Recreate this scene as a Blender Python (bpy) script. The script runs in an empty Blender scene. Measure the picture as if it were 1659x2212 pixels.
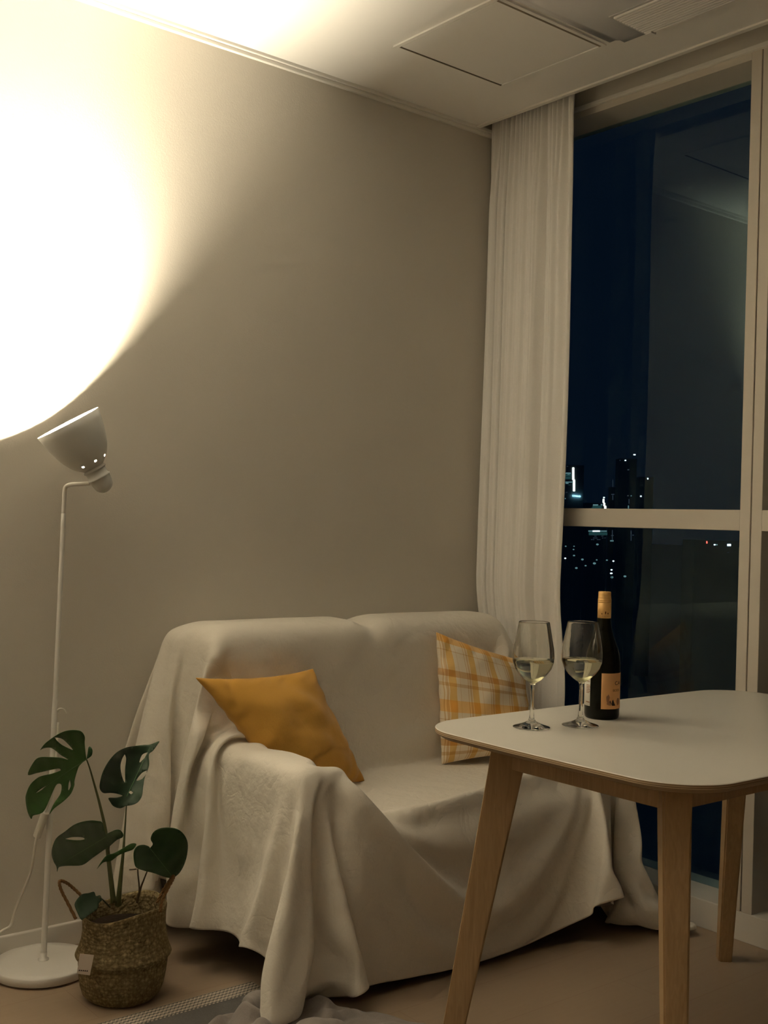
import bpy, bmesh, math, random
import numpy as np
from mathutils import Vector, Matrix, geometry, noise

SC = bpy.context.scene
COL = SC.collection
V = Vector

# ---------------------------------------------------------------- camera
FPX, YAW, PITCH, ROLL, CAM_H = 2442.9, 0.885586, 0.01073, 0.0297, 1.18
FW = V((math.cos(YAW) * math.cos(PITCH), math.sin(YAW) * math.cos(PITCH), math.sin(PITCH)))
_r = V((math.sin(YAW), -math.cos(YAW), 0)); _u = _r.cross(FW)
RT = _r * math.cos(ROLL) + _u * math.sin(ROLL)
UP = _u * math.cos(ROLL) - _r * math.sin(ROLL)
CP = V((0, 0, CAM_H))
cam = bpy.data.cameras.new('camera')
cam_o = bpy.data.objects.new('camera', cam); COL.objects.link(cam_o)
cam_o.matrix_world = Matrix(((RT.x, UP.x, -FW.x, CP.x), (RT.y, UP.y, -FW.y, CP.y), (RT.z, UP.z, -FW.z, CP.z), (0, 0, 0, 1)))
cam.sensor_fit = 'VERTICAL'; cam.sensor_height = 36; cam.lens = 36 * FPX / 2212
cam.clip_start = .05; cam.clip_end = 9000
SC.camera = cam_o

# ---------------------------------------------------------------- world, exposure
w = bpy.data.worlds.new('night_sky'); SC.world = w; w.use_nodes = True
w.node_tree.nodes['Background'].inputs[0].default_value = (.0017, .0046, .0105, 1)
w.node_tree.nodes['Background'].inputs[1].default_value = 1.0
SC.view_settings.view_transform = 'Standard'; SC.view_settings.look = 'None'
SC.view_settings.gamma = 1; SC.view_settings.use_curve_mapping = False
SC.view_settings.exposure = 0.15
SC.cycles.use_denoising = True
SC.cycles.max_bounces = 12; SC.cycles.diffuse_bounces = 7; SC.cycles.transmission_bounces = 12
SC.cycles.transparent_max_bounces = 16; SC.cycles.glossy_bounces = 4
SC.cycles.sample_clamp_indirect = 6.0
SC.cycles.caustics_reflective = True; SC.cycles.caustics_refractive = True
BULB_STRENGTH = 7600.0
BULB_COLOR = (1.0, .875, .65)
ROOM_W = 0.0          # watts of an added, unseen fill light; left off

# ---------------------------------------------------------------- helpers
def tag(o, label=None, cat=None, group=None, kind=None):
    if label: o['label'] = label
    if cat: o['category'] = cat
    if group: o['group'] = group
    if kind: o['kind'] = kind
    return o
def empty(name, loc=(0, 0, 0), label=None, cat=None, group=None, kind=None):
    o = bpy.data.objects.new(name, None); COL.objects.link(o); o.location = loc
    o.empty_display_size = .05
    return tag(o, label, cat, group, kind)
def mesh_obj(name, bm, mats, parent=None, smooth=False):
    me = bpy.data.meshes.new(name)
    if isinstance(bm, bmesh.types.BMesh):
        bm.normal_update(); bm.to_mesh(me); bm.free()
    else:
        me.from_pydata([tuple(p) for p in bm[0]], [], bm[1]); me.update()
    for m in (mats if isinstance(mats, (list, tuple)) else [mats]): me.materials.append(m)
    if smooth: me.shade_smooth()
    o = bpy.data.objects.new(name, me); COL.objects.link(o)
    if parent is not None:
        o.parent = parent
        o.matrix_parent_inverse = Matrix.Translation(parent.location).inverted() if parent.parent is None else (parent.matrix_parent_inverse.copy() if False else Matrix.Identity(4))
    return o
def at(px, py, depth):
    return CP + (FW + RT * ((px - 829.5) / FPX) - UP * ((py - 1106) / FPX)) * depth
def box_bm(x0, x1, y0, y1, z0, z1, bev=0.0, seg=2, bm=None):
    b = bmesh.new()
    bmesh.ops.create_cube(b, size=1)
    for v in b.verts:
        v.co = V(((x0 + x1) / 2 + v.co.x * (x1 - x0), (y0 + y1) / 2 + v.co.y * (y1 - y0), (z0 + z1) / 2 + v.co.z * (z1 - z0)))
    if bev > 0:
        bmesh.ops.bevel(b, geom=b.edges[:], offset=bev, segments=seg, profile=.5, affect='EDGES')
    if bm is not None:
        me = bpy.data.meshes.new('t'); b.to_mesh(me); b.free(); bm.from_mesh(me); bpy.data.meshes.remove(me); return bm
    return b
def frame_of(d):
    d = d.normalized(); a = V((0, 0, 1)) if abs(d.z) < .9 else V((1, 0, 0))
    x = a.cross(d).normalized(); return x, d.cross(x).normalized()
def lathe_bm(prof, seg=48, origin=(0, 0, 0), axis=(0, 0, 1), skip=None, closed=False):
    """prof: (along axis, radius)."""
    bm = bmesh.new(); o = V(origin); ax = V(axis).normalized(); ex, ey = frame_of(ax)
    rings = []
    for s, r in prof:
        if r < 1e-6: rings.append([bm.verts.new(o + ax * s)])
        else: rings.append([bm.verts.new(o + ax * s + (ex * math.cos(2 * math.pi * i / seg) + ey * math.sin(2 * math.pi * i / seg)) * r) for i in range(seg)])
    pairs = list(zip(rings, rings[1:]))
    if closed: pairs.append((rings[-1], rings[0]))
    for k, (a, b) in enumerate(pairs):
        for i in range(seg):
            if skip and skip(k, i): continue
            j = (i + 1) % seg
            if len(a) == 1 and len(b) == 1: continue
            if len(a) == 1: bm.faces.new((a[0], b[j], b[i]))
            elif len(b) == 1: bm.faces.new((a[i], a[j], b[0]))
            else: bm.faces.new((a[i], a[j], b[j], b[i]))
    bmesh.ops.recalc_face_normals(bm, faces=bm.faces[:])
    return bm
def catmull(P, n=8):
    P = [V(p) for p in P]; out = []
    for i in range(len(P) - 1):
        p0 = P[max(i - 1, 0)]; p1 = P[i]; p2 = P[i + 1]; p3 = P[min(i + 2, len(P) - 1)]
        for k in range(n):
            t = k / n
            out.append(.5 * ((2 * p1) + (p2 - p0) * t + (2 * p0 - 5 * p1 + 4 * p2 - p3) * t * t + (3 * p1 - p0 - 3 * p2 + p3) * t ** 3))
    out.append(P[-1]); return out
def tube_bm(pts, rad, seg=12, n=8, bm=None, flat=1.0):
    pts = catmull(pts, n) if n else [V(p) for p in pts]
    bm = bm or bmesh.new(); N = len(pts); prev = None; rings = []
    for i, p in enumerate(pts):
        d = (pts[min(i + 1, N - 1)] - pts[max(i - 1, 0)]).normalized()
        if prev is None: x, y = frame_of(d)
        else:
            x = (prev - d * prev.dot(d)).normalized(); y = d.cross(x)
        prev = x
        t = i / (N - 1)
        r = rad(t) if callable(rad) else rad
        rings.append([bm.verts.new(p + (x * math.cos(2 * math.pi * k / seg) + y * math.sin(2 * math.pi * k / seg) * flat) * r) for k in range(seg)])
    for a, b in zip(rings, rings[1:]):
        for k in range(seg): bm.faces.new((a[k], a[(k + 1) % seg], b[(k + 1) % seg], b[k]))
    bm.faces.new(rings[0][::-1]); bm.faces.new(rings[-1]); return bm
def add_mod_solid(o, t, off=0.0):
    m = o.modifiers.new('thickness', 'SOLIDIFY'); m.thickness = t; m.offset = off; return m

# ---------------------------------------------------------------- materials
def mat(name, color, rough=.6, spec=.4, noise_amt=0.0, noise_scale=20., bump=0.0, bump_scale=60., metallic=0., sheen=0., coat=0.0, trans=0.0):
    m = bpy.data.materials.new(name); m.use_nodes = True; nt = m.node_tree; b = nt.nodes['Principled BSDF']
    b.inputs['Base Color'].default_value = (*color, 1); b.inputs['Roughness'].default_value = rough
    b.inputs['Specular IOR Level'].default_value = spec; b.inputs['Metallic'].default_value = metallic
    if sheen: b.inputs['Sheen Weight'].default_value = sheen
    if coat: b.inputs['Coat Weight'].default_value = coat; b.inputs['Coat Roughness'].default_value = .15
    tc = nt.nodes.new('ShaderNodeTexCoord')
    if noise_amt:
        n = nt.nodes.new('ShaderNodeTexNoise'); n.inputs['Scale'].default_value = noise_scale; n.inputs['Detail'].default_value = 4
        nt.links.new(tc.outputs['Object'], n.inputs['Vector'])
        mx = nt.nodes.new('ShaderNodeMix'); mx.data_type = 'RGBA'
        mx.inputs[6].default_value = (*[c * (1 - noise_amt) for c in color], 1)
        mx.inputs[7].default_value = (*[min(1, c * (1 + noise_amt)) for c in color], 1)
        nt.links.new(n.outputs['Fac'], mx.inputs[0]); nt.links.new(mx.outputs[2], b.inputs['Base Color'])
    if bump:
        n2 = nt.nodes.new('ShaderNodeTexNoise'); n2.inputs['Scale'].default_value = bump_scale; n2.inputs['Detail'].default_value = 5
        nt.links.new(tc.outputs['Object'], n2.inputs['Vector'])
        bp = nt.nodes.new('ShaderNodeBump'); bp.inputs['Strength'].default_value = bump; bp.inputs['Distance'].default_value = .004
        nt.links.new(n2.outputs['Fac'], bp.inputs['Height']); nt.links.new(bp.outputs['Normal'], b.inputs['Normal'])
    return m
def emit(name, color, s):
    m = bpy.data.materials.new(name); m.use_nodes = True; nt = m.node_tree; nt.nodes.clear()
    e = nt.nodes.new('ShaderNodeEmission'); e.inputs[0].default_value = (*color, 1); e.inputs[1].default_value = s
    o = nt.nodes.new('ShaderNodeOutputMaterial'); nt.links.new(e.outputs[0], o.inputs[0]); return m

M = {}
M['wall'] = mat('beige_wallpaper', (.60, .565, .50), .85, .2, .03, 3, .12, 260)
M['ceiling'] = mat('white_ceiling_paper', (.90, .885, .86), .85, .2, .015, 3, .08, 200)
M['trim'] = mat('white_trim', (.80, .775, .73), .5, .4, .02, 5)
M['base'] = mat('baseboard_white', (.70, .67, .62), .45, .4, .02, 5)
M['frame'] = mat('window_frame_beige', (.58, .535, .47), .5, .35, .02, 8)
M['gap'] = mat('dark_seal', (.06, .04, .022), .8, .1)
M['seam'] = mat('shadow_gap_seal', (.22, .18, .14), .8, .1)
M['white_metal'] = mat('white_lacquered_steel', (.78, .76, .72), .42, .5, .02, 12)
M['shade'] = mat('shaded_white_lacquer', (.58, .58, .55), .38, .5, .02, 12)  # white lacquer greyed to hold the shadow on the shade's outside
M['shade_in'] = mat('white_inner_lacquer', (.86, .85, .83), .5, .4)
M['plastic'] = mat('white_plastic', (.76, .73, .66), .4, .5)
M['throw'] = None
M['grill'] = mat('white_grille', (.86, .84, .82), .5, .4)
M['ac'] = mat('air_conditioner_plastic', (.46, .45, .45), .5, .4)  # panel colour darkened so the grille seems to catch the lamp light
M['soil'] = mat('dark_soil', (.018, .012, .008), .95, .1, .4, 60, .6, 90)
M['sofa'] = mat('dark_grey_upholstery', (.050, .055, .060), .9, .2, .2, 90, .3, 400)
M['stem'] = mat('plant_stem', (.075, .085, .028), .5, .4, .45, 30)
M['stem_brown'] = mat('plant_stem_brown', (.085, .055, .025), .5, .4, .3, 30)
M['handle'] = mat('braided_seagrass', (.20, .11, .045), .9, .2, .4, 160, .6, 200)
M['tag'] = mat('card_tag', (.60, .52, .45), .7, .2)
M['ink'] = mat('dark_print', (.05, .03, .02), .6, .2)
M['ink_brown'] = mat('brown_print', (.12, .045, .012), .6, .2)
M['ink_soft'] = mat('faded_print', (.34, .17, .09), .6, .2)
M['label_orange'] = mat('orange_paper_label', (.86, .47, .20), .6, .3, .06, 60)
M['label_white'] = mat('white_paper_label', (.72, .70, .64), .6, .3)
M['cap'] = mat('tan_screw_cap', (.78, .47, .17), .45, .4, .12, 90, .15, 120, metallic=.25)
M['bulb'] = emit('glowing_bulb', BULB_COLOR, BULB_STRENGTH)

def fabric(name, color, weave=900, wrinkle=.5, var=.06, sheen=.15):
    m = mat(name, color, .92, .12, sheen=sheen); nt = m.node_tree; b = nt.nodes['Principled BSDF']
    tc = nt.nodes.new('ShaderNodeTexCoord')
    n = nt.nodes.new('ShaderNodeTexNoise'); n.inputs['Scale'].default_value = 9; n.inputs['Detail'].default_value = 6
    n3 = nt.nodes.new('ShaderNodeTexNoise'); n3.inputs['Scale'].default_value = 11; n3.inputs['Detail'].default_value = 3; n3.inputs['Distortion'].default_value = .8
    wv = nt.nodes.new('ShaderNodeTexNoise'); wv.inputs['Scale'].default_value = weave; wv.inputs['Detail'].default_value = 1
    mp = nt.nodes.new('ShaderNodeMapping'); mp.inputs['Scale'].default_value = (1, 1, .25)
    nt.links.new(tc.outputs['Object'], mp.inputs[0]); nt.links.new(mp.outputs[0], wv.inputs['Vector'])
    for q in (n, n3): nt.links.new(tc.outputs['Object'], q.inputs['Vector'])
    mx = nt.nodes.new('ShaderNodeMix'); mx.data_type = 'RGBA'
    mx.inputs[6].default_value = (*[c * (1 - var) for c in color], 1); mx.inputs[7].default_value = (*[min(1, c * (1 + var)) for c in color], 1)
    nt.links.new(wv.outputs['Fac'], mx.inputs[0]); nt.links.new(mx.outputs[2], b.inputs['Base Color'])
    ab = nt.nodes.new('ShaderNodeMath'); ab.operation = 'SUBTRACT'; ab.inputs[1].default_value = .5; nt.links.new(n3.outputs['Fac'], ab.inputs[0])
    a2 = nt.nodes.new('ShaderNodeMath'); a2.operation = 'ABSOLUTE'; nt.links.new(ab.outputs[0], a2.inputs[0])
    cr_ = nt.nodes.new('ShaderNodeMath'); cr_.operation = 'POWER'; cr_.inputs[1].default_value = .5; nt.links.new(a2.outputs[0], cr_.inputs[0])
    b1 = nt.nodes.new('ShaderNodeBump'); b1.inputs['Strength'].default_value = wrinkle; b1.inputs['Distance'].default_value = .018
    b2 = nt.nodes.new('ShaderNodeBump'); b2.inputs['Strength'].default_value = wrinkle * .6; b2.inputs['Distance'].default_value = .006
    b3 = nt.nodes.new('ShaderNodeBump'); b3.inputs['Strength'].default_value = .25; b3.inputs['Distance'].default_value = .0008
    nt.links.new(n.outputs['Fac'], b1.inputs['Height']); nt.links.new(cr_.outputs[0], b2.inputs['Height']); nt.links.new(wv.outputs['Fac'], b3.inputs['Height'])
    nt.links.new(b1.outputs[0], b2.inputs['Normal']); nt.links.new(b2.outputs[0], b3.inputs['Normal']); nt.links.new(b3.outputs[0], b.inputs['Normal'])
    return m
M['throw'] = fabric('cream_cotton', (.765, .72, .64), 700, .62)
M['curtain'] = fabric('ivory_curtain', (.93, .915, .89), 900, .10)
M['mustard'] = fabric('mustard_cotton', (.50, .270, .052), 800, .22, .08)
M['blanket'] = fabric('grey_blanket_fleece', (.225, .20, .185), 400, .5, .12)

def wood(name, c1, c2, scale=6, axis_scale=(1, 1, 9), rough=.5):
    m = bpy.data.materials.new(name); m.use_nodes = True; nt = m.node_tree; b = nt.nodes['Principled BSDF']
    b.inputs['Roughness'].default_value = rough; b.inputs['Specular IOR Level'].default_value = .35
    tc = nt.nodes.new('ShaderNodeTexCoord'); mp = nt.nodes.new('ShaderNodeMapping'); mp.inputs['Scale'].default_value = axis_scale
    n = nt.nodes.new('ShaderNodeTexNoise'); n.inputs['Scale'].default_value = scale; n.inputs['Detail'].default_value = 8; n.inputs['Distortion'].default_value = 1.2
    r = nt.nodes.new('ShaderNodeValToRGB'); r.color_ramp.elements[0].position = .3; r.color_ramp.elements[1].position = .7
    r.color_ramp.elements[0].color = (*c1, 1); r.color_ramp.elements[1].color = (*c2, 1)
    nt.links.new(tc.outputs['Object'], mp.inputs[0]); nt.links.new(mp.outputs[0], n.inputs['Vector']); nt.links.new(n.outputs['Fac'], r.inputs[0]); nt.links.new(r.outputs[0], b.inputs['Base Color'])
    return m
M['oak'] = wood('pale_birch', (.37, .245, .125), (.46, .315, .17), 5, (26, 26, 2.2))
M['ply'] = None
def ply():
    m = mat('plywood_edge', (.34, .24, .15), .6, .3); nt = m.node_tree; b = nt.nodes['Principled BSDF']
    g = nt.nodes.new('ShaderNodeNewGeometry'); s = nt.nodes.new('ShaderNodeSeparateXYZ'); nt.links.new(g.outputs['Position'], s.inputs[0])
    a = nt.nodes.new('ShaderNodeMath'); a.operation = 'MULTIPLY'; a.inputs[1].default_value = 260; nt.links.new(s.outputs[2], a.inputs[0])
    f = nt.nodes.new('ShaderNodeMath'); f.operation = 'FRACT'; nt.links.new(a.outputs[0], f.inputs[0])
    r = nt.nodes.new('ShaderNodeValToRGB'); r.color_ramp.interpolation = 'LINEAR'
    r.color_ramp.elements[0].color = (.46, .35, .22, 1); r.color_ramp.elements[1].color = (.24, .16, .09, 1)
    r.color_ramp.elements[0].position = .4; r.color_ramp.elements[1].position = .6
    nt.links.new(f.outputs[0], r.inputs[0]); nt.links.new(r.outputs[0], b.inputs['Base Color']); return m
M['ply'] = ply()
M['laminate'] = mat('white_laminate', (.80, .775, .71), .34, .45, .012, 30)

def floor_mat():
    m = bpy.data.materials.new('laminate_floor'); m.use_nodes = True; nt = m.node_tree; b = nt.nodes['Principled BSDF']
    b.inputs['Roughness'].default_value = .42; b.inputs['Specular IOR Level'].default_value = .4
    tc = nt.nodes.new('ShaderNodeTexCoord')
    mp = nt.nodes.new('ShaderNodeMapping'); mp.inputs['Scale'].default_value = (2.2, 30, 1)
    n = nt.nodes.new('ShaderNodeTexNoise'); n.inputs['Scale'].default_value = 2.5; n.inputs['Detail'].default_value = 8
    nt.links.new(tc.outputs['Object'], mp.inputs[0]); nt.links.new(mp.outputs[0], n.inputs['Vector'])
    br = nt.nodes.new('ShaderNodeTexBrick'); br.inputs['Scale'].default_value = 1; br.inputs['Brick Width'].default_value = 1.2; br.inputs['Row Height'].default_value = .19
    br.inputs['Mortar Size'].default_value = .0012; br.inputs['Color1'].default_value = (.325, .245, .172, 1); br.inputs['Color2'].default_value = (.34, .257, .182, 1); br.inputs['Mortar'].default_value = (.29, .205, .145, 1)
    nt.links.new(tc.outputs['Object'], br.inputs['Vector'])
    mx = nt.nodes.new('ShaderNodeMix'); mx.data_type = 'RGBA'; mx.blend_type = 'MULTIPLY'; mx.inputs[0].default_value = .35
    r = nt.nodes.new('ShaderNodeValToRGB'); r.color_ramp.elements[0].color = (.72, .68, .62, 1)
    nt.links.new(n.outputs['Fac'], r.inputs[0]); nt.links.new(br.outputs['Color'], mx.inputs[6]); nt.links.new(r.outputs[0], mx.inputs[7])
    nt.links.new(mx.outputs[2], b.inputs['Base Color']); return m
M['floor'] = floor_mat()

def pane_glass():
    m = bpy.data.materials.new('window_glass'); m.use_nodes = True; nt = m.node_tree; nt.nodes.clear()
    o = nt.nodes.new('ShaderNodeOutputMaterial'); mx = nt.nodes.new('ShaderNodeMixShader'); fr = nt.nodes.new('ShaderNodeFresnel'); fr.inputs[0].default_value = 1.6
    ad = nt.nodes.new('ShaderNodeMath'); ad.operation = 'MULTIPLY_ADD'; ad.inputs[1].default_value = 1.7; ad.inputs[2].default_value = .0; nt.links.new(fr.outputs[0], ad.inputs[0])
    ge = nt.nodes.new('ShaderNodeNewGeometry'); iv = nt.nodes.new('ShaderNodeMath'); iv.operation = 'SUBTRACT'; iv.inputs[0].default_value = 1; nt.links.new(ge.outputs['Backfacing'], iv.inputs[1])
    mu = nt.nodes.new('ShaderNodeMath'); mu.operation = 'MULTIPLY'; nt.links.new(ad.outputs[0], mu.inputs[0]); nt.links.new(iv.outputs[0], mu.inputs[1])
    t = nt.nodes.new('ShaderNodeBsdfTransparent'); t.inputs[0].default_value = (.80, .90, .92, 1)
    g = nt.nodes.new('ShaderNodeBsdfGlossy'); g.inputs[0].default_value = (.62, .86, .82, 1); g.inputs['Roughness'].default_value = .0
    nt.links.new(mu.outputs[0], mx.inputs[0]); nt.links.new(t.outputs[0], mx.inputs[1]); nt.links.new(g.outputs[0], mx.inputs[2]); nt.links.new(mx.outputs[0], o.inputs[0]); return m
M['pane'] = pane_glass()
def glassy(name, color, ior=1.47, rough=0.0):
    m = bpy.data.materials.new(name); m.use_nodes = True; b = m.node_tree.nodes['Principled BSDF']
    b.inputs['Base Color'].default_value = (*color, 1); b.inputs['Transmission Weight'].default_value = 1; b.inputs['IOR'].default_value = ior; b.inputs['Roughness'].default_value = rough
    return m
M['glass'] = glassy('clear_glass', (.97, .97, .94), 1.47)
M['wine'] = glassy('white_wine', (.95, .93, .72), 1.34)
M['bottle'] = mat('dark_bottle_glass', (.004, .0045, .002), .18, .14)

def leaf_mat(name, c, vein):
    m = mat(name, c, .45, .28); nt = m.node_tree; b = nt.nodes['Principled BSDF']
    tc = nt.nodes.new('ShaderNodeTexCoord')
    n = nt.nodes.new('ShaderNodeTexNoise'); n.inputs['Scale'].default_value = 14; n.inputs['Detail'].default_value = 5
    nt.links.new(tc.outputs['Object'], n.inputs['Vector'])
    mx = nt.nodes.new('ShaderNodeMix'); mx.data_type = 'RGBA'; mx.inputs[6].default_value = (*c, 1); mx.inputs[7].default_value = (*vein, 1)
    r = nt.nodes.new('ShaderNodeValToRGB'); r.color_ramp.elements[0].position = .45; r.color_ramp.elements[1].position = .8
    nt.links.new(n.outputs['Fac'], r.inputs[0]); nt.links.new(r.outputs[0], mx.inputs[0]); nt.links.new(mx.outputs[2], b.inputs['Base Color'])
    bp = nt.nodes.new('ShaderNodeBump'); bp.inputs['Strength'].default_value = .25; bp.inputs['Distance'].default_value = .004; nt.links.new(n.outputs['Fac'], bp.inputs['Height']); nt.links.new(bp.outputs[0], b.inputs['Normal'])
    return m
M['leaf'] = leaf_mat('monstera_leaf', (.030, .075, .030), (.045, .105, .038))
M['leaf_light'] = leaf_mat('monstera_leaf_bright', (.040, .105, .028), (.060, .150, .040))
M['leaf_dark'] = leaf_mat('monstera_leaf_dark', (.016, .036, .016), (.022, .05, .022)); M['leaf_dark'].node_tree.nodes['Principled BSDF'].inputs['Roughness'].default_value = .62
M['vein'] = mat('leaf_vein', (.075, .16, .06), .5, .3)

# ================================================================ ROOM SHELL
WY, WX, ZC, LIP = 2.94, 2.915, 2.608, 2.777   # lamp wall, window wall, ceiling, curtain box lip
def struct(name, bm, m, parent=None, smooth=False):
    o = mesh_obj(name, bm, m, parent, smooth)
    if parent is None: o['kind'] = 'structure'
    return o
X0R, Y0R = -1.9, -2.2
struct('floor', box_bm(X0R, 3.3, Y0R, 3.1, -.08, 0), M['floor'])
struct('ceiling', box_bm(X0R, LIP, Y0R, 3.1, ZC, ZC + .14), M['ceiling'])
struct('wall_back', box_bm(X0R, 3.06, WY, WY + .1, 0, 2.80), M['wall'])
struct('wall_left', box_bm(X0R - .1, X0R, Y0R, 3.1, 0, 2.80), M['wall'])
struct('wall_front', box_bm(X0R, 3.06, Y0R - .1, Y0R, 0, 2.80), M['wall'])
# window wall: strip over the window inside the curtain box, and the box's own ceiling
struct('wall_right', box_bm(WX, 3.10, Y0R, WY, 2.611, 2.80), M['wall'])
struct('trim_1', box_bm(LIP - .004, WX + .02, Y0R, WY, 2.735, 2.80), M['ceiling'])
struct('trim_2', box_bm(LIP - .017, LIP + .002, Y0R, WY, ZC - .006, ZC + .012, .002), M['trim'])
struct('trim_3', box_bm(WX - .013, WX + .004, Y0R, WY, 2.605, 2.619, .002), M['trim'])
# thin two-step cornice where lamp wall meets ceiling
bm = box_bm(X0R, WX, WY - .012, WY + .002, ZC - .022, ZC - .010, .002)
box_bm(X0R, WX, WY - .020, WY + .002, ZC - .010, ZC + .002, .002, bm=bm)
struct('trim_4', bm, M['trim'])
struct('baseboard_back', box_bm(X0R, WX, WY - .012, WY + .002, 0, .064, .003), M['base'])
bm = box_bm(WX, 3.12, Y0R, WY, 0, .085, .003)
struct('baseboard_right', bm, M['base'])

# ---- windows: deep beige mullions, glass set back in them
GX = 3.045
def window(name, y0, y1, head=2.583, foot=.085, rail=(1.192, 1.253), sill=True):
    r = empty(name, (WX, (y0 + y1) / 2, foot), kind='structure')
    s = .0345
    bm = box_bm(WX, GX + .03, y0, y0 + s, foot, 2.611, .0015)
    box_bm(WX, GX + .03, y1 - s, y1, foot, 2.611, .0015, bm=bm)
    box_bm(WX, GX + .03, y0 + s, y1 - s, head, 2.611, bm=bm)
    mesh_obj('window_frame', bm, M['frame'], r)
    mesh_obj('window_rail', box_bm(WX, GX + .03, y0 + s, y1 - s, rail[0], rail[1], .0015), M['frame'], r)
    mesh_obj('glass_pane', box_bm(GX, GX + .006, y0 + s, y1 - s, rail[1], head), M['pane'], r)
    mesh_obj('glass_pane', box_bm(GX, GX + .006, y0 + s, y1 - s, foot, rail[0]), M['pane'], r)
    return r
window('window_1', 1.8785, WY)
window('window_2', .78, 1.8745)
window('window_3', -.32, .776)
window('window_4', -1.42, -.324)
struct('trim_5', box_bm(WX + .02, GX, 1.8740, 1.8790, .085, 2.611), M['gap'])
struct('trim_6', box_bm(WX, GX + .03, Y0R, -1.424, .085, 2.611), M['frame'])

# ---- ceiling hatch
r = empty('access_panel', (2.34, 2.39, ZC), 'square white access hatch set in the ceiling above the sofa', 'ceiling hatch')
bm = bmesh.new()
a0, a1, b0, b1 = 2.130, 2.556, 2.186, 2.597
for q in ((a0 - .014, a0, b0 - .014, b1 + .014), (a1, a1 + .010, b0 - .014, b1 + .01), (a0, a1, b0 - .016, b0), (a0, a1, b1, b1 + .008)):
    box_bm(q[0], q[1], q[2], q[3], ZC - .005, ZC + .002, bm=bm)
mesh_obj('hatch_rim', bm, M['ceiling'], r)
mesh_obj('hatch_door', box_bm(a0 + .004, a1 - .004, b0 + .004, b1 - .004, ZC - .0035, ZC + .002), M['ceiling'], r)
for q in ((a0, a1, b0 - .003, b0 + .004), (a0, a1, b1 - .003, b1 + .001)):
    mesh_obj('seam', box_bm(q[0], q[1], q[2], q[3], ZC - .0056, ZC + .001), M['seam'], r)

# ---- ceiling air conditioner
r = empty('air_conditioner', (2.29, 1.5, ZC), 'flat white ceiling air conditioner with a ribbed intake grille', 'air conditioner')
b = box_bm(2.02, 2.583, .95, 2.150, ZC - .008, ZC + .001)
bmesh.ops.bevel(b, geom=[e for e in b.edges if abs(e.verts[0].co.z - e.verts[1].co.z) > .005], offset=.03, segments=5, affect='EDGES')
lo = [e for e in b.edges if max(e.verts[0].co.z, e.verts[1].co.z) < ZC - .006]
bmesh.ops.bevel(b, geom=lo, offset=.003, segments=3, affect='EDGES')
mesh_obj('panel', b, M['ac'], r, True)
bm = box_bm(2.416, 2.578, 1.02, 2.040, ZC - .011, ZC - .007)
mesh_obj('grille_frame', bm, M['ac'], r)
bm = bmesh.new()
for k in range(13):
    x = 2.424 + k * .0121
    box_bm(x, x + .0084, 1.03, 2.030, ZC - .016, ZC - .010, .001, 1, bm=bm)
mesh_obj('grille', bm, M['grill'], r)
mesh_obj('latch', box_bm(2.560, 2.584, 2.006, 2.028, ZC - .020, ZC - .010, .002), M['grill'], r)
mesh_obj('louver', box_bm(2.10, 2.20, 1.06, 2.02, ZC - .013, ZC - .007, .002), M['ac'], r)

# ================================================================ CURTAIN
def smooth(a, b, x):
    t = min(max((x - a) / (b - a), 0), 1); return t * t * (3 - 2 * t)
PR = [(0, 0), (.05, -.028), (.10, -.020), (.125, .014), (.15, -.024), (.20, -.020), (.235, .022), (.27, -.030), (.34, -.026), (.40, -.020), (.45, -.029), (.50, -.022), (.545, -.030), (.60, -.028), (.645, .020), (.685, .026), (.72, -.030), (.78, -.038), (.83, -.026), (.885, .008), (.93, -.014), (.97, -.034), (1, -.030)]
def prof(t):
    for (a, u), (b, v) in zip(PR, PR[1:]):
        if t <= b: return u + (v - u) * smooth(a, b, t)
    return PR[-1][1]
NU, NV = 260, 90
vs = []; Z0, Z1 = .02, 2.725
for j in range(NV + 1):
    h = j / NV; z = Z0 + (Z1 - Z0) * h
    top = smooth(2.28, 2.66, z)
    for i in range(NU + 1):
        t = i / NU
        y1 = 2.527 + .006 * math.sin(z * 3.1) - .010 * smooth(2.3, 2.6, z) * 0 + .006 * math.sin(z * 1.3 + 1)
        sh = .012 * math.sin(z * 2.1 + t * 7) * (1 - top)
        y = 2.932 + (y1 - 2.932) * min(max(t + sh * .8 * math.sin(math.pi * t), 0), 1)
        pl = .0115 * math.sin(t * 2 * math.pi * 24 + math.sin(t * 31)) * top + .0035 * math.sin(t * 2 * math.pi * 17 + z * .4) * (1 - top)
        wgt = (1.08 + .28 * math.sin(z * .9 + t * 3)) * (1 - .55 * top * (1 - .9 * smooth(.6, .75, t)))
        x = 2.858 + prof(t + sh) * wgt + pl
        low = smooth(1.02, .62, z)
        x = x * (1 - low) + (2.888 + (x - 2.855) * .35) * low
        vs.append((x, y, z))
fs = [(j * (NU + 1) + i, j * (NU + 1) + i + 1, (j + 1) * (NU + 1) + i + 1, (j + 1) * (NU + 1) + i) for j in range(NV) for i in range(NU)]
cur = mesh_obj('curtain', (vs, fs), M['curtain'], None, True); add_mod_solid(cur, .0016)
tag(cur, 'ivory floor-length curtain bunched in the corner beside the window', 'curtain')

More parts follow.
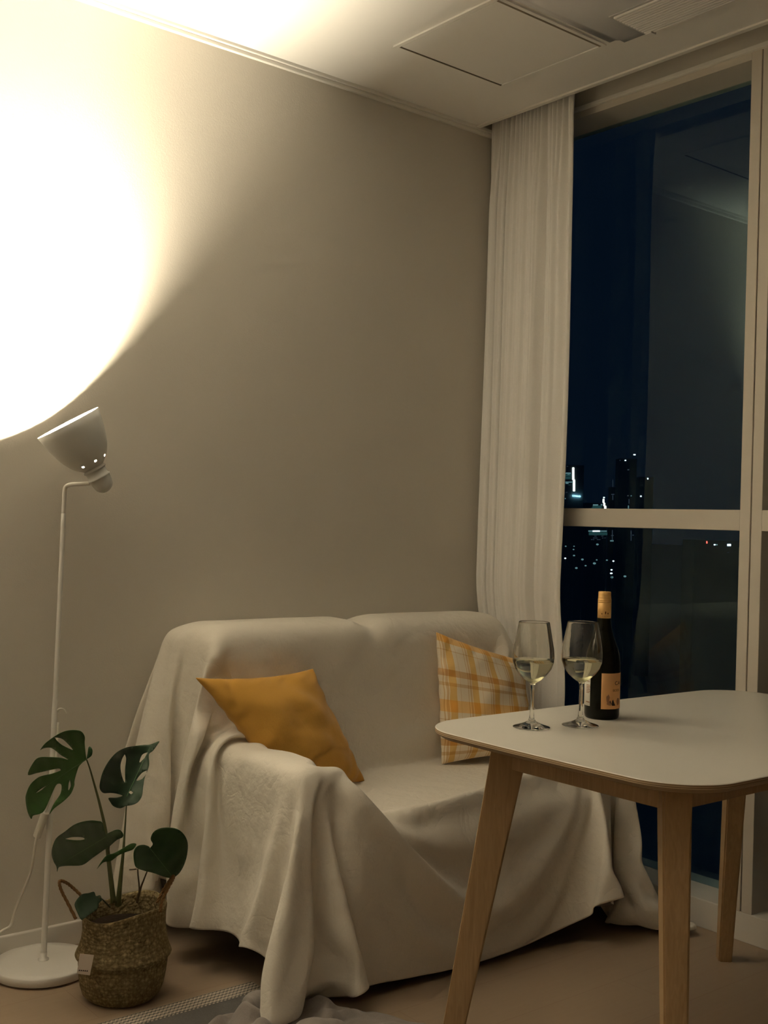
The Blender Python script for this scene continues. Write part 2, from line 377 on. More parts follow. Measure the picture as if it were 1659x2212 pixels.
# ================================================================ SOFA + THROW
sofa = empty('sofa', (2.19, 2.55, 0), 'dark grey two seat sofa hidden under the cream throw', 'sofa')
mesh_obj('base', box_bm(1.61, 2.78, 2.24, 2.90, .115, .40, .012), M['sofa'], sofa)
for x0, x1 in ((1.602, 1.733), (2.657, 2.788)):
    mesh_obj('armrest', box_bm(x0, x1, 2.252, 2.898, .110, .556, .028, 4), M['sofa'], sofa, True)
mesh_obj('back_frame', box_bm(1.605, 2.785, 2.845, 2.915, .110, .792, .028, 4), M['sofa'], sofa, True)
for x0, x1 in ((1.628, 2.158), (2.212, 2.762)):
    mesh_obj('back_cushion', box_bm(x0, x1, 2.696, 2.895, .40, .862, .06, 5), M['sofa'], sofa, True)
mesh_obj('seat_cushion', box_bm(1.737, 2.653, 2.20, 2.72, .38, .403, .01, 2), M['sofa'], sofa, True)
for x in (1.80, 2.58):
    for y in (2.34, 2.80):
        mesh_obj('leg', lathe_bm([(0, 0), (0, .017), (.115, .024), (.115, 0)], 16, (x, y, 0)), M['gap'], sofa)
def unpack(vals, nu, nv, q):
    d = np.array(vals, dtype=int).reshape(3, nv + 1, nu + 1).transpose(1, 2, 0)
    c = np.cumsum(np.cumsum(d, axis=1), axis=0) * q
    for _ in range(1):        # light smoothing of the millimetre steps
        s = c.copy(); s[1:-1] = c[1:-1] * .6 + (c[2:] + c[:-2]) * .2
        c = s.copy(); c[:, 1:-1] = s[:, 1:-1] * .6 + (s[:, 2:] + s[:, :-2]) * .2
    return c.reshape(-1, 3)
def cloth_obj(name, co, nu, nv, m, thick, parent=None):
    fs = [(j * (nu + 1) + i, j * (nu + 1) + i + 1, (j + 1) * (nu + 1) + i + 1, (j + 1) * (nu + 1) + i) for j in range(nv) for i in range(nu)]
    o = mesh_obj(name, (co.tolist(), fs), m, parent, True)
    sb = o.modifiers.new('subd', 'SUBSURF'); sb.levels = sb.render_levels = 2
    add_mod_solid(o, thick, 0.0); return o
# draped grids: row-to-row and column-to-column steps in millimetres, x then y then z
SHEET = [1519,17,11,22,21,21,20,20,20,16,14,10,-1,-12,-6,14,21,17,-9,-10,-10,-12,-10,-7,16,11,10,15,19,22,21,22,22,21,22,21,22,22,22,22,21,22,22,22,22,22,22,21,22,22,22,22,22,22,22,21,22,22,21,21,20,21,20,20,20,8,-11,-16,-2,18,19,19,19,9,-2,7,-2,11,19,21,7,13,4,0,-10,-3,14,12,19,1,11,4,-10,-21,-16,0,9,14,20,19,18,19,19,11,13,17,18,8,9,-19,1,10,-1,1,0,2,1,-1,0,-10,-4,16,15,-9,-14,-2,5,9,3,-4,-1,-3,2,-1,1,1,-2,0,0,1,-1,0,1,0,0,0,0,-1,0,1,-1,0,-1,0,0,0,0,0,0,0,0,0,-1,0,1,0,-2,0,0,1,-1,1,0,0,9,12,3,-13,-11,1,0,0,6,8,-2,1,-3,1,-6,11,-5,-5,2,6,-5,-1,5,0,6,-13,-18,7,11,-8,-12,3,5,0,1,-1,0,0,1,0,1,-10,12,4,-5,3,0,-3,-4,0,-2,-6,-3,-2,12,-7,-2,10,20,-14,-10,0,11,1,4,-1,-1,-4,-1,0,-1,1,1,-1,0,1,0,-1,0,1,-1,0,1,-1,-1,0,0,1,-1,1,-1,1,0,-1,0,0,0,0,-1,0,-1,2,0,-1,0,1,-2,1,0,1,13,8,2,-19,-3,-1,0,2,3,2,5,-2,-2,1,-10,7,9,-6,3,3,-1,1,-3,2,6,10,-11,-13,5,1,-11,-3,-1,0,1,-4,0,8,-4,-8,14,0,5,-4,0,0,3,-2,-10,-4,-1,1,-1,-4,15,7,-10,3,13,-14,-5,4,9,1,0,-1,-2,-3,2,0,0,-1,0,0,0,0,1,-1,0,0,0,-1,0,0,1,-1,0,0,-1,1,0,0,1,0,-1,0,1,1,-1,-1,-1,0,2,-2,-1,2,-2,0,1,3,14,6,-4,-19,-3,-2,0,0,-2,1,12,4,-6,9,0,-7,-3,-5,16,5,-1,0,3,-9,1,0,4,0,-1,-9,-2,-3,-3,0,3,0,-6,2,8,-4,-3,2,1,-2,-2,0,-1,-2,-1,-7,-4,4,-2,4,-3,14,-7,0,6,-10,1,4,8,-3,1,2,-5,0,-1,0,1,1,0,-1,0,0,1,-1,0,-1,1,0,0,-2,1,-1,1,0,0,0,0,0,0,1,0,-1,0,1,1,-1,-1,-1,2,0,-3,1,-1,2,0,7,9,4,-7,-6,-5,-4,1,14,2,-10,-2,10,2,-9,-13,3,17,5,-3,1,3,-6,-7,-1,0,5,5,-1,5,-11,-5,-5,-6,0,0,5,2,-5,0,3,1,2,2,-1,-4,1,-5,-10,0,4,-5,2,0,0,0,8,-4,1,-3,0,0,10,2,-1,0,-3,0,-1,1,0,0,0,1,0,-1,0,0,0,0,0,0,-1,1,-1,1,-1,0,0,0,0,0,0,0,0,1,-1,-1,1,2,1,-2,-1,0,2,-2,0,-2,3,1,9,9,-5,-6,0,6,-4,-5,6,-5,-1,1,0,-7,0,14,4,-5,3,0,-1,-1,7,-17,-4,3,11,13,0,-3,-12,2,-7,-2,-6,-6,5,0,0,0,-1,-6,0,2,0,-1,0,-1,-3,-9,5,3,1,0,-1,-2,3,-3,0,-2,10,0,6,-3,-2,-1,-1,0,1,0,0,0,0,0,1,-1,0,0,1,-1,-2,2,0,-1,-1,1,0,0,0,0,0,0,0,0,0,1,1,-1,-1,-1,3,1,-2,-1,1,0,0,-3,3,4,9,5,-11,-1,2,0,-2,0,2,1,-2,-1,-9,10,10,-5,2,1,-1,-2,-3,-4,4,9,5,0,-5,-7,1,-9,-7,14,1,-10,-2,5,-5,-3,1,0,-7,-9,-1,2,4,12,4,-1,-9,-3,3,-5,-7,2,6,1,3,0,-7,2,5,0,8,-5,-2,0,2,-1,-1,0,0,0,0,0,1,-1,1,-1,-2,2,-1,0,1,1,-1,-1,0,0,0,0,0,0,0,-1,1,0,0,1,1,-2,0,2,0,-1,0,0,1,-5,5,6,9,-1,-9,0,2,-2,0,2,1,-1,-4,-2,10,0,5,-3,-1,0,-2,-8,-7,-3,1,4,-1,-4,-3,0,13,-1,-1,3,2,7,-7,5,-7,-7,0,-15,-3,0,0,-1,2,10,11,0,0,-2,-13,-2,-3,5,7,-2,1,-4,-5,6,10,0,-1,-4,1,1,-2,0,0,0,0,0,0,-2,2,-1,-1,1,0,-1,1,0,-1,0,0,1,-2,-1,0,0,0,0,1,-1,0,1,0,1,1,0,1,-1,3,-3,0,0,4,-7,7,7,3,-6,-2,1,-3,1,4,-3,1,-2,3,5,-1,-3,1,2,3,-10,-6,-2,-1,-9,-4,0,2,10,7,2,10,-1,-7,11,-4,-1,5,-8,1,0,-23,5,0,-1,1,-1,0,4,18,-1,-5,3,-9,-6,-2,11,4,-4,3,-9,-1,13,3,-1,-3,-2,2,-1,-1,-1,0,0,1,-1,0,0,-1,1,0,-1,2,-1,0,-1,1,-2,-3,1,1,0,0,0,1,0,0,0,0,0,0,1,1,0,1,-3,5,-3,1,-1,6,-9,10,5,-2,-4,3,-1,-5,5,-1,2,-5,4,6,-5,-2,7,1,-6,-7,-4,-1,0,3,5,-5,9,8,-5,4,0,1,-6,6,2,-7,0,4,2,-3,5,-17,-8,1,0,1,1,0,-1,5,6,4,5,-11,-7,1,11,2,-5,0,-8,6,11,2,-5,-1,0,-1,-1,1,0,0,-1,0,1,-1,1,-1,0,1,-1,-1,-1,2,-4,-2,2,1,0,0,0,1,-1,0,0,1,0,0,0,0,0,1,3,0,-4,6,-5,1,-1,11,-13,13,3,-10,6,2,-4,2,0,0,-8,11,-3,-1,2,-2,2,-5,-6,-2,-2,2,3,0,15,4,-12,8,4,-2,-7,4,
-8,-1,14,-13,12,-6,3,12,1,-20,-12,2,0,-1,0,2,0,-1,9,6,5,-12,-8,3,11,1,-4,-4,-2,10,6,-3,-3,0,0,-1,-1,0,1,-1,0,1,0,-1,0,0,1,-1,0,1,-7,-2,4,0,1,0,1,0,-1,1,0,0,0,0,0,0,0,0,-1,1,4,0,-5,9,-6,1,-3,16,-15,8,-2,2,-3,3,2,0,-1,1,3,-1,-2,-3,5,-3,-5,-6,-2,2,4,9,13,0,-19,14,3,-1,-3,-2,2,-1,-7,-13,15,-7,8,-4,-8,2,19,-9,-22,0,1,1,-1,0,2,-2,8,8,4,-13,-7,6,9,0,-5,-6,5,11,-2,-3,0,0,-1,0,1,-1,0,1,-1,0,-1,0,1,-2,0,1,-9,0,5,1,1,-1,1,-1,0,1,-1,0,1,-1,1,0,0,1,0,1,-2,0,6,-2,-6,10,-8,2,-1,19,-15,3,-1,0,3,1,-1,1,2,2,-3,-8,7,2,-3,-7,-4,0,1,10,16,-4,-5,7,-15,-2,4,4,6,2,-7,-14,1,-2,11,-1,-2,24,-11,-21,8,5,-18,-4,-1,2,-1,-1,3,-3,7,11,3,-13,-9,10,8,-2,-7,-1,11,4,-6,0,1,-2,0,0,0,0,0,0,-1,0,1,-1,1,0,-12,1,6,1,1,-1,1,-1,0,1,0,0,0,0,0,-1,1,0,0,0,1,1,0,-2,8,-4,-6,12,-9,1,3,16,-13,-1,2,0,1,2,-2,3,1,-16,9,4,0,-4,-11,0,2,10,12,-1,-2,-11,-4,16,4,-3,-5,-7,-9,-5,8,7,4,-7,2,-2,19,3,-1,-19,1,1,-13,-6,-3,2,1,-2,2,-1,3,14,1,-13,-7,11,8,-6,-7,6,9,-4,1,-1,-1,0,-1,0,0,0,-1,-1,2,-1,1,-2,-12,0,9,1,1,-1,1,-1,1,0,0,-1,1,0,0,0,1,-1,0,0,0,0,0,1,1,-2,9,-5,-7,12,-8,0,10,1,-6,2,2,-1,2,0,1,-18,10,8,0,-1,-10,-3,-1,20,0,5,-1,-9,1,13,-7,-6,-14,-5,-1,1,10,13,-5,-7,7,-10,4,20,-3,2,5,-11,-5,-3,-9,-8,-4,-1,3,-1,0,1,1,14,0,-15,-4,12,7,-9,-2,12,-1,0,2,-4,-1,0,-1,1,0,-2,1,0,2,-5,-14,3,10,1,0,-1,1,-1,1,-1,1,0,0,-1,1,-1,1,-1,1,0,0,0,0,0,-1,1,2,-1,10,-5,-8,10,-7,0,11,-7,3,2,-1,2,-5,-9,4,10,-2,3,-4,-11,-2,5,7,11,-6,0,2,10,-2,-2,-22,7,5,5,6,1,-3,0,1,-20,7,-3,21,-3,-1,7,-1,-2,-4,-6,-9,-11,-5,-3,3,1,-1,0,2,15,-2,-15,-2,13,2,-9,9,4,-3,2,-3,0,-1,1,0,-3,1,1,1,-8,-12,4,8,4,-1,0,0,-1,1,0,0,0,-1,1,0,0,0,0,0,0,0,0,0,0,0,1,0,-1,1,-1,12,-3,-8,10,-5,-2,2,2,2,1,-2,-6,0,8,3,-3,2,-10,-5,-3,9,-2,9,8,-10,9,3,-9,-11,17,5,3,-1,0,-1,0,-1,-10,-14,-3,9,19,1,2,0,0,2,-1,-3,-4,-8,-10,-9,-5,1,2,1,-1,1,16,-5,-16,1,13,0,-6,8,1,1,-1,0,-2,1,-2,0,3,0,-11,-11,3,10,4,-2,0,0,1,1,-1,0,0,0,0,-1,1,0,0,0,0,0,1,-1,1,-1,1,0,-1,1,0,1,-1,11,-1,-8,11,-1,-6,1,4,-8,-2,-9,6,15,-6,5,-4,-8,-6,7,16,-2,6,-5,6,-7,-9,-1,10,7,3,-1,-1,-1,-2,-4,-5,-11,0,-2,-1,15,7,-3,-4,8,-1,1,1,-1,-2,-6,-10,-11,-9,-1,3,0,2,-1,18,-8,-15,3,8,-2,5,3,2,-2,-1,0,0,-1,4,-2,-12,-10,3,11,3,-2,1,1,0,-1,0,0,-1,1,0,0,1,-1,0,1,-1,1,-1,0,1,-1,1,0,-1,1,0,0,1,0,-1,10,1,-9,16,-5,-5,-2,-11,0,16,-3,-4,5,2,-7,-10,1,18,9,-1,-3,2,-7,-13,-3,11,14,2,-3,-3,0,-5,-3,-2,-6,-2,1,-3,0,9,7,5,-9,-1,8,2,2,0,1,-1,-3,-8,-11,-12,-4,5,-4,5,-3,20,-12,-8,0,6,3,5,-1,-1,-2,3,-1,3,-2,-11,-11,2,11,3,0,0,-1,-1,1,0,0,0,1,-1,0,0,0,1,-1,0,1,-1,1,0,0,0,0,0,0,0,0,0,0,1,0,-1,8,4,-2,6,-4,-14,4,4,-8,10,2,3,-3,-10,-8,16,11,-2,3,0,-9,-15,4,12,11,2,-10,-3,1,-8,-3,0,0,0,-6,5,-3,0,6,-6,14,1,-3,-10,6,5,6,4,-1,-2,0,-3,-8,-15,-6,7,-6,6,-3,16,-13,4,-5,2,-1,4,3,3,0,1,-2,-17,-11,7,13,4,2,-8,1,2,0,0,0,0,0,0,1,-1,1,0,-1,1,0,-1,1,0,0,-1,1,-1,0,1,-1,0,1,0,-1,1,0,-1,4,6,1,-13,2,6,-10,7,8,2,-2,-7,-14,11,15,3,-6,6,-11,-18,7,18,8,-2,-9,-4,1,-7,3,4,-1,-5,-10,10,2,-6,-3,-8,17,-14,15,-5,8,-9,-5,4,-2,12,8,1,0,-2,-6,-18,-6,7,-5,0,8,4,-8,7,1,0,-12,15,0,1,-4,-21,-5,9,11,7,0,-10,7,-1,-3,1,-1,1,-1,1,0,-1,2,-1,0,0,0,-1,1,0,-1,-1,2,-1,1,-1,0,0,0,-1,1,0,0,1,1,0,-12,0,11,
4,-2,1,-1,3,-7,5,-6,-1,17,2,-2,4,-10,-20,12,20,1,-7,-6,-5,4,-2,4,3,-7,-3,-6,3,9,-2,-8,-7,1,-14,21,-6,0,-2,7,-1,-6,2,-4,5,6,1,9,-1,-5,-14,-9,5,7,-8,15,-4,0,-2,-4,7,2,-1,-4,-22,0,11,8,9,-12,-8,9,-1,0,3,-1,1,0,0,-1,0,1,-1,0,0,1,-1,1,0,-1,1,1,-2,0,1,0,0,0,1,1,-2,2,-1,1,-1,1,-5,15,39,-6,-41,-4,3,-7,3,-7,2,13,4,-1,2,-7,-17,10,17,-5,-7,5,-1,4,3,-2,-2,-10,1,-8,7,10,-12,9,-5,2,-9,13,-20,16,10,1,-2,1,-4,1,-1,-4,0,5,-4,11,6,-9,-3,-15,1,9,-6,13,-1,-1,-3,5,-7,-3,-23,3,22,9,0,-19,2,4,-1,2,2,-1,1,0,-1,1,1,-1,0,0,1,-1,0,1,0,-1,2,0,-2,2,1,-1,0,1,1,-1,0,1,-1,1,-2,1,-1,12,-20,-15,24,31,-41,2,10,0,-9,3,13,-2,5,-8,-22,12,20,-5,-2,4,-6,1,1,-4,-2,-4,2,-1,5,-5,-11,-1,-5,20,-14,3,-11,-5,-6,0,6,4,7,8,1,0,0,-2,-2,1,-3,8,11,-18,11,-20,1,9,-6,-1,2,8,4,5,-24,11,8,-18,-8,-2,14,2,2,2,1,-1,1,-1,0,0,0,0,1,0,0,0,1,0,0,0,1,-1,0,2,-1,0,-1,2,-2,0,1,-1,1,-1,0,1,-1,1,0,1,-28,-10,17,40,-11,-8,0,-2,8,1,-1,-4,-19,15,14,-5,-2,1,-3,-1,-4,-3,-3,-4,-1,-2,-2,-1,2,5,1,-5,-7,4,-19,8,4,-6,1,-11,2,-1,1,2,3,2,3,3,3,0,-2,2,16,-21,12,-10,4,5,2,4,-3,0,5,10,-6,-5,-2,-15,1,2,7,1,-1,0,1,0,1,0,1,0,0,0,0,0,0,-1,1,-1,0,0,0,0,0,0,1,0,0,0,0,-1,2,-1,1,0,0,1,0,-13,-3,-3,-1,17,7,-4,-9,1,9,-5,3,5,-18,15,11,-6,-3,-3,-6,-4,-3,-3,-3,-2,-1,-2,-1,0,2,1,1,1,7,0,-2,-19,2,0,10,-13,4,-1,-1,1,-1,0,0,0,0,0,3,2,2,0,15,-13,9,2,1,-1,-2,-3,-12,-10,23,-2,-7,1,11,-4,1,1,3,2,-1,0,0,0,0,0,1,-1,1,0,-1,0,1,-1,1,0,0,0,0,0,0,-2,2,-2,1,0,0,-1,1,-1,1,0,1,-7,-7,28,18,-12,-31,2,9,-2,-7,7,9,2,-12,10,3,-8,-4,-6,-4,-3,-2,-2,0,1,1,2,1,5,2,1,1,-1,8,6,5,4,-12,-6,11,-6,10,4,-2,2,-1,2,-1,2,1,2,1,1,0,-2,-2,-5,6,2,-3,1,3,-9,4,5,-16,-16,26,1,6,-8,-1,2,0,0,-1,2,0,0,1,0,0,-1,1,-1,0,1,0,0,0,0,-1,0,0,0,0,0,1,-1,0,0,0,0,0,-1,1,-1,0,-1,1,13,6,-5,0,-8,-14,7,10,-12,7,2,-1,4,-5,-7,-4,-4,-1,0,2,2,3,3,2,3,2,5,3,3,-5,0,6,1,4,1,-2,3,-2,3,4,12,-2,0,0,-1,1,0,-1,0,-2,-1,-3,-3,-3,-2,-3,4,3,-1,-2,3,6,-12,-2,3,-16,2,22,-13,2,2,0,0,1,0,0,0,1,-1,0,0,0,1,0,0,0,0,0,0,-1,1,0,0,0,0,0,-1,0,1,0,0,0,-1,0,0,-1,0,-1,1,-1,1,-11,-6,23,1,-13,7,10,-7,-2,-2,0,-2,-2,1,3,3,3,2,2,2,2,1,1,1,0,-3,-2,8,2,0,-2,-4,-8,1,14,2,0,3,-10,2,3,0,2,-2,0,-3,-3,-3,-3,-3,-1,-2,3,1,5,0,-1,3,0,-2,-7,2,1,12,-1,-9,-8,10,-6,1,1,0,1,-1,1,-1,1,0,0,1,-1,0,0,0,0,0,0,1,0,0,-1,0,0,0,1,0,-1,0,0,-1,1,0,-1,1,-2,0,1,-3,-10,7,-1,-5,9,1,-7,13,-2,0,-3,-2,7,6,2,1,1,2,0,1,-1,0,-1,-1,0,-1,-1,0,-1,-1,-3,-1,-7,-8,0,15,2,-2,-12,1,2,1,1,-1,-3,-2,-1,-2,-1,0,1,0,2,-2,1,4,-1,0,0,1,-2,2,-3,-8,17,1,-24,16,-1,-2,1,0,0,0,0,0,1,-1,0,1,-1,0,0,1,0,0,0,0,-1,0,0,1,0,0,0,-1,0,1,-1,0,1,-1,0,0,-1,1,-1,1,-3,-11,18,10,-3,-5,0,-10,1,2,-1,1,3,1,-5,-2,-1,0,-2,2,-3,0,-2,1,0,-2,-2,2,0,-1,-1,2,0,2,2,-2,12,-3,-2,0,1,2,-2,-3,-6,2,-2,-1,1,2,-1,-1,0,0,-1,2,2,0,0,0,-1,0,2,-1,-2,1,-1,-3,4,0,-1,0,0,0,0,1,-1,0,1,0,-1,1,0,0,-1,1,0,0,0,1,-1,0,0,0,0,0,0,0,0,0,0,0,0,-1,1,-1,-1,1,-1,-3,2,3,5,-6,4,-4,0,1,-2,0,2,-4,-5,3,3,-4,-3,-2,-2,-1,-1,-1,-2,-2,1,0,-2,0,1,1,0,3,6,6,-3,5,0,0,3,2,-5,-4,-4,5,-5,3,1,-1,0,-2,0,0,0,3,-1,0,0,0,0,0,1,-5,-11,14,2,-1,0,0,0,0,-1,0,0,0,0,1,0,-1,1,0,0,0,0,0,0,0,0,0,0,1,0,0,-1,0,0,1,-1,0,1,-1,0,0,1,-1,0,0,0,1,1,-3,1,-5,8,-1,1,-2,-1,-1,1,-5,5,
4,0,-6,1,-4,0,-1,0,1,2,4,1,-2,0,-1,-4,-5,-3,0,1,-3,6,-4,2,2,2,1,-6,0,-2,3,-2,-1,1,1,0,-1,2,-1,-1,0,-3,2,2,-2,0,-2,0,1,0,0,15,-5,-7,-1,-2,1,1,0,0,0,0,-1,0,0,0,0,0,0,0,0,1,-1,0,0,0,0,0,0,0,1,0,0,-1,1,0,-1,1,0,0,0,0,0,0,0,1,-1,-2,1,4,-1,-1,2,-5,-1,2,-4,5,2,-6,-5,2,2,6,2,2,3,0,-1,-3,-1,-2,-3,-2,-3,0,0,-2,-5,7,-11,3,-2,-2,2,1,2,-1,2,-1,-5,5,-5,2,2,0,1,1,1,3,-1,-5,-5,3,-1,1,-7,3,13,-6,-1,5,-7,6,-6,-1,3,0,-1,0,0,0,0,-1,1,-1,1,-1,1,0,-1,0,1,0,0,0,0,0,0,0,0,0,0,0,0,1,-1,0,0,0,0,1,0,0,-1,0,1,-1,2,3,1,1,-4,-8,-1,-2,5,0,2,4,5,5,-1,0,-2,-3,-4,-2,-4,-4,-2,0,3,7,0,1,-2,-2,-11,15,2,-10,6,-2,2,3,1,0,0,0,-5,3,-4,2,3,1,2,-2,-1,-2,9,-8,-3,2,0,-1,-7,9,3,-2,1,-6,14,-9,-2,4,-2,1,-1,0,0,0,0,-1,1,-1,0,0,0,0,0,0,0,0,0,0,0,0,0,0,0,1,0,0,-1,1,0,0,0,0,0,1,0,-2,-1,2,-3,0,-2,5,-9,10,-6,-3,6,-2,7,8,1,-4,-5,-2,-3,-4,-3,-1,-1,2,4,4,2,2,-6,3,0,2,2,3,-4,5,-24,1,5,2,2,7,5,2,4,1,-8,-1,-3,-1,2,1,3,-1,4,-6,9,-4,-4,0,2,-2,-5,19,-15,0,-2,6,5,-11,7,0,-1,0,0,0,0,0,0,-1,0,0,-1,1,0,0,-1,1,0,0,0,0,0,0,0,0,0,0,0,1,-1,0,1,0,0,0,1,0,0,6,-11,-11,8,8,-9,-1,-7,8,7,-2,1,-3,3,-2,-2,-3,-1,1,3,4,5,5,4,0,-1,-3,-8,4,1,2,2,6,6,-1,-2,-24,0,0,2,5,0,4,5,7,4,6,-5,-4,-5,-2,-2,-1,-1,-1,12,-6,7,-3,-4,7,4,-11,2,-2,-13,26,-14,11,1,-5,0,0,0,-1,0,-1,1,0,0,0,0,0,-1,0,0,0,-1,0,0,0,0,1,0,0,0,0,0,0,0,1,0,-1,0,1,1,-1,1,1,0,-3,-3,8,-12,-8,21,-4,-1,-2,2,-1,4,-9,-2,4,5,5,3,3,1,1,-5,-6,-1,-1,0,8,4,2,3,2,1,-1,0,-2,-24,-1,0,1,0,1,0,1,3,9,6,12,3,-2,-5,-3,0,1,3,-12,6,-5,6,2,-5,6,3,-19,17,-11,-5,24,-15,4,-2,1,-1,0,0,0,0,-1,1,0,0,0,-1,0,0,0,0,0,0,0,0,0,-1,0,1,0,0,0,0,0,0,0,1,0,0,0,0,1,0,1,-1,-1,1,-15,11,-2,13,-8,0,-1,0,-2,7,5,1,1,0,-3,-6,-2,-3,-1,3,3,6,9,3,1,1,2,0,-6,1,-3,-4,-4,-3,-6,-2,-7,-2,2,3,-1,0,1,3,9,10,7,2,-2,-1,-2,-2,-12,1,-1,4,3,5,2,-2,-17,8,-3,8,4,-4,-1,0,1,-1,0,0,-1,0,0,0,0,0,1,-1,0,0,-1,0,1,0,0,-1,0,0,-1,0,0,1,0,0,0,0,0,0,0,0,2,-1,0,-4,1,5,-3,-1,-1,-2,3,3,-1,-2,0,0,2,0,-4,-3,-4,0,3,5,5,9,6,4,3,0,-1,-1,-1,-3,-2,-4,-9,6,-2,17,-6,-7,-7,-3,-3,-9,-3,1,0,5,-1,-5,2,4,8,9,3,-3,-5,5,0,-4,-6,2,-1,6,14,-5,-16,3,-1,-2,8,0,0,0,1,-1,0,1,-1,-1,0,0,0,1,0,0,-1,1,-1,-1,0,0,1,0,0,0,-1,1,-1,0,0,0,0,0,1,0,0,0,1,1,0,3,-13,-1,8,5,2,-15,6,-1,-3,2,4,-1,-3,-1,0,8,7,6,4,4,1,-1,-1,-4,-4,-4,-5,-5,-6,-3,0,-2,-1,3,22,-4,2,-5,-3,-8,-5,-8,-7,-5,-2,3,8,2,0,-5,-5,3,8,13,-2,-4,4,-2,-1,1,-4,4,9,-11,2,0,6,-1,0,-5,1,0,1,-1,0,1,-1,0,0,-1,-1,1,0,1,-1,1,-1,-1,1,0,0,-1,0,1,-2,0,0,0,0,0,1,-1,0,0,0,-1,0,6,-7,2,-16,25,-4,-4,-1,1,2,5,-8,-6,2,7,8,8,3,2,1,-3,-5,-5,-6,-6,-5,-6,-3,-2,-2,0,-2,-1,4,-5,2,23,1,-1,1,-3,0,-2,-4,-6,-7,-10,-10,-3,1,4,8,6,-4,-4,-3,0,6,1,7,-2,-1,-1,-16,18,16,-36,1,19,7,3,-5,-2,-1,1,0,0,0,0,-1,0,0,0,-1,1,-1,1,0,0,1,-2,0,-1,1,-1,0,1,-1,0,0,0,0,-1,0,0,0,-1,0,-4,5,-2,7,17,-17,-7,5,0,2,0,0,6,3,1,4,3,2,-5,-7,-6,-8,-6,-4,-4,-2,-2,-1,0,-2,1,-1,0,2,-1,4,-3,24,-1,-3,-1,3,0,1,1,-1,-1,-1,-4,-16,-6,-5,-11,1,10,6,-4,5,-4,0,2,3,-3,7,12,-37,22,-4,2,10,-1,1,-1,-3,0,-1,1,-1,0,1,0,-1,1,-1,0,-1,1,-1,0,1,-1,1,-1,0,0,1,-1,-1,1,0,-1,0,-1,0,0,-1,1,-1,-2,-1,2,16,-26,-7,15,11,-6,5,-1,-4,0,3,4,-3,0,0,-6,-8,-6,-4,-1,0,0,0,2,1,3,1,4,3,3,2,-2,-3,-10,3,7,6,6,0,0,-1,1,0,0,-1,
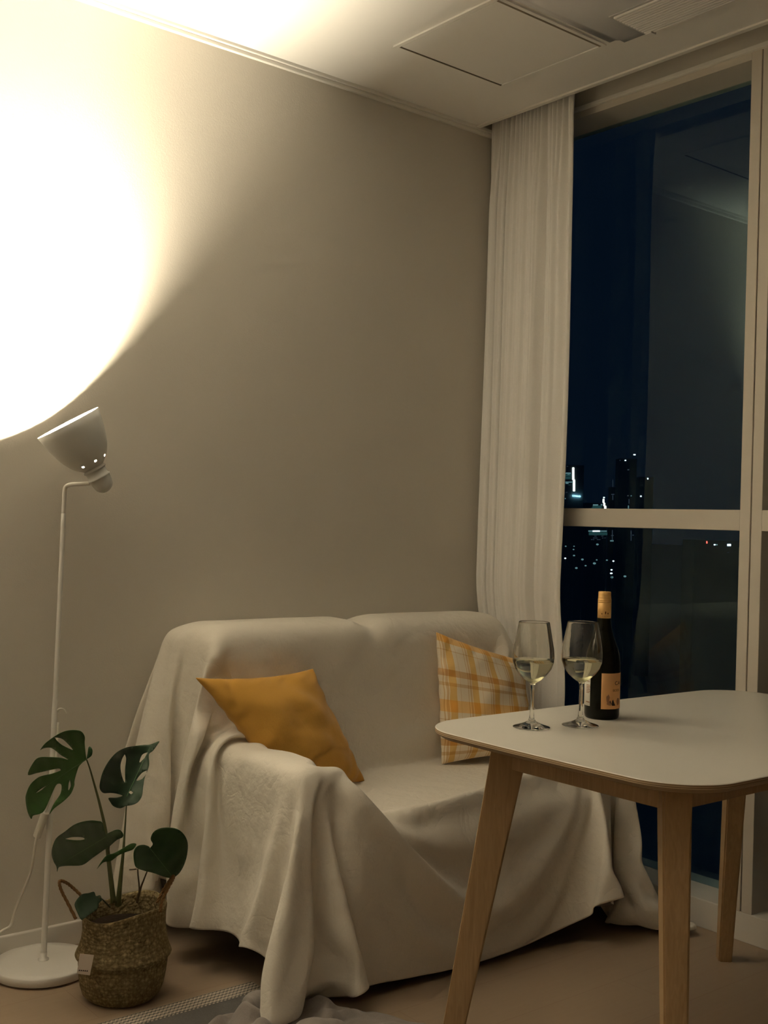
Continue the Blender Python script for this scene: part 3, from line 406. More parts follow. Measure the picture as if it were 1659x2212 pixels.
-2,-1,3,-11,-10,0,-7,-6,0,18,1,-1,-4,0,-5,6,9,-4,29,-41,17,-11,-1,0,1,3,1,0,0,-1,1,-1,-1,1,0,0,0,1,-1,-1,1,-1,0,0,0,0,1,-1,-1,1,0,0,-1,1,-1,0,0,-1,1,-2,1,-2,-6,-7,12,12,-28,-17,15,14,20,-16,5,1,-2,0,4,-3,-3,-9,1,2,3,2,2,0,1,1,6,4,1,-3,-7,-2,2,4,-2,6,-14,-25,1,3,11,4,7,4,4,4,3,1,2,0,3,-2,-2,-9,-6,-4,-14,2,4,3,2,6,-2,-2,13,3,27,-13,-10,-18,6,5,-1,-7,-5,-2,0,0,0,1,-1,0,0,1,-1,0,1,-1,1,0,0,0,1,-1,1,0,0,0,0,0,0,0,0,0,1,-1,0,-1,-8,2,12,-3,9,5,-6,-31,10,0,14,-1,-1,-3,-5,-1,1,0,10,9,6,0,1,-1,0,1,-1,-8,-9,-3,3,10,0,-3,-5,4,-4,7,-20,2,-3,-2,3,4,2,2,2,-6,-4,3,2,8,6,3,8,1,-3,-5,-1,-3,2,3,-6,-5,-3,-4,-10,12,25,0,-11,2,-3,-1,0,-2,-1,0,0,1,-2,0,1,0,0,1,0,-1,1,-1,0,1,0,0,0,-1,1,0,0,0,1,0,1,0,-2,0,0,1,-2,-1,7,-12,-2,-3,14,7,16,-28,-3,3,-1,0,1,-9,-2,2,-3,-1,-5,1,7,4,0,5,2,0,5,5,-1,-6,-6,1,1,2,-2,-2,8,-19,-4,1,0,0,-2,1,0,5,2,4,-3,1,-6,1,2,3,3,5,13,-3,-5,2,-2,6,4,-16,-7,-4,4,1,5,21,-13,2,-11,3,3,0,0,0,-2,1,1,0,0,-1,0,1,1,0,0,0,0,0,0,0,1,0,0,0,0,0,0,-1,0,2,0,-1,0,-3,3,-2,0,5,5,-16,11,-3,7,-11,-1,0,-4,-5,13,6,-3,-5,-2,-3,-4,-5,-1,5,0,-3,3,1,4,3,5,-2,-2,-1,0,4,11,-4,-19,-2,-1,-1,0,-1,0,5,-1,13,6,5,3,-1,2,3,0,0,-2,1,3,-5,-8,-1,-2,2,7,-16,4,-2,7,4,-7,10,-14,0,4,1,1,0,-3,2,1,0,0,-1,0,1,0,0,0,1,0,-1,-1,1,0,0,1,0,1,0,-1,0,0,1,-1,0,1,-1,0,6,-7,7,-15,14,10,-16,-12,-4,12,1,-5,5,9,1,-3,-2,10,-1,1,-1,-3,-7,-10,-2,4,2,1,-6,1,2,5,5,4,7,4,-6,11,-20,1,0,-2,-2,0,3,-1,-2,-1,4,6,6,12,3,2,2,2,0,-1,-5,-5,-4,-4,1,-5,2,2,8,2,-9,-4,4,-1,-6,7,-1,2,2,1,-1,0,0,0,-1,0,1,0,0,0,0,0,0,0,1,-1,1,0,0,0,0,0,1,-1,1,-1,1,0,1,-2,3,0,-2,2,3,-15,18,-2,0,-6,-1,-4,2,-1,-2,2,4,9,-13,0,-1,0,0,3,5,2,-1,-5,3,7,3,5,3,1,0,-2,-2,1,-7,0,-1,-4,-5,-4,-4,-3,0,6,2,1,-2,-5,0,2,2,3,5,5,-6,-2,-7,11,-1,-4,0,-2,13,2,-11,-5,6,5,-12,4,7,0,2,0,-1,1,0,-1,0,0,1,1,-1,0,0,0,0,0,0,1,0,0,0,0,0,0,0,1,0,-1,1,-1,0,1,-1,3,-2,5,-6,6,-5,-9,22,7,-6,3,-4,-5,-3,-5,-6,1,-3,9,-9,2,3,4,5,4,3,3,5,1,-1,-1,-4,-4,-5,0,-1,3,8,-4,16,-1,-2,-3,-4,-3,-8,-6,-3,1,4,4,4,-4,-2,-6,-5,-4,-2,0,3,18,-4,-2,-3,-5,7,13,5,-17,5,5,-11,-6,10,2,1,1,0,-2,3,-2,1,0,1,0,-1,1,-1,0,1,0,-1,1,0,0,0,0,0,0,0,1,-1,1,0,0,0,0,0,0,0,0,6,-6,5,5,-12,-1,6,13,0,3,1,-6,-5,-7,-4,-2,11,6,3,2,4,0,1,-3,-2,-4,-6,-7,-2,-1,1,6,4,7,2,-4,4,11,1,-1,0,0,-2,1,-4,-8,-9,-6,-1,5,7,0,-4,1,-1,7,-4,-4,0,-3,2,12,-1,-3,5,-4,2,2,-8,-10,5,8,0,3,-1,-1,0,0,1,0,0,0,1,0,-1,1,0,0,0,0,1,-1,0,0,1,-1,0,1,-1,0,1,0,0,0,0,-1,1,-1,3,3,2,-6,10,1,-13,5,10,-3,5,-3,1,3,0,-4,3,-6,10,-1,-2,-5,-3,-7,-5,-2,-1,-1,6,5,6,7,2,0,-6,-9,-2,-2,11,1,-2,-1,0,3,-2,1,1,-4,-8,-8,-7,-4,4,13,6,-4,-4,13,3,-18,-8,7,-3,8,9,-8,6,9,-8,-21,-1,10,3,0,1,0,-2,3,-2,1,1,0,0,-1,1,0,0,0,0,0,1,-1,0,0,1,-1,0,1,-1,0,0,0,1,0,0,-1,1,2,-2,2,1,6,-7,1,8,-5,3,-8,9,-3,-5,4,4,4,3,-11,-1,-3,-8,1,-4,0,7,0,0,7,6,8,2,-2,-7,-6,-3,-5,3,-1,-3,15,-5,0,-1,1,-1,2,-1,0,0,2,-2,-5,-7,-8,-7,0,12,4,-7,5,17,-10,-9,-3,3,-1,6,3,9,-7,-24,8,8,-1,3,-1,0,0,0,1,0,-1,1,0,0,-1,1,0,0,-1,1,0,0,0,1,-1,0,1,-1,0,1,0,-1,1,-1,1,0,-1,1,1,0,0,6,1,-7,0,6,-2,10,-15,5,8,0,0,-2,-9,2,-9,5,-5,-4,2,5,4,8,10,2,-1,-7,-7,-6,0,-1,0,1,-5,-9,-6,17,2,1,2,-1,-2,-2,-1,-3,1,-4,-1,1,2,-2,-3,-10,-10,-4,4,1,4,38,-19,
-16,-1,1,-2,-1,-5,-2,1,9,3,0,0,0,-2,2,0,1,0,0,0,0,0,0,0,0,0,1,-1,0,0,1,-1,0,1,-1,1,0,-1,1,0,-1,1,0,1,-1,0,0,1,0,3,7,-7,6,6,-4,-21,14,-1,7,0,-10,-10,-4,1,7,4,0,3,11,5,1,0,-5,-11,-4,1,-2,4,-1,-1,-8,-7,-5,-1,2,22,-2,3,1,-1,-1,0,0,0,-4,2,-2,-4,-6,1,0,0,-1,-11,-6,-8,8,2,22,-7,-17,0,1,1,-13,-1,11,7,0,2,-1,0,0,1,-1,1,0,0,0,0,0,1,-1,0,1,-1,0,1,0,-1,0,1,-1,1,-1,0,1,-1,1,0,0,0,0,0,0,1,-1,1,0,6,1,-6,-7,-7,19,-1,-5,-1,-12,-5,2,7,5,6,-1,16,2,0,-7,-8,-3,-3,4,-1,-3,1,-6,-7,-7,-2,0,3,0,0,15,0,7,0,-1,2,0,-1,-3,3,-5,-2,2,-3,-4,-4,1,-4,1,-2,-8,-3,-7,-2,13,6,0,-4,-9,3,-12,18,1,0,0,1,-1,1,0,0,-1,1,0,-1,1,0,0,0,0,0,0,0,0,0,0,1,-1,1,-1,0,1,-1,1,-1,0,1,-1,0,2,-1,1,0,0,-2,5,6,-6,13,-4,-5,-2,4,-14,-3,9,8,5,3,0,-5,0,2,-13,-3,3,-2,-2,0,-5,-4,-5,-6,0,1,-1,1,10,5,9,1,8,-2,4,5,1,0,1,2,-1,0,4,-4,1,-2,-2,-4,1,0,-4,-2,-10,-9,-7,7,9,-12,-1,3,-4,6,9,0,1,-1,0,-1,1,0,1,0,0,0,0,0,0,0,0,1,-1,0,1,-1,0,1,-1,1,-1,1,0,-1,1,-1,1,0,-1,2,-1,0,0,0,1,0,2,0,6,-2,-1,6,0,-5,-4,-3,14,1,1,-4,-5,-8,-5,0,-2,8,-1,-5,1,-2,-5,-2,-4,-2,2,0,0,4,8,-5,8,-2,-15,-2,3,4,4,6,8,5,5,0,5,-3,2,1,1,-2,-4,-4,1,-4,2,-10,-13,0,-6,-2,3,-1,-2,0,9,8,-1,0,0,-1,2,0,0,0,0,0,0,1,-1,0,0,0,0,0,1,-1,0,1,-1,1,-1,1,-1,1,0,-1,1,-1,1,0,-1,2,-1,0,0,0,1,1,-1,4,2,-2,10,-2,-8,0,14,-4,-3,-6,-5,-6,1,4,-2,-1,-2,0,-1,-8,-4,-3,-1,0,1,4,5,7,4,4,1,-6,0,-4,-2,-4,-3,-2,-1,0,3,3,7,5,8,4,3,3,2,2,-1,-5,-2,-3,-3,-10,-8,-3,-4,3,-7,-8,10,11,4,0,0,0,0,0,0,0,1,0,0,0,0,0,1,-1,1,-1,1,-1,0,1,-1,1,-1,1,-1,1,-1,1,0,0,0,-1,1,0,-1,1,1,0,0,0,-1,1,3,2,2,-7,7,5,-6,1,-4,-4,-5,-2,5,0,-2,2,0,-6,-6,-5,-2,-1,0,4,5,6,3,4,4,-2,-4,-1,8,-1,10,0,-1,-2,-2,-3,-4,-5,-3,-3,-2,2,3,5,6,8,5,5,2,2,0,-2,-3,-9,-11,-9,-7,0,-4,9,9,2,0,0,0,1,0,0,0,0,0,0,0,0,0,0,0,0,0,0,0,1,-1,1,-1,1,-1,1,-1,1,-1,1,-1,1,0,0,0,0,0,0,0,0,0,1,0,1,4,0,3,-1,-5,6,-9,-5,-4,0,3,0,2,2,-4,-8,-5,-2,-1,3,6,4,5,3,1,2,5,-1,-2,3,6,-1,8,-7,6,4,3,2,2,0,0,-2,-1,-2,-9,-3,-4,-2,0,3,7,5,6,5,4,2,2,-3,-8,-13,-8,8,-1,1,0,1,-1,0,1,0,0,1,-1,1,-1,1,-1,1,-1,1,0,0,0,0,0,0,0,0,0,0,0,1,-1,0,0,0,0,0,0,0,1,-1,0,1,0,0,0,1,-1,7,-5,7,-11,8,-8,-7,0,4,4,3,0,-2,-9,-8,-5,0,6,8,3,2,3,-1,1,3,4,2,2,7,-2,1,-1,-7,-20,2,2,5,4,3,5,3,2,2,1,3,-2,-4,-5,-5,-4,-5,-1,1,2,3,5,6,5,5,1,-5,-14,4,-2,1,-2,1,0,0,0,1,-1,1,-1,1,0,0,0,0,0,0,0,0,1,-1,1,0,0,0,0,0,-1,1,0,0,0,0,0,0,0,0,0,1,-1,1,0,0,-1,0,3,5,-9,7,-9,-3,5,6,3,1,-5,-8,-10,-5,-1,7,12,3,1,-1,-2,3,5,5,4,4,-4,0,-1,0,-8,-9,-9,-21,0,2,0,1,1,2,5,3,2,1,3,6,5,2,1,-2,-4,-4,-4,-4,-2,-2,-2,1,1,3,4,0,-4,0,2,1,0,0,0,1,-1,1,-1,1,0,-1,1,0,1,-1,0,0,0,0,1,-1,0,0,0,1,-1,1,-1,1,0,0,0,0,0,0,0,1,-1,1,-1,1,0,1,-1,1,2,3,-8,2,6,5,-2,-6,-8,-7,-7,-1,4,9,8,-4,-1,1,9,7,5,1,2,-1,-8,-7,-7,-5,3,-6,-1,8,-24,0,1,0,2,4,1,-1,3,3,4,1,-3,0,2,4,7,4,2,1,0,0,-1,-2,-2,-2,-3,-4,0,-2,1,-1,2,0,1,-1,0,1,-1,1,0,0,0,0,0,0,0,0,1,-1,0,0,0,0,1,-1,0,1,-1,1,0,-1,1,0,0,0,1,-1,0,1,-1,1,0,0,0,2,-1,0,1,5,4,-2,-12,-9,-4,2,-4,4,6,6,2,-1,5,9,6,1,0,-4,-3,-7,-12,-4,0,2,1,-1,11,9,6,12,-7,-5,-6,-5,-7,-3,-2,1,-1,3,4,6,3,3,-2,-6,-2,0,0,1,1,1,1,2,0,1,6,2,0,-2,-1,0,-1,0,1,0,-1,1,0,0,0,0,0,0,0,0,0,0,0,0,0,1,-1,0,1,-1,0,1,-1,0,1,-1,0,1,0,-1,1,0,0,0,0,0,1,-1,0,1,0,0,0,0,-17,
0,3,2,-2,11,8,6,5,1,3,1,-4,-4,-9,-6,-2,-1,0,8,7,5,3,4,0,2,0,-2,22,1,0,1,-1,-2,-2,-5,-9,-5,-7,-5,-6,-2,-1,4,6,5,5,3,1,2,0,1,0,0,-2,-5,1,-4,3,-1,-1,1,0,0,-1,1,0,0,0,-1,1,0,0,0,0,0,0,0,0,0,0,0,0,0,1,-1,0,1,0,-1,1,0,0,-1,1,0,0,0,0,0,0,0,1,-1,-1,1,4,4,-16,21,5,-4,0,5,0,1,1,-2,0,-4,-2,-5,-2,7,5,2,0,2,3,-3,-1,1,0,-5,-8,-9,5,6,7,1,1,1,2,-1,2,2,0,0,-3,-2,-3,-4,-7,-11,-7,-3,-2,2,1,4,2,4,2,5,1,1,-3,0,0,0,0,-1,0,1,0,0,0,-1,1,0,0,0,-1,1,0,0,1,-1,0,0,1,0,-1,0,1,-1,0,0,1,0,0,-1,1,0,0,0,0,1,-1,0,0,0,0,0,0,-2,5,10,-4,7,3,5,-1,-1,-2,-3,0,-1,2,1,4,1,-3,-3,-3,1,-4,-5,-1,-2,-7,-4,-1,1,11,-7,-24,1,6,9,6,0,0,2,-1,-2,-3,0,0,-1,-2,0,5,3,-3,-1,-3,-3,-5,-2,-3,1,-1,2,3,17,-3,0,0,-1,1,0,0,0,0,-1,1,0,0,0,0,0,0,0,0,0,1,-1,0,0,0,1,-1,0,1,0,0,-1,0,0,1,0,0,0,0,0,-1,2,-1,0,0,0,1,-1,3,0,3,9,0,5,-2,1,1,0,-1,-1,-2,-4,-5,-3,-2,-3,-2,2,-1,-2,-1,-1,0,2,2,7,2,-7,0,-8,-3,-5,1,-2,-1,-1,-2,2,2,2,1,1,0,1,-1,-1,-1,1,1,1,0,2,2,1,1,2,2,0,-1,0,0,0,1,0,0,0,0,-1,1,0,0,0,0,0,1,-1,0,0,0,0,1,-1,0,0,0,1,0,-1,0,0,1,0,0,0,0,-1,0,0,0,1,-1,1,0,0,0,0,0,1,1,7,-8,-6,2,2,2,2,1,0,-5,-1,-1,-1,1,-1,2,5,-6,-2,2,1,2,-2,5,5,-4,-1,6,-5,4,-8,-9,-6,-6,0,2,2,0,4,3,1,2,5,2,3,3,3,3,1,1,1,0,0,-1,-1,-2,-5,-5,-3,3,0,1,0,0,0,0,-1,1,0,0,0,0,0,0,0,1,0,-1,0,0,0,1,0,0,-1,0,0,1,0,0,0,-1,0,0,0,1,0,0,0,0,0,0,0,0,0,0,1,-2,4,-1,-8,-5,-7,-3,0,1,3,3,6,2,3,5,3,4,1,-6,3,0,0,0,-2,3,-2,-9,5,1,-6,5,-18,0,2,-8,0,1,-1,0,0,-1,1,3,2,1,2,3,4,2,3,1,0,1,0,0,1,0,1,1,-3,-2,4,-2,0,0,0,0,0,1,-1,0,0,0,0,0,0,0,0,0,1,0,-1,0,0,0,0,1,0,-1,0,0,0,0,1,0,0,0,0,0,0,0,0,0,0,0,0,0,0,1,2,1,-2,-1,-2,0,-3,-9,-5,-4,-2,4,3,3,1,1,2,0,4,2,1,3,0,1,-2,-2,1,-5,2,3,3,-9,0,4,3,-1,-4,-2,-3,0,-2,-2,-1,-2,-1,1,-2,-1,-2,-2,2,0,1,1,1,1,2,2,6,7,-2,2,1,0,0,0,0,0,0,1,0,-1,0,0,0,0,0,0,0,0,0,1,0,-1,0,0,0,0,1,0,0,0,0,0,0,0,-1,0,0,0,0,0,0,0,0,0,0,0,0,0,3,0,4,3,-3,-4,-1,-5,-5,-3,-7,0,0,1,-1,-5,1,3,8,-4,-2,0,-1,0,1,4,-3,1,3,1,1,1,5,0,-1,1,1,-2,-2,-2,-2,-4,-4,-5,-1,1,0,1,-1,-2,1,0,1,1,2,4,5,5,2,-6,-4,4,-1,-1,0,0,0,0,0,0,1,0,-1,0,0,0,0,0,0,0,0,0,1,0,0,0,-1,0,1,-1,0,0,0,0,0,1,0,0,0,0,0,0,-1,0,0,0,0,0,-2,-3,2,10,9,4,1,-2,-1,-2,-5,-6,-9,-8,-8,0,8,6,1,-2,6,1,0,-4,1,-6,-3,1,-4,-5,-3,3,-2,-10,-5,2,0,-1,1,0,-2,0,0,2,3,1,1,0,1,2,2,3,2,5,5,4,0,0,-5,-18,9,0,-3,-1,1,-1,-1,0,0,0,0,0,0,1,0,0,-1,0,0,0,0,0,0,0,0,0,0,1,0,-1,1,0,0,0,0,0,0,-1,0,0,0,0,0,1,-1,0,0,-1,0,2,-7,-7,4,2,11,11,8,2,1,-1,-2,-1,-4,-7,-10,-12,-6,1,-3,7,6,5,10,3,5,-1,-1,-5,2,-7,-19,1,-2,0,-1,0,0,0,2,4,2,4,4,4,2,1,3,3,3,3,3,2,-3,0,1,0,-12,-19,13,4,-2,0,-1,-1,0,0,-1,0,0,0,0,0,0,0,0,1,0,0,0,0,-1,0,0,0,0,0,0,0,0,0,0,0,0,0,0,0,1,0,0,0,0,-1,0,0,0,-1,-1,-1,1,-1,10,-24,5,0,2,10,11,4,1,3,1,2,3,-5,-6,-9,-12,-6,-3,0,-5,2,5,8,10,9,7,-2,2,-19,-2,2,2,2,3,3,8,0,3,3,6,0,1,1,3,1,1,2,-6,-1,1,5,-2,-8,-16,-10,6,14,1,-1,-2,-1,-1,1,-1,0,-1,0,0,0,0,0,0,0,0,0,0,0,0,1,0,0,0,0,0,0,0,0,0,0,0,0,0,0,0,0,0,-1,0,0,1,0,-1,-2,1,0,1,-5,3,3,13,-25,2,0,-6,4,13,11,2,0,1,1,5,1,0,-3,-10,-12,-11,7,-8,-4,0,0,0,6,7,10,-19,4,6,4,3,3,5,-4,5,5,0,-1,5,3,1,0,0,-3,-7,7,1,0,-6,-10,-14,-6,1,16,4,0,0,-1,-2,-1,0,1,0,-1,-1,0,0,0,0,0,0,0,0,0,0,0,0,0,0,0,0,0,0,0,0,0,0,0,0,0,0,0,0,0,1,0,0,0,-1,
0,0,-1,1,0,-2,-2,1,13,5,-23,-1,4,-7,-5,7,12,10,2,1,0,1,0,3,4,-3,-7,-15,-2,-5,-6,-4,1,-1,2,0,-3,3,2,2,1,3,0,5,4,0,3,1,0,-2,-2,-2,-6,0,7,0,-2,-9,-11,-11,-2,1,12,10,-2,1,-1,-1,0,-2,0,0,-1,1,0,-1,0,0,0,0,0,0,0,0,0,0,0,0,0,0,0,1,0,0,0,0,0,0,0,0,0,0,0,0,0,0,-1,0,0,1,-2,0,1,-2,1,-2,0,1,17,-3,-15,-7,5,-2,-2,-6,4,12,7,5,5,1,-2,-1,0,5,0,-9,-5,-1,-2,-12,-7,-3,6,3,4,5,2,3,1,1,1,-2,1,0,0,-3,-4,-2,-3,6,4,0,-8,-10,-10,-8,1,0,6,13,2,0,-1,1,-2,-1,0,-1,-1,1,-1,1,0,-1,0,0,0,0,0,0,0,1,0,0,0,0,0,0,-1,0,0,0,0,0,0,0,0,0,0,0,0,0,0,1,-1,0,0,0,0,-3,1,2,-1,-4,1,5,17,-4,-10,-16,4,-3,7,-3,-8,8,6,4,6,6,5,2,-2,-1,4,-6,-8,-8,2,0,-5,-12,19,1,-1,3,-1,0,0,0,0,-3,-3,-5,-3,0,2,7,1,-7,-10,-7,-10,-3,2,0,1,13,7,-1,1,2,-3,-1,-1,-1,0,-1,-1,2,-1,1,0,0,0,0,0,0,0,0,-1,0,0,0,0,0,0,0,0,0,1,0,0,0,0,0,0,0,0,0,0,0,-1,0,1,0,1,-1,-3,-2,1,2,-4,-3,2,13,3,-2,-1,-18,2,-3,4,6,-6,-4,4,3,5,6,7,3,3,0,4,-1,-2,-8,-4,-3,-2,20,0,-1,1,0,0,-1,-2,-4,-2,-3,-1,0,6,3,-4,-10,-9,-5,-6,0,0,1,-1,11,10,-1,1,-1,0,1,-1,-2,0,0,-2,0,0,0,-1,1,0,0,0,0,0,0,0,0,0,0,0,0,1,0,0,0,0,-1,0,0,0,0,0,0,1,0,0,0,0,-1,0,0,-1,2,-1,-2,0,-2,-1,4,-2,-3,2,19,-5,-1,1,-21,-1,-1,2,6,-1,-12,1,4,5,6,8,6,3,-3,2,-1,4,-3,-2,-3,20,0,1,-1,-1,-2,-5,-5,-2,-2,4,5,4,-2,-7,-9,-6,-1,-7,-1,0,-1,1,4,14,3,-1,0,-1,-6,2,3,-1,0,0,-2,-1,1,1,0,-1,0,0,0,0,0,0,0,0,0,1,0,0,-1,0,0,0,0,0,1,0,0,0,0,0,-1,0,0,0,0,2,-2,-1,1,1,-3,4,2,-4,1,-1,-5,-2,1,9,14,-7,-3,4,-18,-4,-3,0,5,1,-9,-1,0,1,7,5,8,9,4,4,1,0,0,-1,20,1,-2,-5,-4,-5,-1,-3,2,4,6,0,-4,-9,-6,-3,-3,-5,1,-2,0,3,-1,15,8,0,-4,-5,-1,2,-5,6,0,0,-1,-1,0,-1,0,1,0,0,0,0,0,0,0,0,1,0,-1,0,0,0,0,1,0,0,0,-1,0,0,0,1,0,0,0,0,0,0,0,0,-2,0,-1,3,-1,-3,4,0,-11,5,-1,1,-3,14,9,-2,-7,7,-18,-3,-4,5,12,-7,-16,-1,0,-3,4,5,10,9,9,6,6,-1,-1,17,-4,-5,-3,-4,-3,2,6,8,4,-8,-8,-7,-3,-3,-3,-2,-1,-1,0,3,-2,10,13,0,0,0,-3,-3,3,-2,-5,5,3,-5,-1,0,0,0,-1,1,0,0,0,0,0,0,1,-1,0,0,0,0,1,0,-1,0,0,0,1,0,0,0,-1,0,0,1,0,0,0,0,1,0,-3,-4,1,3,1,-2,-9,3,6,2,-10,1,1,16,1,4,-10,11,-19,-3,-2,2,17,-3,-21,-4,1,-1,-1,0,2,7,8,7,9,5,6,-3,-1,-3,-2,7,7,7,-4,-10,-6,-6,-1,-3,-3,-2,-1,0,-1,5,-2,4,17,2,-3,-3,4,0,-1,-3,3,-4,-2,-3,3,0,0,-1,0,1,0,0,0,0,0,0,1,-1,0,0,0,1,0,-1,0,0,0,1,0,-1,0,0,1,0,0,0,-1,0,1,0,0,1,1,-2,0,-2,0,4,-11,2,12,-11,3,5,-7,-4,3,16,-9,12,-17,20,-12,-13,2,-3,20,0,-20,-12,3,1,0,-1,-2,2,3,5,10,2,-1,-2,2,11,5,0,-7,-11,-5,-4,0,-3,-2,-2,-2,1,1,2,-2,-2,22,5,0,0,-1,-9,1,6,-4,-2,0,-3,-3,1,4,0,0,-1,1,0,0,0,0,0,1,-1,0,0,0,1,-1,0,0,0,1,0,-1,0,1,0,0,-1,0,1,0,0,0,-1,1,0,1,0,1,2,-1,-2,-5,6,9,-15,8,-12,-4,7,-1,-7,8,17,-21,17,-21,15,2,-13,8,-12,23,2,-14,-21,1,1,1,1,-2,1,1,1,1,0,5,8,6,-4,-13,-9,-3,-2,0,-1,-2,-3,0,-1,-1,2,-2,0,19,8,0,0,2,2,-3,-4,-3,-2,0,-1,3,7,-7,-7,3,-1,1,-1,0,1,0,0,0,0,0,0,0,0,0,0,0,1,0,-1,0,1,0,-1,0,1,0,0,-1,1,0,0,0,0,0,0,1,2,0,1,-5,0,10,-16,13,-22,5,2,-1,2,-5,-3,21,-1,-21,16,-14,7,5,-10,19,-20,26,1,-8,-25,-1,1,-1,1,-2,1,1,2264,-12,16,-6,-2,-6,-9,-8,-8,-14,-17,-18,-21,-17,-19,-11,2,14,17,20,19,18,19,16,4,-21,-19,-16,-9,2,1,4,-2,-1,-1,-1,-1,-2,0,-1,-1,0,-1,-2,-1,-1,-1,-1,-1,-1,-1,0,0,-1,1,-1,1,-1,-3,-5,-5,-4,-6,-7,-7,-16,-10,-3,-18,-12,-8,-11,-11,2,20,18,20,13,5,5,
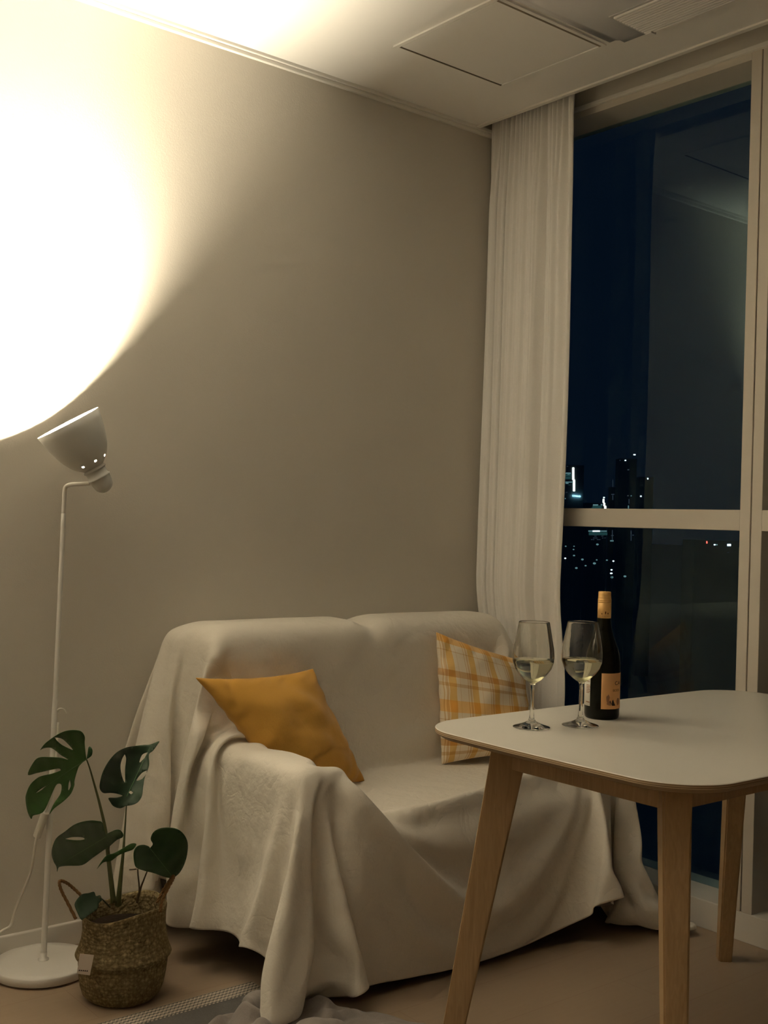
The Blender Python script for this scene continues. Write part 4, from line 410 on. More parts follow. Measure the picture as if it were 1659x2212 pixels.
19,14,21,19,20,21,-3,-8,-5,9,-11,-18,-17,4,1,-18,-15,4,-8,-9,-12,-11,-11,-15,-3,-7,-14,16,18,-17,14,-14,7,5,3,5,7,-2,0,-4,-2,8,-1,4,-6,-2,-9,1,0,-2,0,-2,4,3,1,2,-1,-1,-1,2,-4,0,1,-1,0,0,3,0,0,-2,-3,-3,-1,-1,-2,-1,0,1,1,1,-1,-1,1,-1,2,0,6,8,5,1,-2,2,-1,0,5,-6,-8,12,-6,-1,3,-1,-2,0,1,0,4,-8,9,-11,4,-1,2,0,0,12,4,-2,-27,-4,12,-3,-16,5,7,0,-15,-1,2,3,3,-1,1,-3,-3,26,-12,-16,-25,4,-1,2,4,-1,-1,1,0,6,15,0,-1,3,4,1,-9,-5,-1,0,3,-2,0,-1,3,3,-2,0,0,1,-2,0,1,-1,0,0,4,-1,-4,-4,-2,-3,1,2,3,4,6,4,4,0,-1,0,-2,-3,-5,-4,-2,-5,0,8,8,4,-3,3,-1,1,2,-5,-3,5,0,-3,2,2,-3,-1,-1,1,-3,-2,10,-4,-4,0,1,-1,1,12,-2,1,-6,-16,6,12,-16,-7,-4,-2,0,-2,-1,1,3,8,-5,9,-14,-4,-1,-22,-3,2,3,-2,3,9,-1,-3,12,-7,16,12,-5,-6,4,-8,-7,-2,2,0,0,-1,0,3,2,0,0,0,0,-2,1,-1,-1,1,4,-5,-5,-1,-1,0,6,6,6,3,3,-1,-2,-3,-1,1,1,2,1,2,-3,-5,-6,-7,-5,5,9,6,-2,3,1,1,1,-7,6,-10,-5,4,14,-3,-3,2,-13,7,3,-6,-2,4,0,-2,-8,-5,3,5,2,0,0,-3,-9,0,2,0,2,-2,-1,-3,-2,6,-3,-2,-3,1,3,-8,-25,2,1,-3,2,3,3,7,2,-1,10,12,-9,11,0,-6,3,-10,-6,-1,2,-3,1,2,1,3,0,0,0,-2,2,-3,1,0,4,-4,-4,-2,0,2,8,10,1,-2,-4,-6,-4,-2,-2,0,0,1,2,4,5,5,4,-1,-6,-10,-9,1,12,7,-2,3,3,1,-2,-3,5,-4,-3,2,4,-6,-5,12,-2,-10,-7,8,-2,-1,-5,-3,6,-8,5,-1,3,6,-1,-8,-7,3,1,-3,-1,0,0,-2,-6,3,5,4,-3,-10,-1,-26,3,3,-2,-2,10,10,-2,5,16,2,-15,6,2,5,-3,-1,-3,-11,0,-2,2,-2,0,3,3,-2,1,1,-1,-2,1,-1,5,-4,-4,-1,1,2,9,7,-6,-7,-6,-6,-3,-1,0,-1,1,1,0,1,0,3,5,7,8,6,-1,-10,-12,-5,13,9,-2,4,2,1,-7,5,0,-4,-7,2,2,-1,4,7,-8,-4,2,-4,-6,-2,9,-10,0,3,-2,-2,7,8,0,-2,-5,-3,4,-4,-3,-3,-2,-5,-5,12,-8,-5,1,1,-1,-4,-9,-6,0,3,-4,13,14,-10,16,9,-2,-1,-4,3,-4,1,-10,-11,0,5,-2,-1,2,4,0,0,-1,-1,1,-2,4,-3,-2,-2,0,4,8,5,-8,-9,-6,-1,1,1,-1,-2,0,-1,0,0,1,0,-1,0,1,6,8,10,5,-7,-14,-8,11,11,-3,5,4,-2,-5,5,-3,-5,0,2,0,-1,-2,-7,7,-2,1,-4,4,-8,-2,9,-9,-2,3,4,-5,-1,1,-1,7,-11,-1,-1,7,5,-8,-6,-2,1,-6,-1,5,-5,-1,-9,2,0,-7,0,-2,10,1,-3,11,15,0,6,-2,1,0,-5,-14,-4,1,5,-5,3,5,-1,0,-1,-1,-2,4,-2,-1,-3,-1,3,8,6,-11,-9,-3,4,-1,-1,-1,-2,0,4,4,4,0,-2,-2,-3,-1,-3,-2,1,4,12,12,-3,-16,-10,11,13,-4,6,3,-5,0,0,-5,-1,2,1,-1,-4,-2,5,-2,3,-3,-5,4,-1,-3,-8,2,4,6,-2,-4,-3,2,-1,1,-4,-5,-1,6,4,9,-16,-1,16,-2,-2,-2,-17,10,6,-1,-5,-8,-4,-2,4,0,5,10,14,3,5,-2,2,-2,-9,-11,1,1,-1,0,5,1,-1,-1,-1,0,0,0,-2,-3,3,8,4,-11,-7,-2,4,-1,-1,-3,-1,6,11,4,2,-1,-1,-1,0,-3,-5,-2,-5,-4,-1,0,7,17,2,-15,-12,10,16,-6,6,2,-3,0,-6,-1,3,0,-1,-7,2,5,0,-3,-1,5,0,-3,-8,-4,0,4,-1,6,1,0,-3,-6,1,-1,7,4,-13,12,1,-2,7,10,1,-4,-9,4,8,5,0,-1,-5,-11,-13,1,4,1,0,11,14,6,3,-2,2,-6,-11,-6,2,0,0,4,3,-2,-1,-1,0,1,-1,-5,2,6,6,-8,-8,-2,4,-2,-2,-3,4,14,8,-1,-2,-2,-3,2,-1,0,1,-1,-3,-2,-3,-4,-4,-2,4,17,5,-15,-12,7,20,-6,5,0,-1,-5,-3,2,2,-4,-5,4,2,1,-6,9,-8,-10,13,-10,-4,5,2,-4,2,-1,1,2,2,-5,17,6,-6,3,-1,-8,12,2,-2,2,-2,18,1,-15,2,0,2,3,1,-5,-18,-4,-2,0,3,9,15,6,1,-2,0,-7,-12,1,3,-3,3,3,0,-2,-1,1,-1,-3,-1,5,7,-5,-10,-1,2,0,-3,-2,6,16,4,-3,-2,-1,-2,1,-1,2,-1,0,2,1,-2,-3,-4,-4,-5,-5,2,17,9,-17,-9,6,19,-6,4,-3,-1,-3,-2,3,-4,-1,2,2,-1,2,-5,-2,8,-9,-8,3,4,4,0,-9,0,6,2,-5,19,3,1,1,-1,-9,3,1,6,-5,3,1,22,-4,1,-19,-4,2,4,4,6,2,-19,-10,-2,0,3,10,15,6,1,-1,-5,-10,-7,3,-1,3,3,-1,0,-2,1,-1,-3,
2,6,0,-10,-2,0,3,-5,0,9,16,1,-5,-1,-3,0,0,-1,-1,0,1,2,-1,0,2,1,1,-5,-4,-7,-7,1,14,12,-19,-8,10,17,-3,2,-4,-6,3,-2,-3,-1,4,0,0,-2,-5,11,-8,-8,-3,4,7,4,-12,-1,9,-2,-3,12,-3,-9,-5,-1,16,0,6,3,1,3,-2,3,19,1,1,-3,-9,-10,-4,-1,4,9,9,-14,-14,-5,0,4,10,14,5,1,-1,-8,-12,2,-1,3,4,-1,-2,1,-3,-1,-1,5,5,-9,-7,2,2,-3,0,10,15,-1,-5,-2,-2,0,-2,0,-2,0,-2,-1,0,4,1,2,1,0,5,-2,-3,-7,-12,1,13,14,-18,-9,12,10,2,-1,-5,-1,-2,-2,0,4,-1,-5,-3,15,-9,-8,-3,0,10,6,-15,0,8,-3,-4,-2,-9,-2,3,5,14,-1,17,3,-6,1,0,3,4,0,19,0,2,1,-6,-11,-3,-7,-1,8,13,-9,-17,-5,-2,6,11,13,5,0,-4,-12,-5,3,1,2,1,-1,-1,-1,-1,1,6,-4,-9,1,1,-2,0,14,12,-4,-3,-2,-3,-2,-2,-2,-2,0,0,1,1,0,-1,1,0,2,3,0,4,3,0,-6,-15,1,6,16,-16,-5,15,3,2,-6,-1,-1,-4,1,3,-2,-3,13,-8,-13,0,-2,8,11,-13,-6,0,1,1,0,1,8,5,4,12,-1,1,-3,-2,5,-15,6,10,-1,-13,4,17,14,-1,1,-2,-12,-5,-7,-4,5,16,-2,-20,-6,-2,7,10,13,4,-1,-8,-12,1,2,4,0,-1,-1,-1,-1,3,3,-11,-3,4,-2,2,14,6,-1,-1,-5,-5,-3,-4,-3,-2,0,0,0,1,1,0,0,0,2,1,1,3,2,2,4,6,-2,-19,7,0,15,-13,-1,17,-5,-3,-2,-2,-5,3,2,-2,7,-3,-15,1,2,-5,14,-5,-10,1,6,-1,-5,-1,4,22,3,4,-5,0,0,2,1,1,-1,-14,9,7,-3,0,2,10,10,2,0,1,-8,-7,-9,-7,2,14,5,-18,-9,-2,9,10,11,3,-2,-13,-5,3,5,1,-3,1,-1,-4,8,-8,-7,4,-2,5,14,2,-2,0,-7,-6,-5,-3,-1,1,3,1,2,3,2,-1,0,1,0,0,-2,-1,-1,1,0,1,2,7,6,-19,10,3,11,-8,-3,6,-3,-4,-3,-7,9,3,1,1,-11,-8,6,-7,4,5,-12,2,-1,1,-1,0,5,15,1,9,2,-4,2,-3,-1,2,-2,2,-2,-8,10,12,4,-3,-15,1,9,9,4,2,-5,-6,-10,-9,-1,13,7,-17,-10,1,8,9,9,5,-10,-10,2,3,2,-1,1,-2,1,0,-11,2,1,6,11,-1,1,2,-12,-8,-4,0,2,4,3,3,3,1,-1,-2,2,-1,0,2,-2,2,-1,0,-1,1,1,1,0,4,7,-19,7,7,4,-5,5,-4,-5,-7,0,9,5,-3,-5,-13,0,2,-4,8,-3,-9,-1,11,2,-10,4,18,10,0,-2,-7,-6,-1,0,2,1,3,8,4,-4,-7,15,-3,-5,-13,-1,1,5,9,8,5,0,-5,-10,-11,-4,11,11,-16,-13,2,11,7,5,4,-12,-5,5,3,-1,0,-4,6,-10,-1,4,7,7,-3,3,0,-13,-9,0,3,6,5,4,1,0,-1,0,1,-1,0,1,-1,-1,1,-1,3,0,3,1,0,0,1,-3,0,4,-15,2,10,2,-1,2,-5,-11,11,0,0,-2,-9,-7,10,-7,-2,7,-13,8,-1,6,-10,7,17,7,0,-4,-9,-4,5,-1,3,1,5,3,0,2,0,0,19,-12,4,3,-9,-6,-5,0,8,9,7,4,-4,-8,-12,-7,11,11,-16,-12,4,13,-1,13,-9,-7,3,1,1,-3,1,0,-6,8,7,3,-4,5,-5,-15,-6,4,9,7,3,0,0,-1,0,0,-1,0,1,0,1,1,1,2,1,0,1,-2,0,0,0,-1,2,-1,1,-1,-13,-1,14,-1,3,-13,5,12,-1,-17,3,-15,11,6,-12,2,-7,-3,12,-3,-5,5,18,6,0,-3,-9,-7,9,5,2,1,2,1,0,1,-2,2,-2,21,-6,-8,14,-1,-5,-6,-7,-8,0,6,10,10,1,-7,-9,-14,9,14,-18,-11,6,18,-7,11,-16,2,3,0,-3,3,-5,6,6,5,-6,6,-6,-13,-4,13,10,2,0,-1,-2,-2,1,-1,2,1,-1,2,0,-1,1,-1,-1,1,-2,0,0,0,0,0,1,0,3,1,-1,-1,-13,-1,15,0,-3,2,3,0,-21,2,6,0,-6,-5,2,-8,13,-5,2,2,17,2,-1,-1,-10,-4,13,5,0,1,0,1,0,0,-2,0,0,1,21,1,-4,-3,1,5,-1,-3,-6,-7,-7,-3,5,13,6,-7,-4,-13,9,10,-20,-3,9,2,-1,15,-21,2,2,4,5,0,7,1,-11,12,-5,-13,4,15,4,-2,-3,-2,-1,-1,-1,-1,-1,-3,-1,-1,-2,0,0,-1,0,0,0,2,0,0,0,0,1,1,1,1,3,5,-1,-2,-11,4,13,1,-1,-24,-12,12,-9,10,12,-16,3,-6,13,4,-12,14,13,-3,2,-2,-11,1,10,5,-2,1,1,0,0,0,-1,0,2,-1,1,18,2,-2,-4,5,-3,3,1,1,-2,-3,-7,-8,-5,10,10,-4,-5,-15,18,-2,-17,4,14,-10,-6,12,-10,14,-2,3,9,-6,-9,16,-6,-9,11,6,0,-12,-10,4,-4,-3,2,-2,2,0,0,2,2,2,0,1,1,1,0,0,1,2,0,0,2,0,0,1,0,-1,0,3,4,-1,-7,1,-2,-7,11,-9,-1,-14,12,-15,4,-4,10,12,-14,12,13,-8,3,
-10,-1,8,7,4,-2,0,1,-4,1,2,-1,0,0,3,-2,-1,18,-7,7,1,0,0,-3,1,1,0,-1,1,-1,-4,-12,-2,12,3,-10,-11,23,-11,-15,10,11,-20,6,19,-2,0,2,-9,-5,16,-3,-3,4,-2,2,-14,1,4,-5,3,3,0,4,0,1,2,0,1,0,1,1,1,1,0,1,-2,-1,1,2,-2,-1,0,-1,0,-1,1,1,0,0,-3,7,16,-13,-34,24,-1,-3,-27,2,5,7,15,-12,5,12,-9,7,-6,5,3,-2,4,-6,-1,0,1,7,0,-2,-2,0,2,-2,2,-3,17,4,-11,11,-4,-1,3,-2,2,1,1,-2,0,-2,2,-4,-9,9,5,-13,-9,21,-16,-14,17,9,-12,3,-3,17,-13,-2,17,-7,2,0,2,-9,-6,9,5,3,0,1,0,0,-1,-2,0,-1,0,-2,-1,-1,-1,-2,-2,0,-2,0,-1,-1,-3,-1,0,-2,-1,-1,1,-1,-1,-1,-5,-5,7,13,12,2,-40,22,15,0,-12,-10,18,-4,2,10,-8,9,-7,3,4,-4,2,-4,4,1,3,2,-4,-1,0,2,0,-2,0,4,-2,19,-1,-2,-7,-1,9,1,3,-2,0,-1,3,0,0,-1,1,-1,-13,7,2,-5,-7,13,-10,-5,20,1,-13,11,-7,5,1,-10,-6,6,7,-9,6,6,0,0,-1,-3,-4,-3,-4,-3,-1,-3,-2,-4,-2,-2,-2,-1,-1,-1,0,-1,-2,1,-1,1,0,0,0,1,1,-1,1,1,-1,1,6,1,8,-4,18,2,-26,7,11,-2,11,-1,3,0,-4,7,-9,5,1,-1,5,-1,1,0,1,-1,-3,1,0,-1,0,3,0,-3,-5,5,9,6,-1,-8,6,-8,1,0,4,3,2,0,2,1,1,1,0,0,-8,3,2,-13,3,17,7,-7,-1,-3,4,-5,-1,3,-1,-4,-20,-4,18,10,-6,1,-1,0,3,2,2,0,2,0,0,1,-1,0,0,-1,-2,-2,-1,-1,-3,-1,-3,-2,-3,-1,-3,0,-2,-2,-1,-1,-1,2,6,11,-3,-5,16,-10,18,6,-29,-1,12,7,-3,-5,3,3,-7,6,0,2,2,-1,-1,0,-2,-1,-1,-2,-1,-1,0,4,0,1,4,-1,-3,5,9,-1,7,-6,-2,-1,1,-2,-2,0,1,0,1,2,1,1,1,4,0,-5,8,1,-2,-5,-4,-5,-5,6,13,0,-3,-2,2,4,3,-4,-4,5,0,-1,2,0,0,-1,3,-3,1,1,-1,2,-2,0,1,0,0,0,-1,1,-1,1,0,1,-1,0,0,-2,-2,-1,-1,-3,-1,-1,7,-1,-20,2,14,3,5,0,-8,5,-7,-1,4,1,-1,5,2,-1,1,-3,-3,1,0,0,-1,-1,4,0,0,4,-3,-2,2,-5,-2,-6,13,0,7,-2,-2,5,0,-1,0,0,1,0,-1,0,0,0,1,2,-1,0,4,2,-5,-5,-8,-4,6,13,-12,-7,14,1,0,1,1,-2,0,0,-1,0,0,1,-1,0,2,-2,1,0,1,-1,0,3,-1,-1,0,2,-1,-2,2,0,0,0,-2,1,1,-2,2,0,1,-1,1,-1,-1,-9,-12,-6,0,15,4,0,6,-1,4,0,-1,-1,0,2,-1,-2,1,-1,0,1,1,0,0,0,0,-2,-3,-1,0,1,-3,-4,-7,-3,-1,25,-10,6,-7,2,-1,-1,2,1,-1,1,-1,1,2,0,0,1,1,2,-1,0,0,0,-1,-5,-2,3,3,4,-3,-5,3,0,3,1,0,0,0,-1,0,2,-1,0,0,0,1,0,-1,0,0,0,-1,0,0,1,-1,2,0,-1,1,-2,1,0,0,0,0,-1,1,2,-2,0,0,1,-8,-4,10,-2,-6,3,-5,12,-1,2,0,1,-2,1,-2,0,0,0,-2,-1,0,-2,-2,1,-2,1,-2,2,2,-6,-3,-1,0,5,-1,7,18,2,-8,2,4,-1,1,-1,0,2,-1,1,2,1,0,1,-1,1,1,-1,1,0,-3,-2,2,0,-2,3,1,-3,-4,7,-1,-1,2,0,-1,0,1,0,-1,1,1,0,-2,0,2,-1,0,0,0,0,0,0,1,-1,-2,2,-1,0,1,1,0,-1,-1,1,1,-1,-2,3,-1,-1,-1,-1,1,2,-2,-1,-5,4,-8,10,-3,3,0,2,-2,-1,0,-2,-1,0,-1,1,0,0,0,2,-2,2,1,0,-1,-2,1,0,4,1,-1,16,-3,4,5,1,0,-1,-1,-1,2,1,0,0,0,-1,1,1,-2,0,0,1,-1,0,1,0,1,-1,-1,-5,6,-1,-5,6,2,-2,0,0,-1,1,0,0,-1,0,-1,1,1,0,0,-1,1,0,-1,3,-1,-1,0,0,0,0,1,0,-2,1,0,0,-1,0,0,1,-1,1,0,1,-1,-1,-4,-3,-1,1,4,1,1,0,1,3,-2,-2,-2,-1,1,-1,2,1,-3,1,1,-3,-1,0,-1,0,0,3,2,1,1,1,-1,-1,20,0,1,-1,1,0,2,-1,1,-1,0,1,-1,-1,1,0,0,1,-1,1,-1,2,1,-2,1,-1,-2,2,0,-2,2,-1,2,1,-2,-1,0,1,0,-1,2,-1,0,0,-1,0,0,0,1,0,-2,3,-2,1,-1,0,2,-2,1,0,0,0,0,0,1,1,-1,1,-3,1,-1,2,0,-2,0,0,1,-1,-1,1,1,0,-2,3,-1,0,0,0,0,-1,0,-1,-2,0,-2,-2,0,0,0,-1,0,-2,-1,2,2,1,3,3,2,23,0,-1,1,-2,1,0,1,0,1,-1,0,0,0,2,-2,-1,2,-2,2,0,-2,-1,1,0,1,0,-5,5,1,-1,1,-1,-2,3,1,-2,0,0,1,-3,1,0,2,2,-2,-1,1,-1,2,0,-2,0,0,1,0,-2,1,1,-2,0,1,1,0,0,-1,1,0,-2,0,2,-1,-1,1,-1,0,-1,-1,4,-1,1,0,-1,0,0,-1,0,0,2,0,-1,-2,2,-1,0,0,2,-2,-1,1,-1,1,-1,-1,-1,
1,-1,3,-5,24,-1,1,-1,0,0,0,0,0,-1,2,1,-2,1,-2,1,1,-2,2,-3,0,3,0,-2,2,0,0,-2,-3,1,3,1,0,1,-3,-2,3,-1,0,0,2,0,-2,0,-1,1,0,1,-1,-1,1,0,-1,2,0,0,0,2,-2,1,-1,0,-1,0,-1,2,-1,0,4,-3,0,-1,2,0,0,-1,0,2,-2,0,1,-3,1,-1,-1,1,1,2,-2,0,0,0,-1,1,-1,1,-1,3,-1,1,-2,-1,1,-2,-1,1,-2,-4,3,23,0,-1,-1,1,2,-1,0,0,0,0,-1,2,-1,0,0,1,-1,-1,4,-3,-1,0,2,-7,4,0,4,-1,-1,2,-2,0,0,-1,2,-1,0,-1,0,0,0,2,0,-1,1,1,-3,1,1,0,-2,2,0,-1,-1,1,0,-1,1,1,0,0,0,0,-2,1,0,-1,4,-3,1,-1,-1,1,2,-2,-2,1,0,-1,-2,2,-2,3,1,1,-3,-1,0,0,1,-1,1,2,-1,1,-3,2,-2,2,2,-1,1,0,-4,2,0,1,18,3,3,0,0,-2,1,1,-1,1,0,-2,2,0,-1,1,-2,2,-1,-3,3,0,0,-1,3,-7,2,3,1,-2,-1,2,1,0,0,-1,0,1,-1,0,-1,-1,1,0,1,-2,0,3,-1,-1,0,2,-1,-1,0,3,-1,-3,4,-2,1,-2,1,0,0,0,1,1,0,-2,1,0,-3,1,-1,-1,3,0,1,-2,-2,3,-5,5,-1,-2,-2,2,1,1,0,-1,1,-1,-1,0,0,1,2,0,0,-2,2,0,0,1,-3,3,-2,8,-4,10,5,2,4,0,0,0,-3,-1,3,-2,0,2,-1,-1,0,0,2,-6,3,3,-1,0,-1,0,-4,1,4,-4,4,-1,0,0,1,0,-1,1,1,0,0,-2,0,1,2,-2,-1,2,0,-1,0,0,-1,1,-1,1,2,-3,1,-2,2,0,-1,2,1,-2,-1,0,0,0,0,2,-1,-3,-3,3,3,-4,-8,6,3,3,-1,1,-2,1,2,-2,-1,0,1,-1,1,-1,0,1,0,-1,0,2,1,-2,-1,-1,-1,-6,-1,3,4,0,-1,4,3,3,5,4,2,0,0,-2,1,0,-1,-1,2,-1,-2,0,5,-7,1,2,-2,3,0,-1,0,-3,3,-2,4,0,1,-1,1,-1,0,-1,1,-1,1,-1,-1,0,1,2,0,-2,1,0,0,1,-1,-1,1,-1,1,0,1,0,-1,2,-2,0,1,-1,0,0,2,-1,-1,0,0,0,-2,-3,-2,9,0,-4,2,0,-2,1,0,-2,0,-1,2,0,1,-3,1,0,0,1,2,1,-2,-2,-2,-3,-2,-7,4,1,3,9,-3,-8,-9,-1,2,8,6,7,9,3,1,-1,0,1,1,-1,-1,3,-4,2,-1,-2,-1,3,-1,-4,0,2,0,1,-1,0,3,0,0,-2,3,-1,1,-2,1,0,0,0,-1,1,0,-2,2,1,0,-1,-1,1,1,-1,1,-1,0,0,0,0,-1,1,-1,0,2,-1,0,0,1,-1,0,0,0,-1,-7,4,-1,5,0,1,-1,-3,1,1,0,0,0,-2,-1,-1,3,0,2,0,-1,-4,-5,-4,-2,-1,0,2,4,2,2,1,19,-2,-7,-2,-6,-8,-7,-1,1,4,11,10,6,3,1,-1,1,0,0,1,-2,3,1,-3,1,-2,-5,3,2,2,0,0,-4,4,1,-1,1,-2,1,-2,2,1,-1,0,-1,0,-1,-1,2,-1,1,1,1,-1,0,0,0,0,1,1,-2,0,0,1,-1,2,-2,0,1,0,-1,0,0,-1,1,1,-1,0,-5,0,-4,12,-5,-2,3,-1,-2,0,0,3,-1,0,1,-1,0,-6,-5,-3,-3,-1,2,1,4,4,2,7,-3,2,2,19,6,1,0,-4,-5,-8,-11,-7,-7,-3,3,10,9,8,9,4,1,-1,-2,-5,2,1,2,-6,0,6,-4,-1,6,0,-2,1,-1,3,1,-2,-1,0,1,-1,0,2,-1,-1,0,0,-1,1,0,1,-1,1,0,-1,0,0,0,1,0,1,-2,1,1,0,-2,1,-1,1,1,0,-2,2,-3,0,-3,2,1,2,-1,-7,-3,0,6,1,2,2,-3,0,-1,-1,-5,-2,-4,-3,-1,1,4,3,6,2,2,0,-4,0,-3,6,-12,3,0,7,1,5,6,7,-2,-2,-5,-7,-13,-10,-9,1,5,7,10,12,12,0,-3,-1,-3,3,2,2,-1,-3,0,-1,1,2,-3,-1,2,2,2,-2,1,-1,1,-3,1,2,0,0,-1,0,-2,0,0,0,0,2,0,0,-1,1,-2,1,1,1,-1,-1,0,2,-2,2,-1,0,0,0,-2,1,-3,0,0,2,1,0,2,-5,-1,-7,3,11,-1,1,-4,-10,-6,0,1,3,4,5,4,-2,0,-2,-3,-3,-6,0,-2,1,-6,-5,-3,-4,-1,9,2,4,0,5,4,2,1,-1,-7,-9,-14,-11,-4,2,3,5,18,17,5,-1,0,0,1,-3,-6,1,-2,-1,1,5,0,-1,3,0,2,-1,0,-2,2,-3,1,0,0,1,0,-1,-1,0,0,0,0,2,0,-1,-2,3,-1,-1,2,0,-1,2,-2,2,-1,0,0,0,1,-2,0,0,1,-6,3,1,3,-2,-13,1,7,-5,-17,0,1,3,7,8,6,1,1,-2,-3,-8,-4,-3,-2,-2,0,0,0,-1,-3,1,16,-13,-4,-4,-3,-1,0,3,5,5,1,7,0,4,9,0,-5,-13,-15,-9,-2,3,3,1,6,-2,-2,-7,10,18,3,5,5,-1,-3,0,1,2,3,1,-1,-2,1,0,1,-2,2,-1,-1,1,0,1,0,0,-2,1,-1,1,1,1,-1,-2,3,-4,1,2,-1,2,-1,1,0,0,1,-2,-1,1,-4,-8,6,3,-2,-2,3,1,1,-4,-1,0,1,0,2,2,-2,-5,-2,-2,-3,0,4,2,2,0,1,1,2,2,-1,-1,1,-7,5,17,-1,-6,-3,-2,-4,-3,-3,6,-3,7,9,-5,9,1,-1,-4,-9,-16,-10,3,-1,0,-1,1,1,-1,16,-2,7,11,2,2,1,0,-3,3,1,0,2,
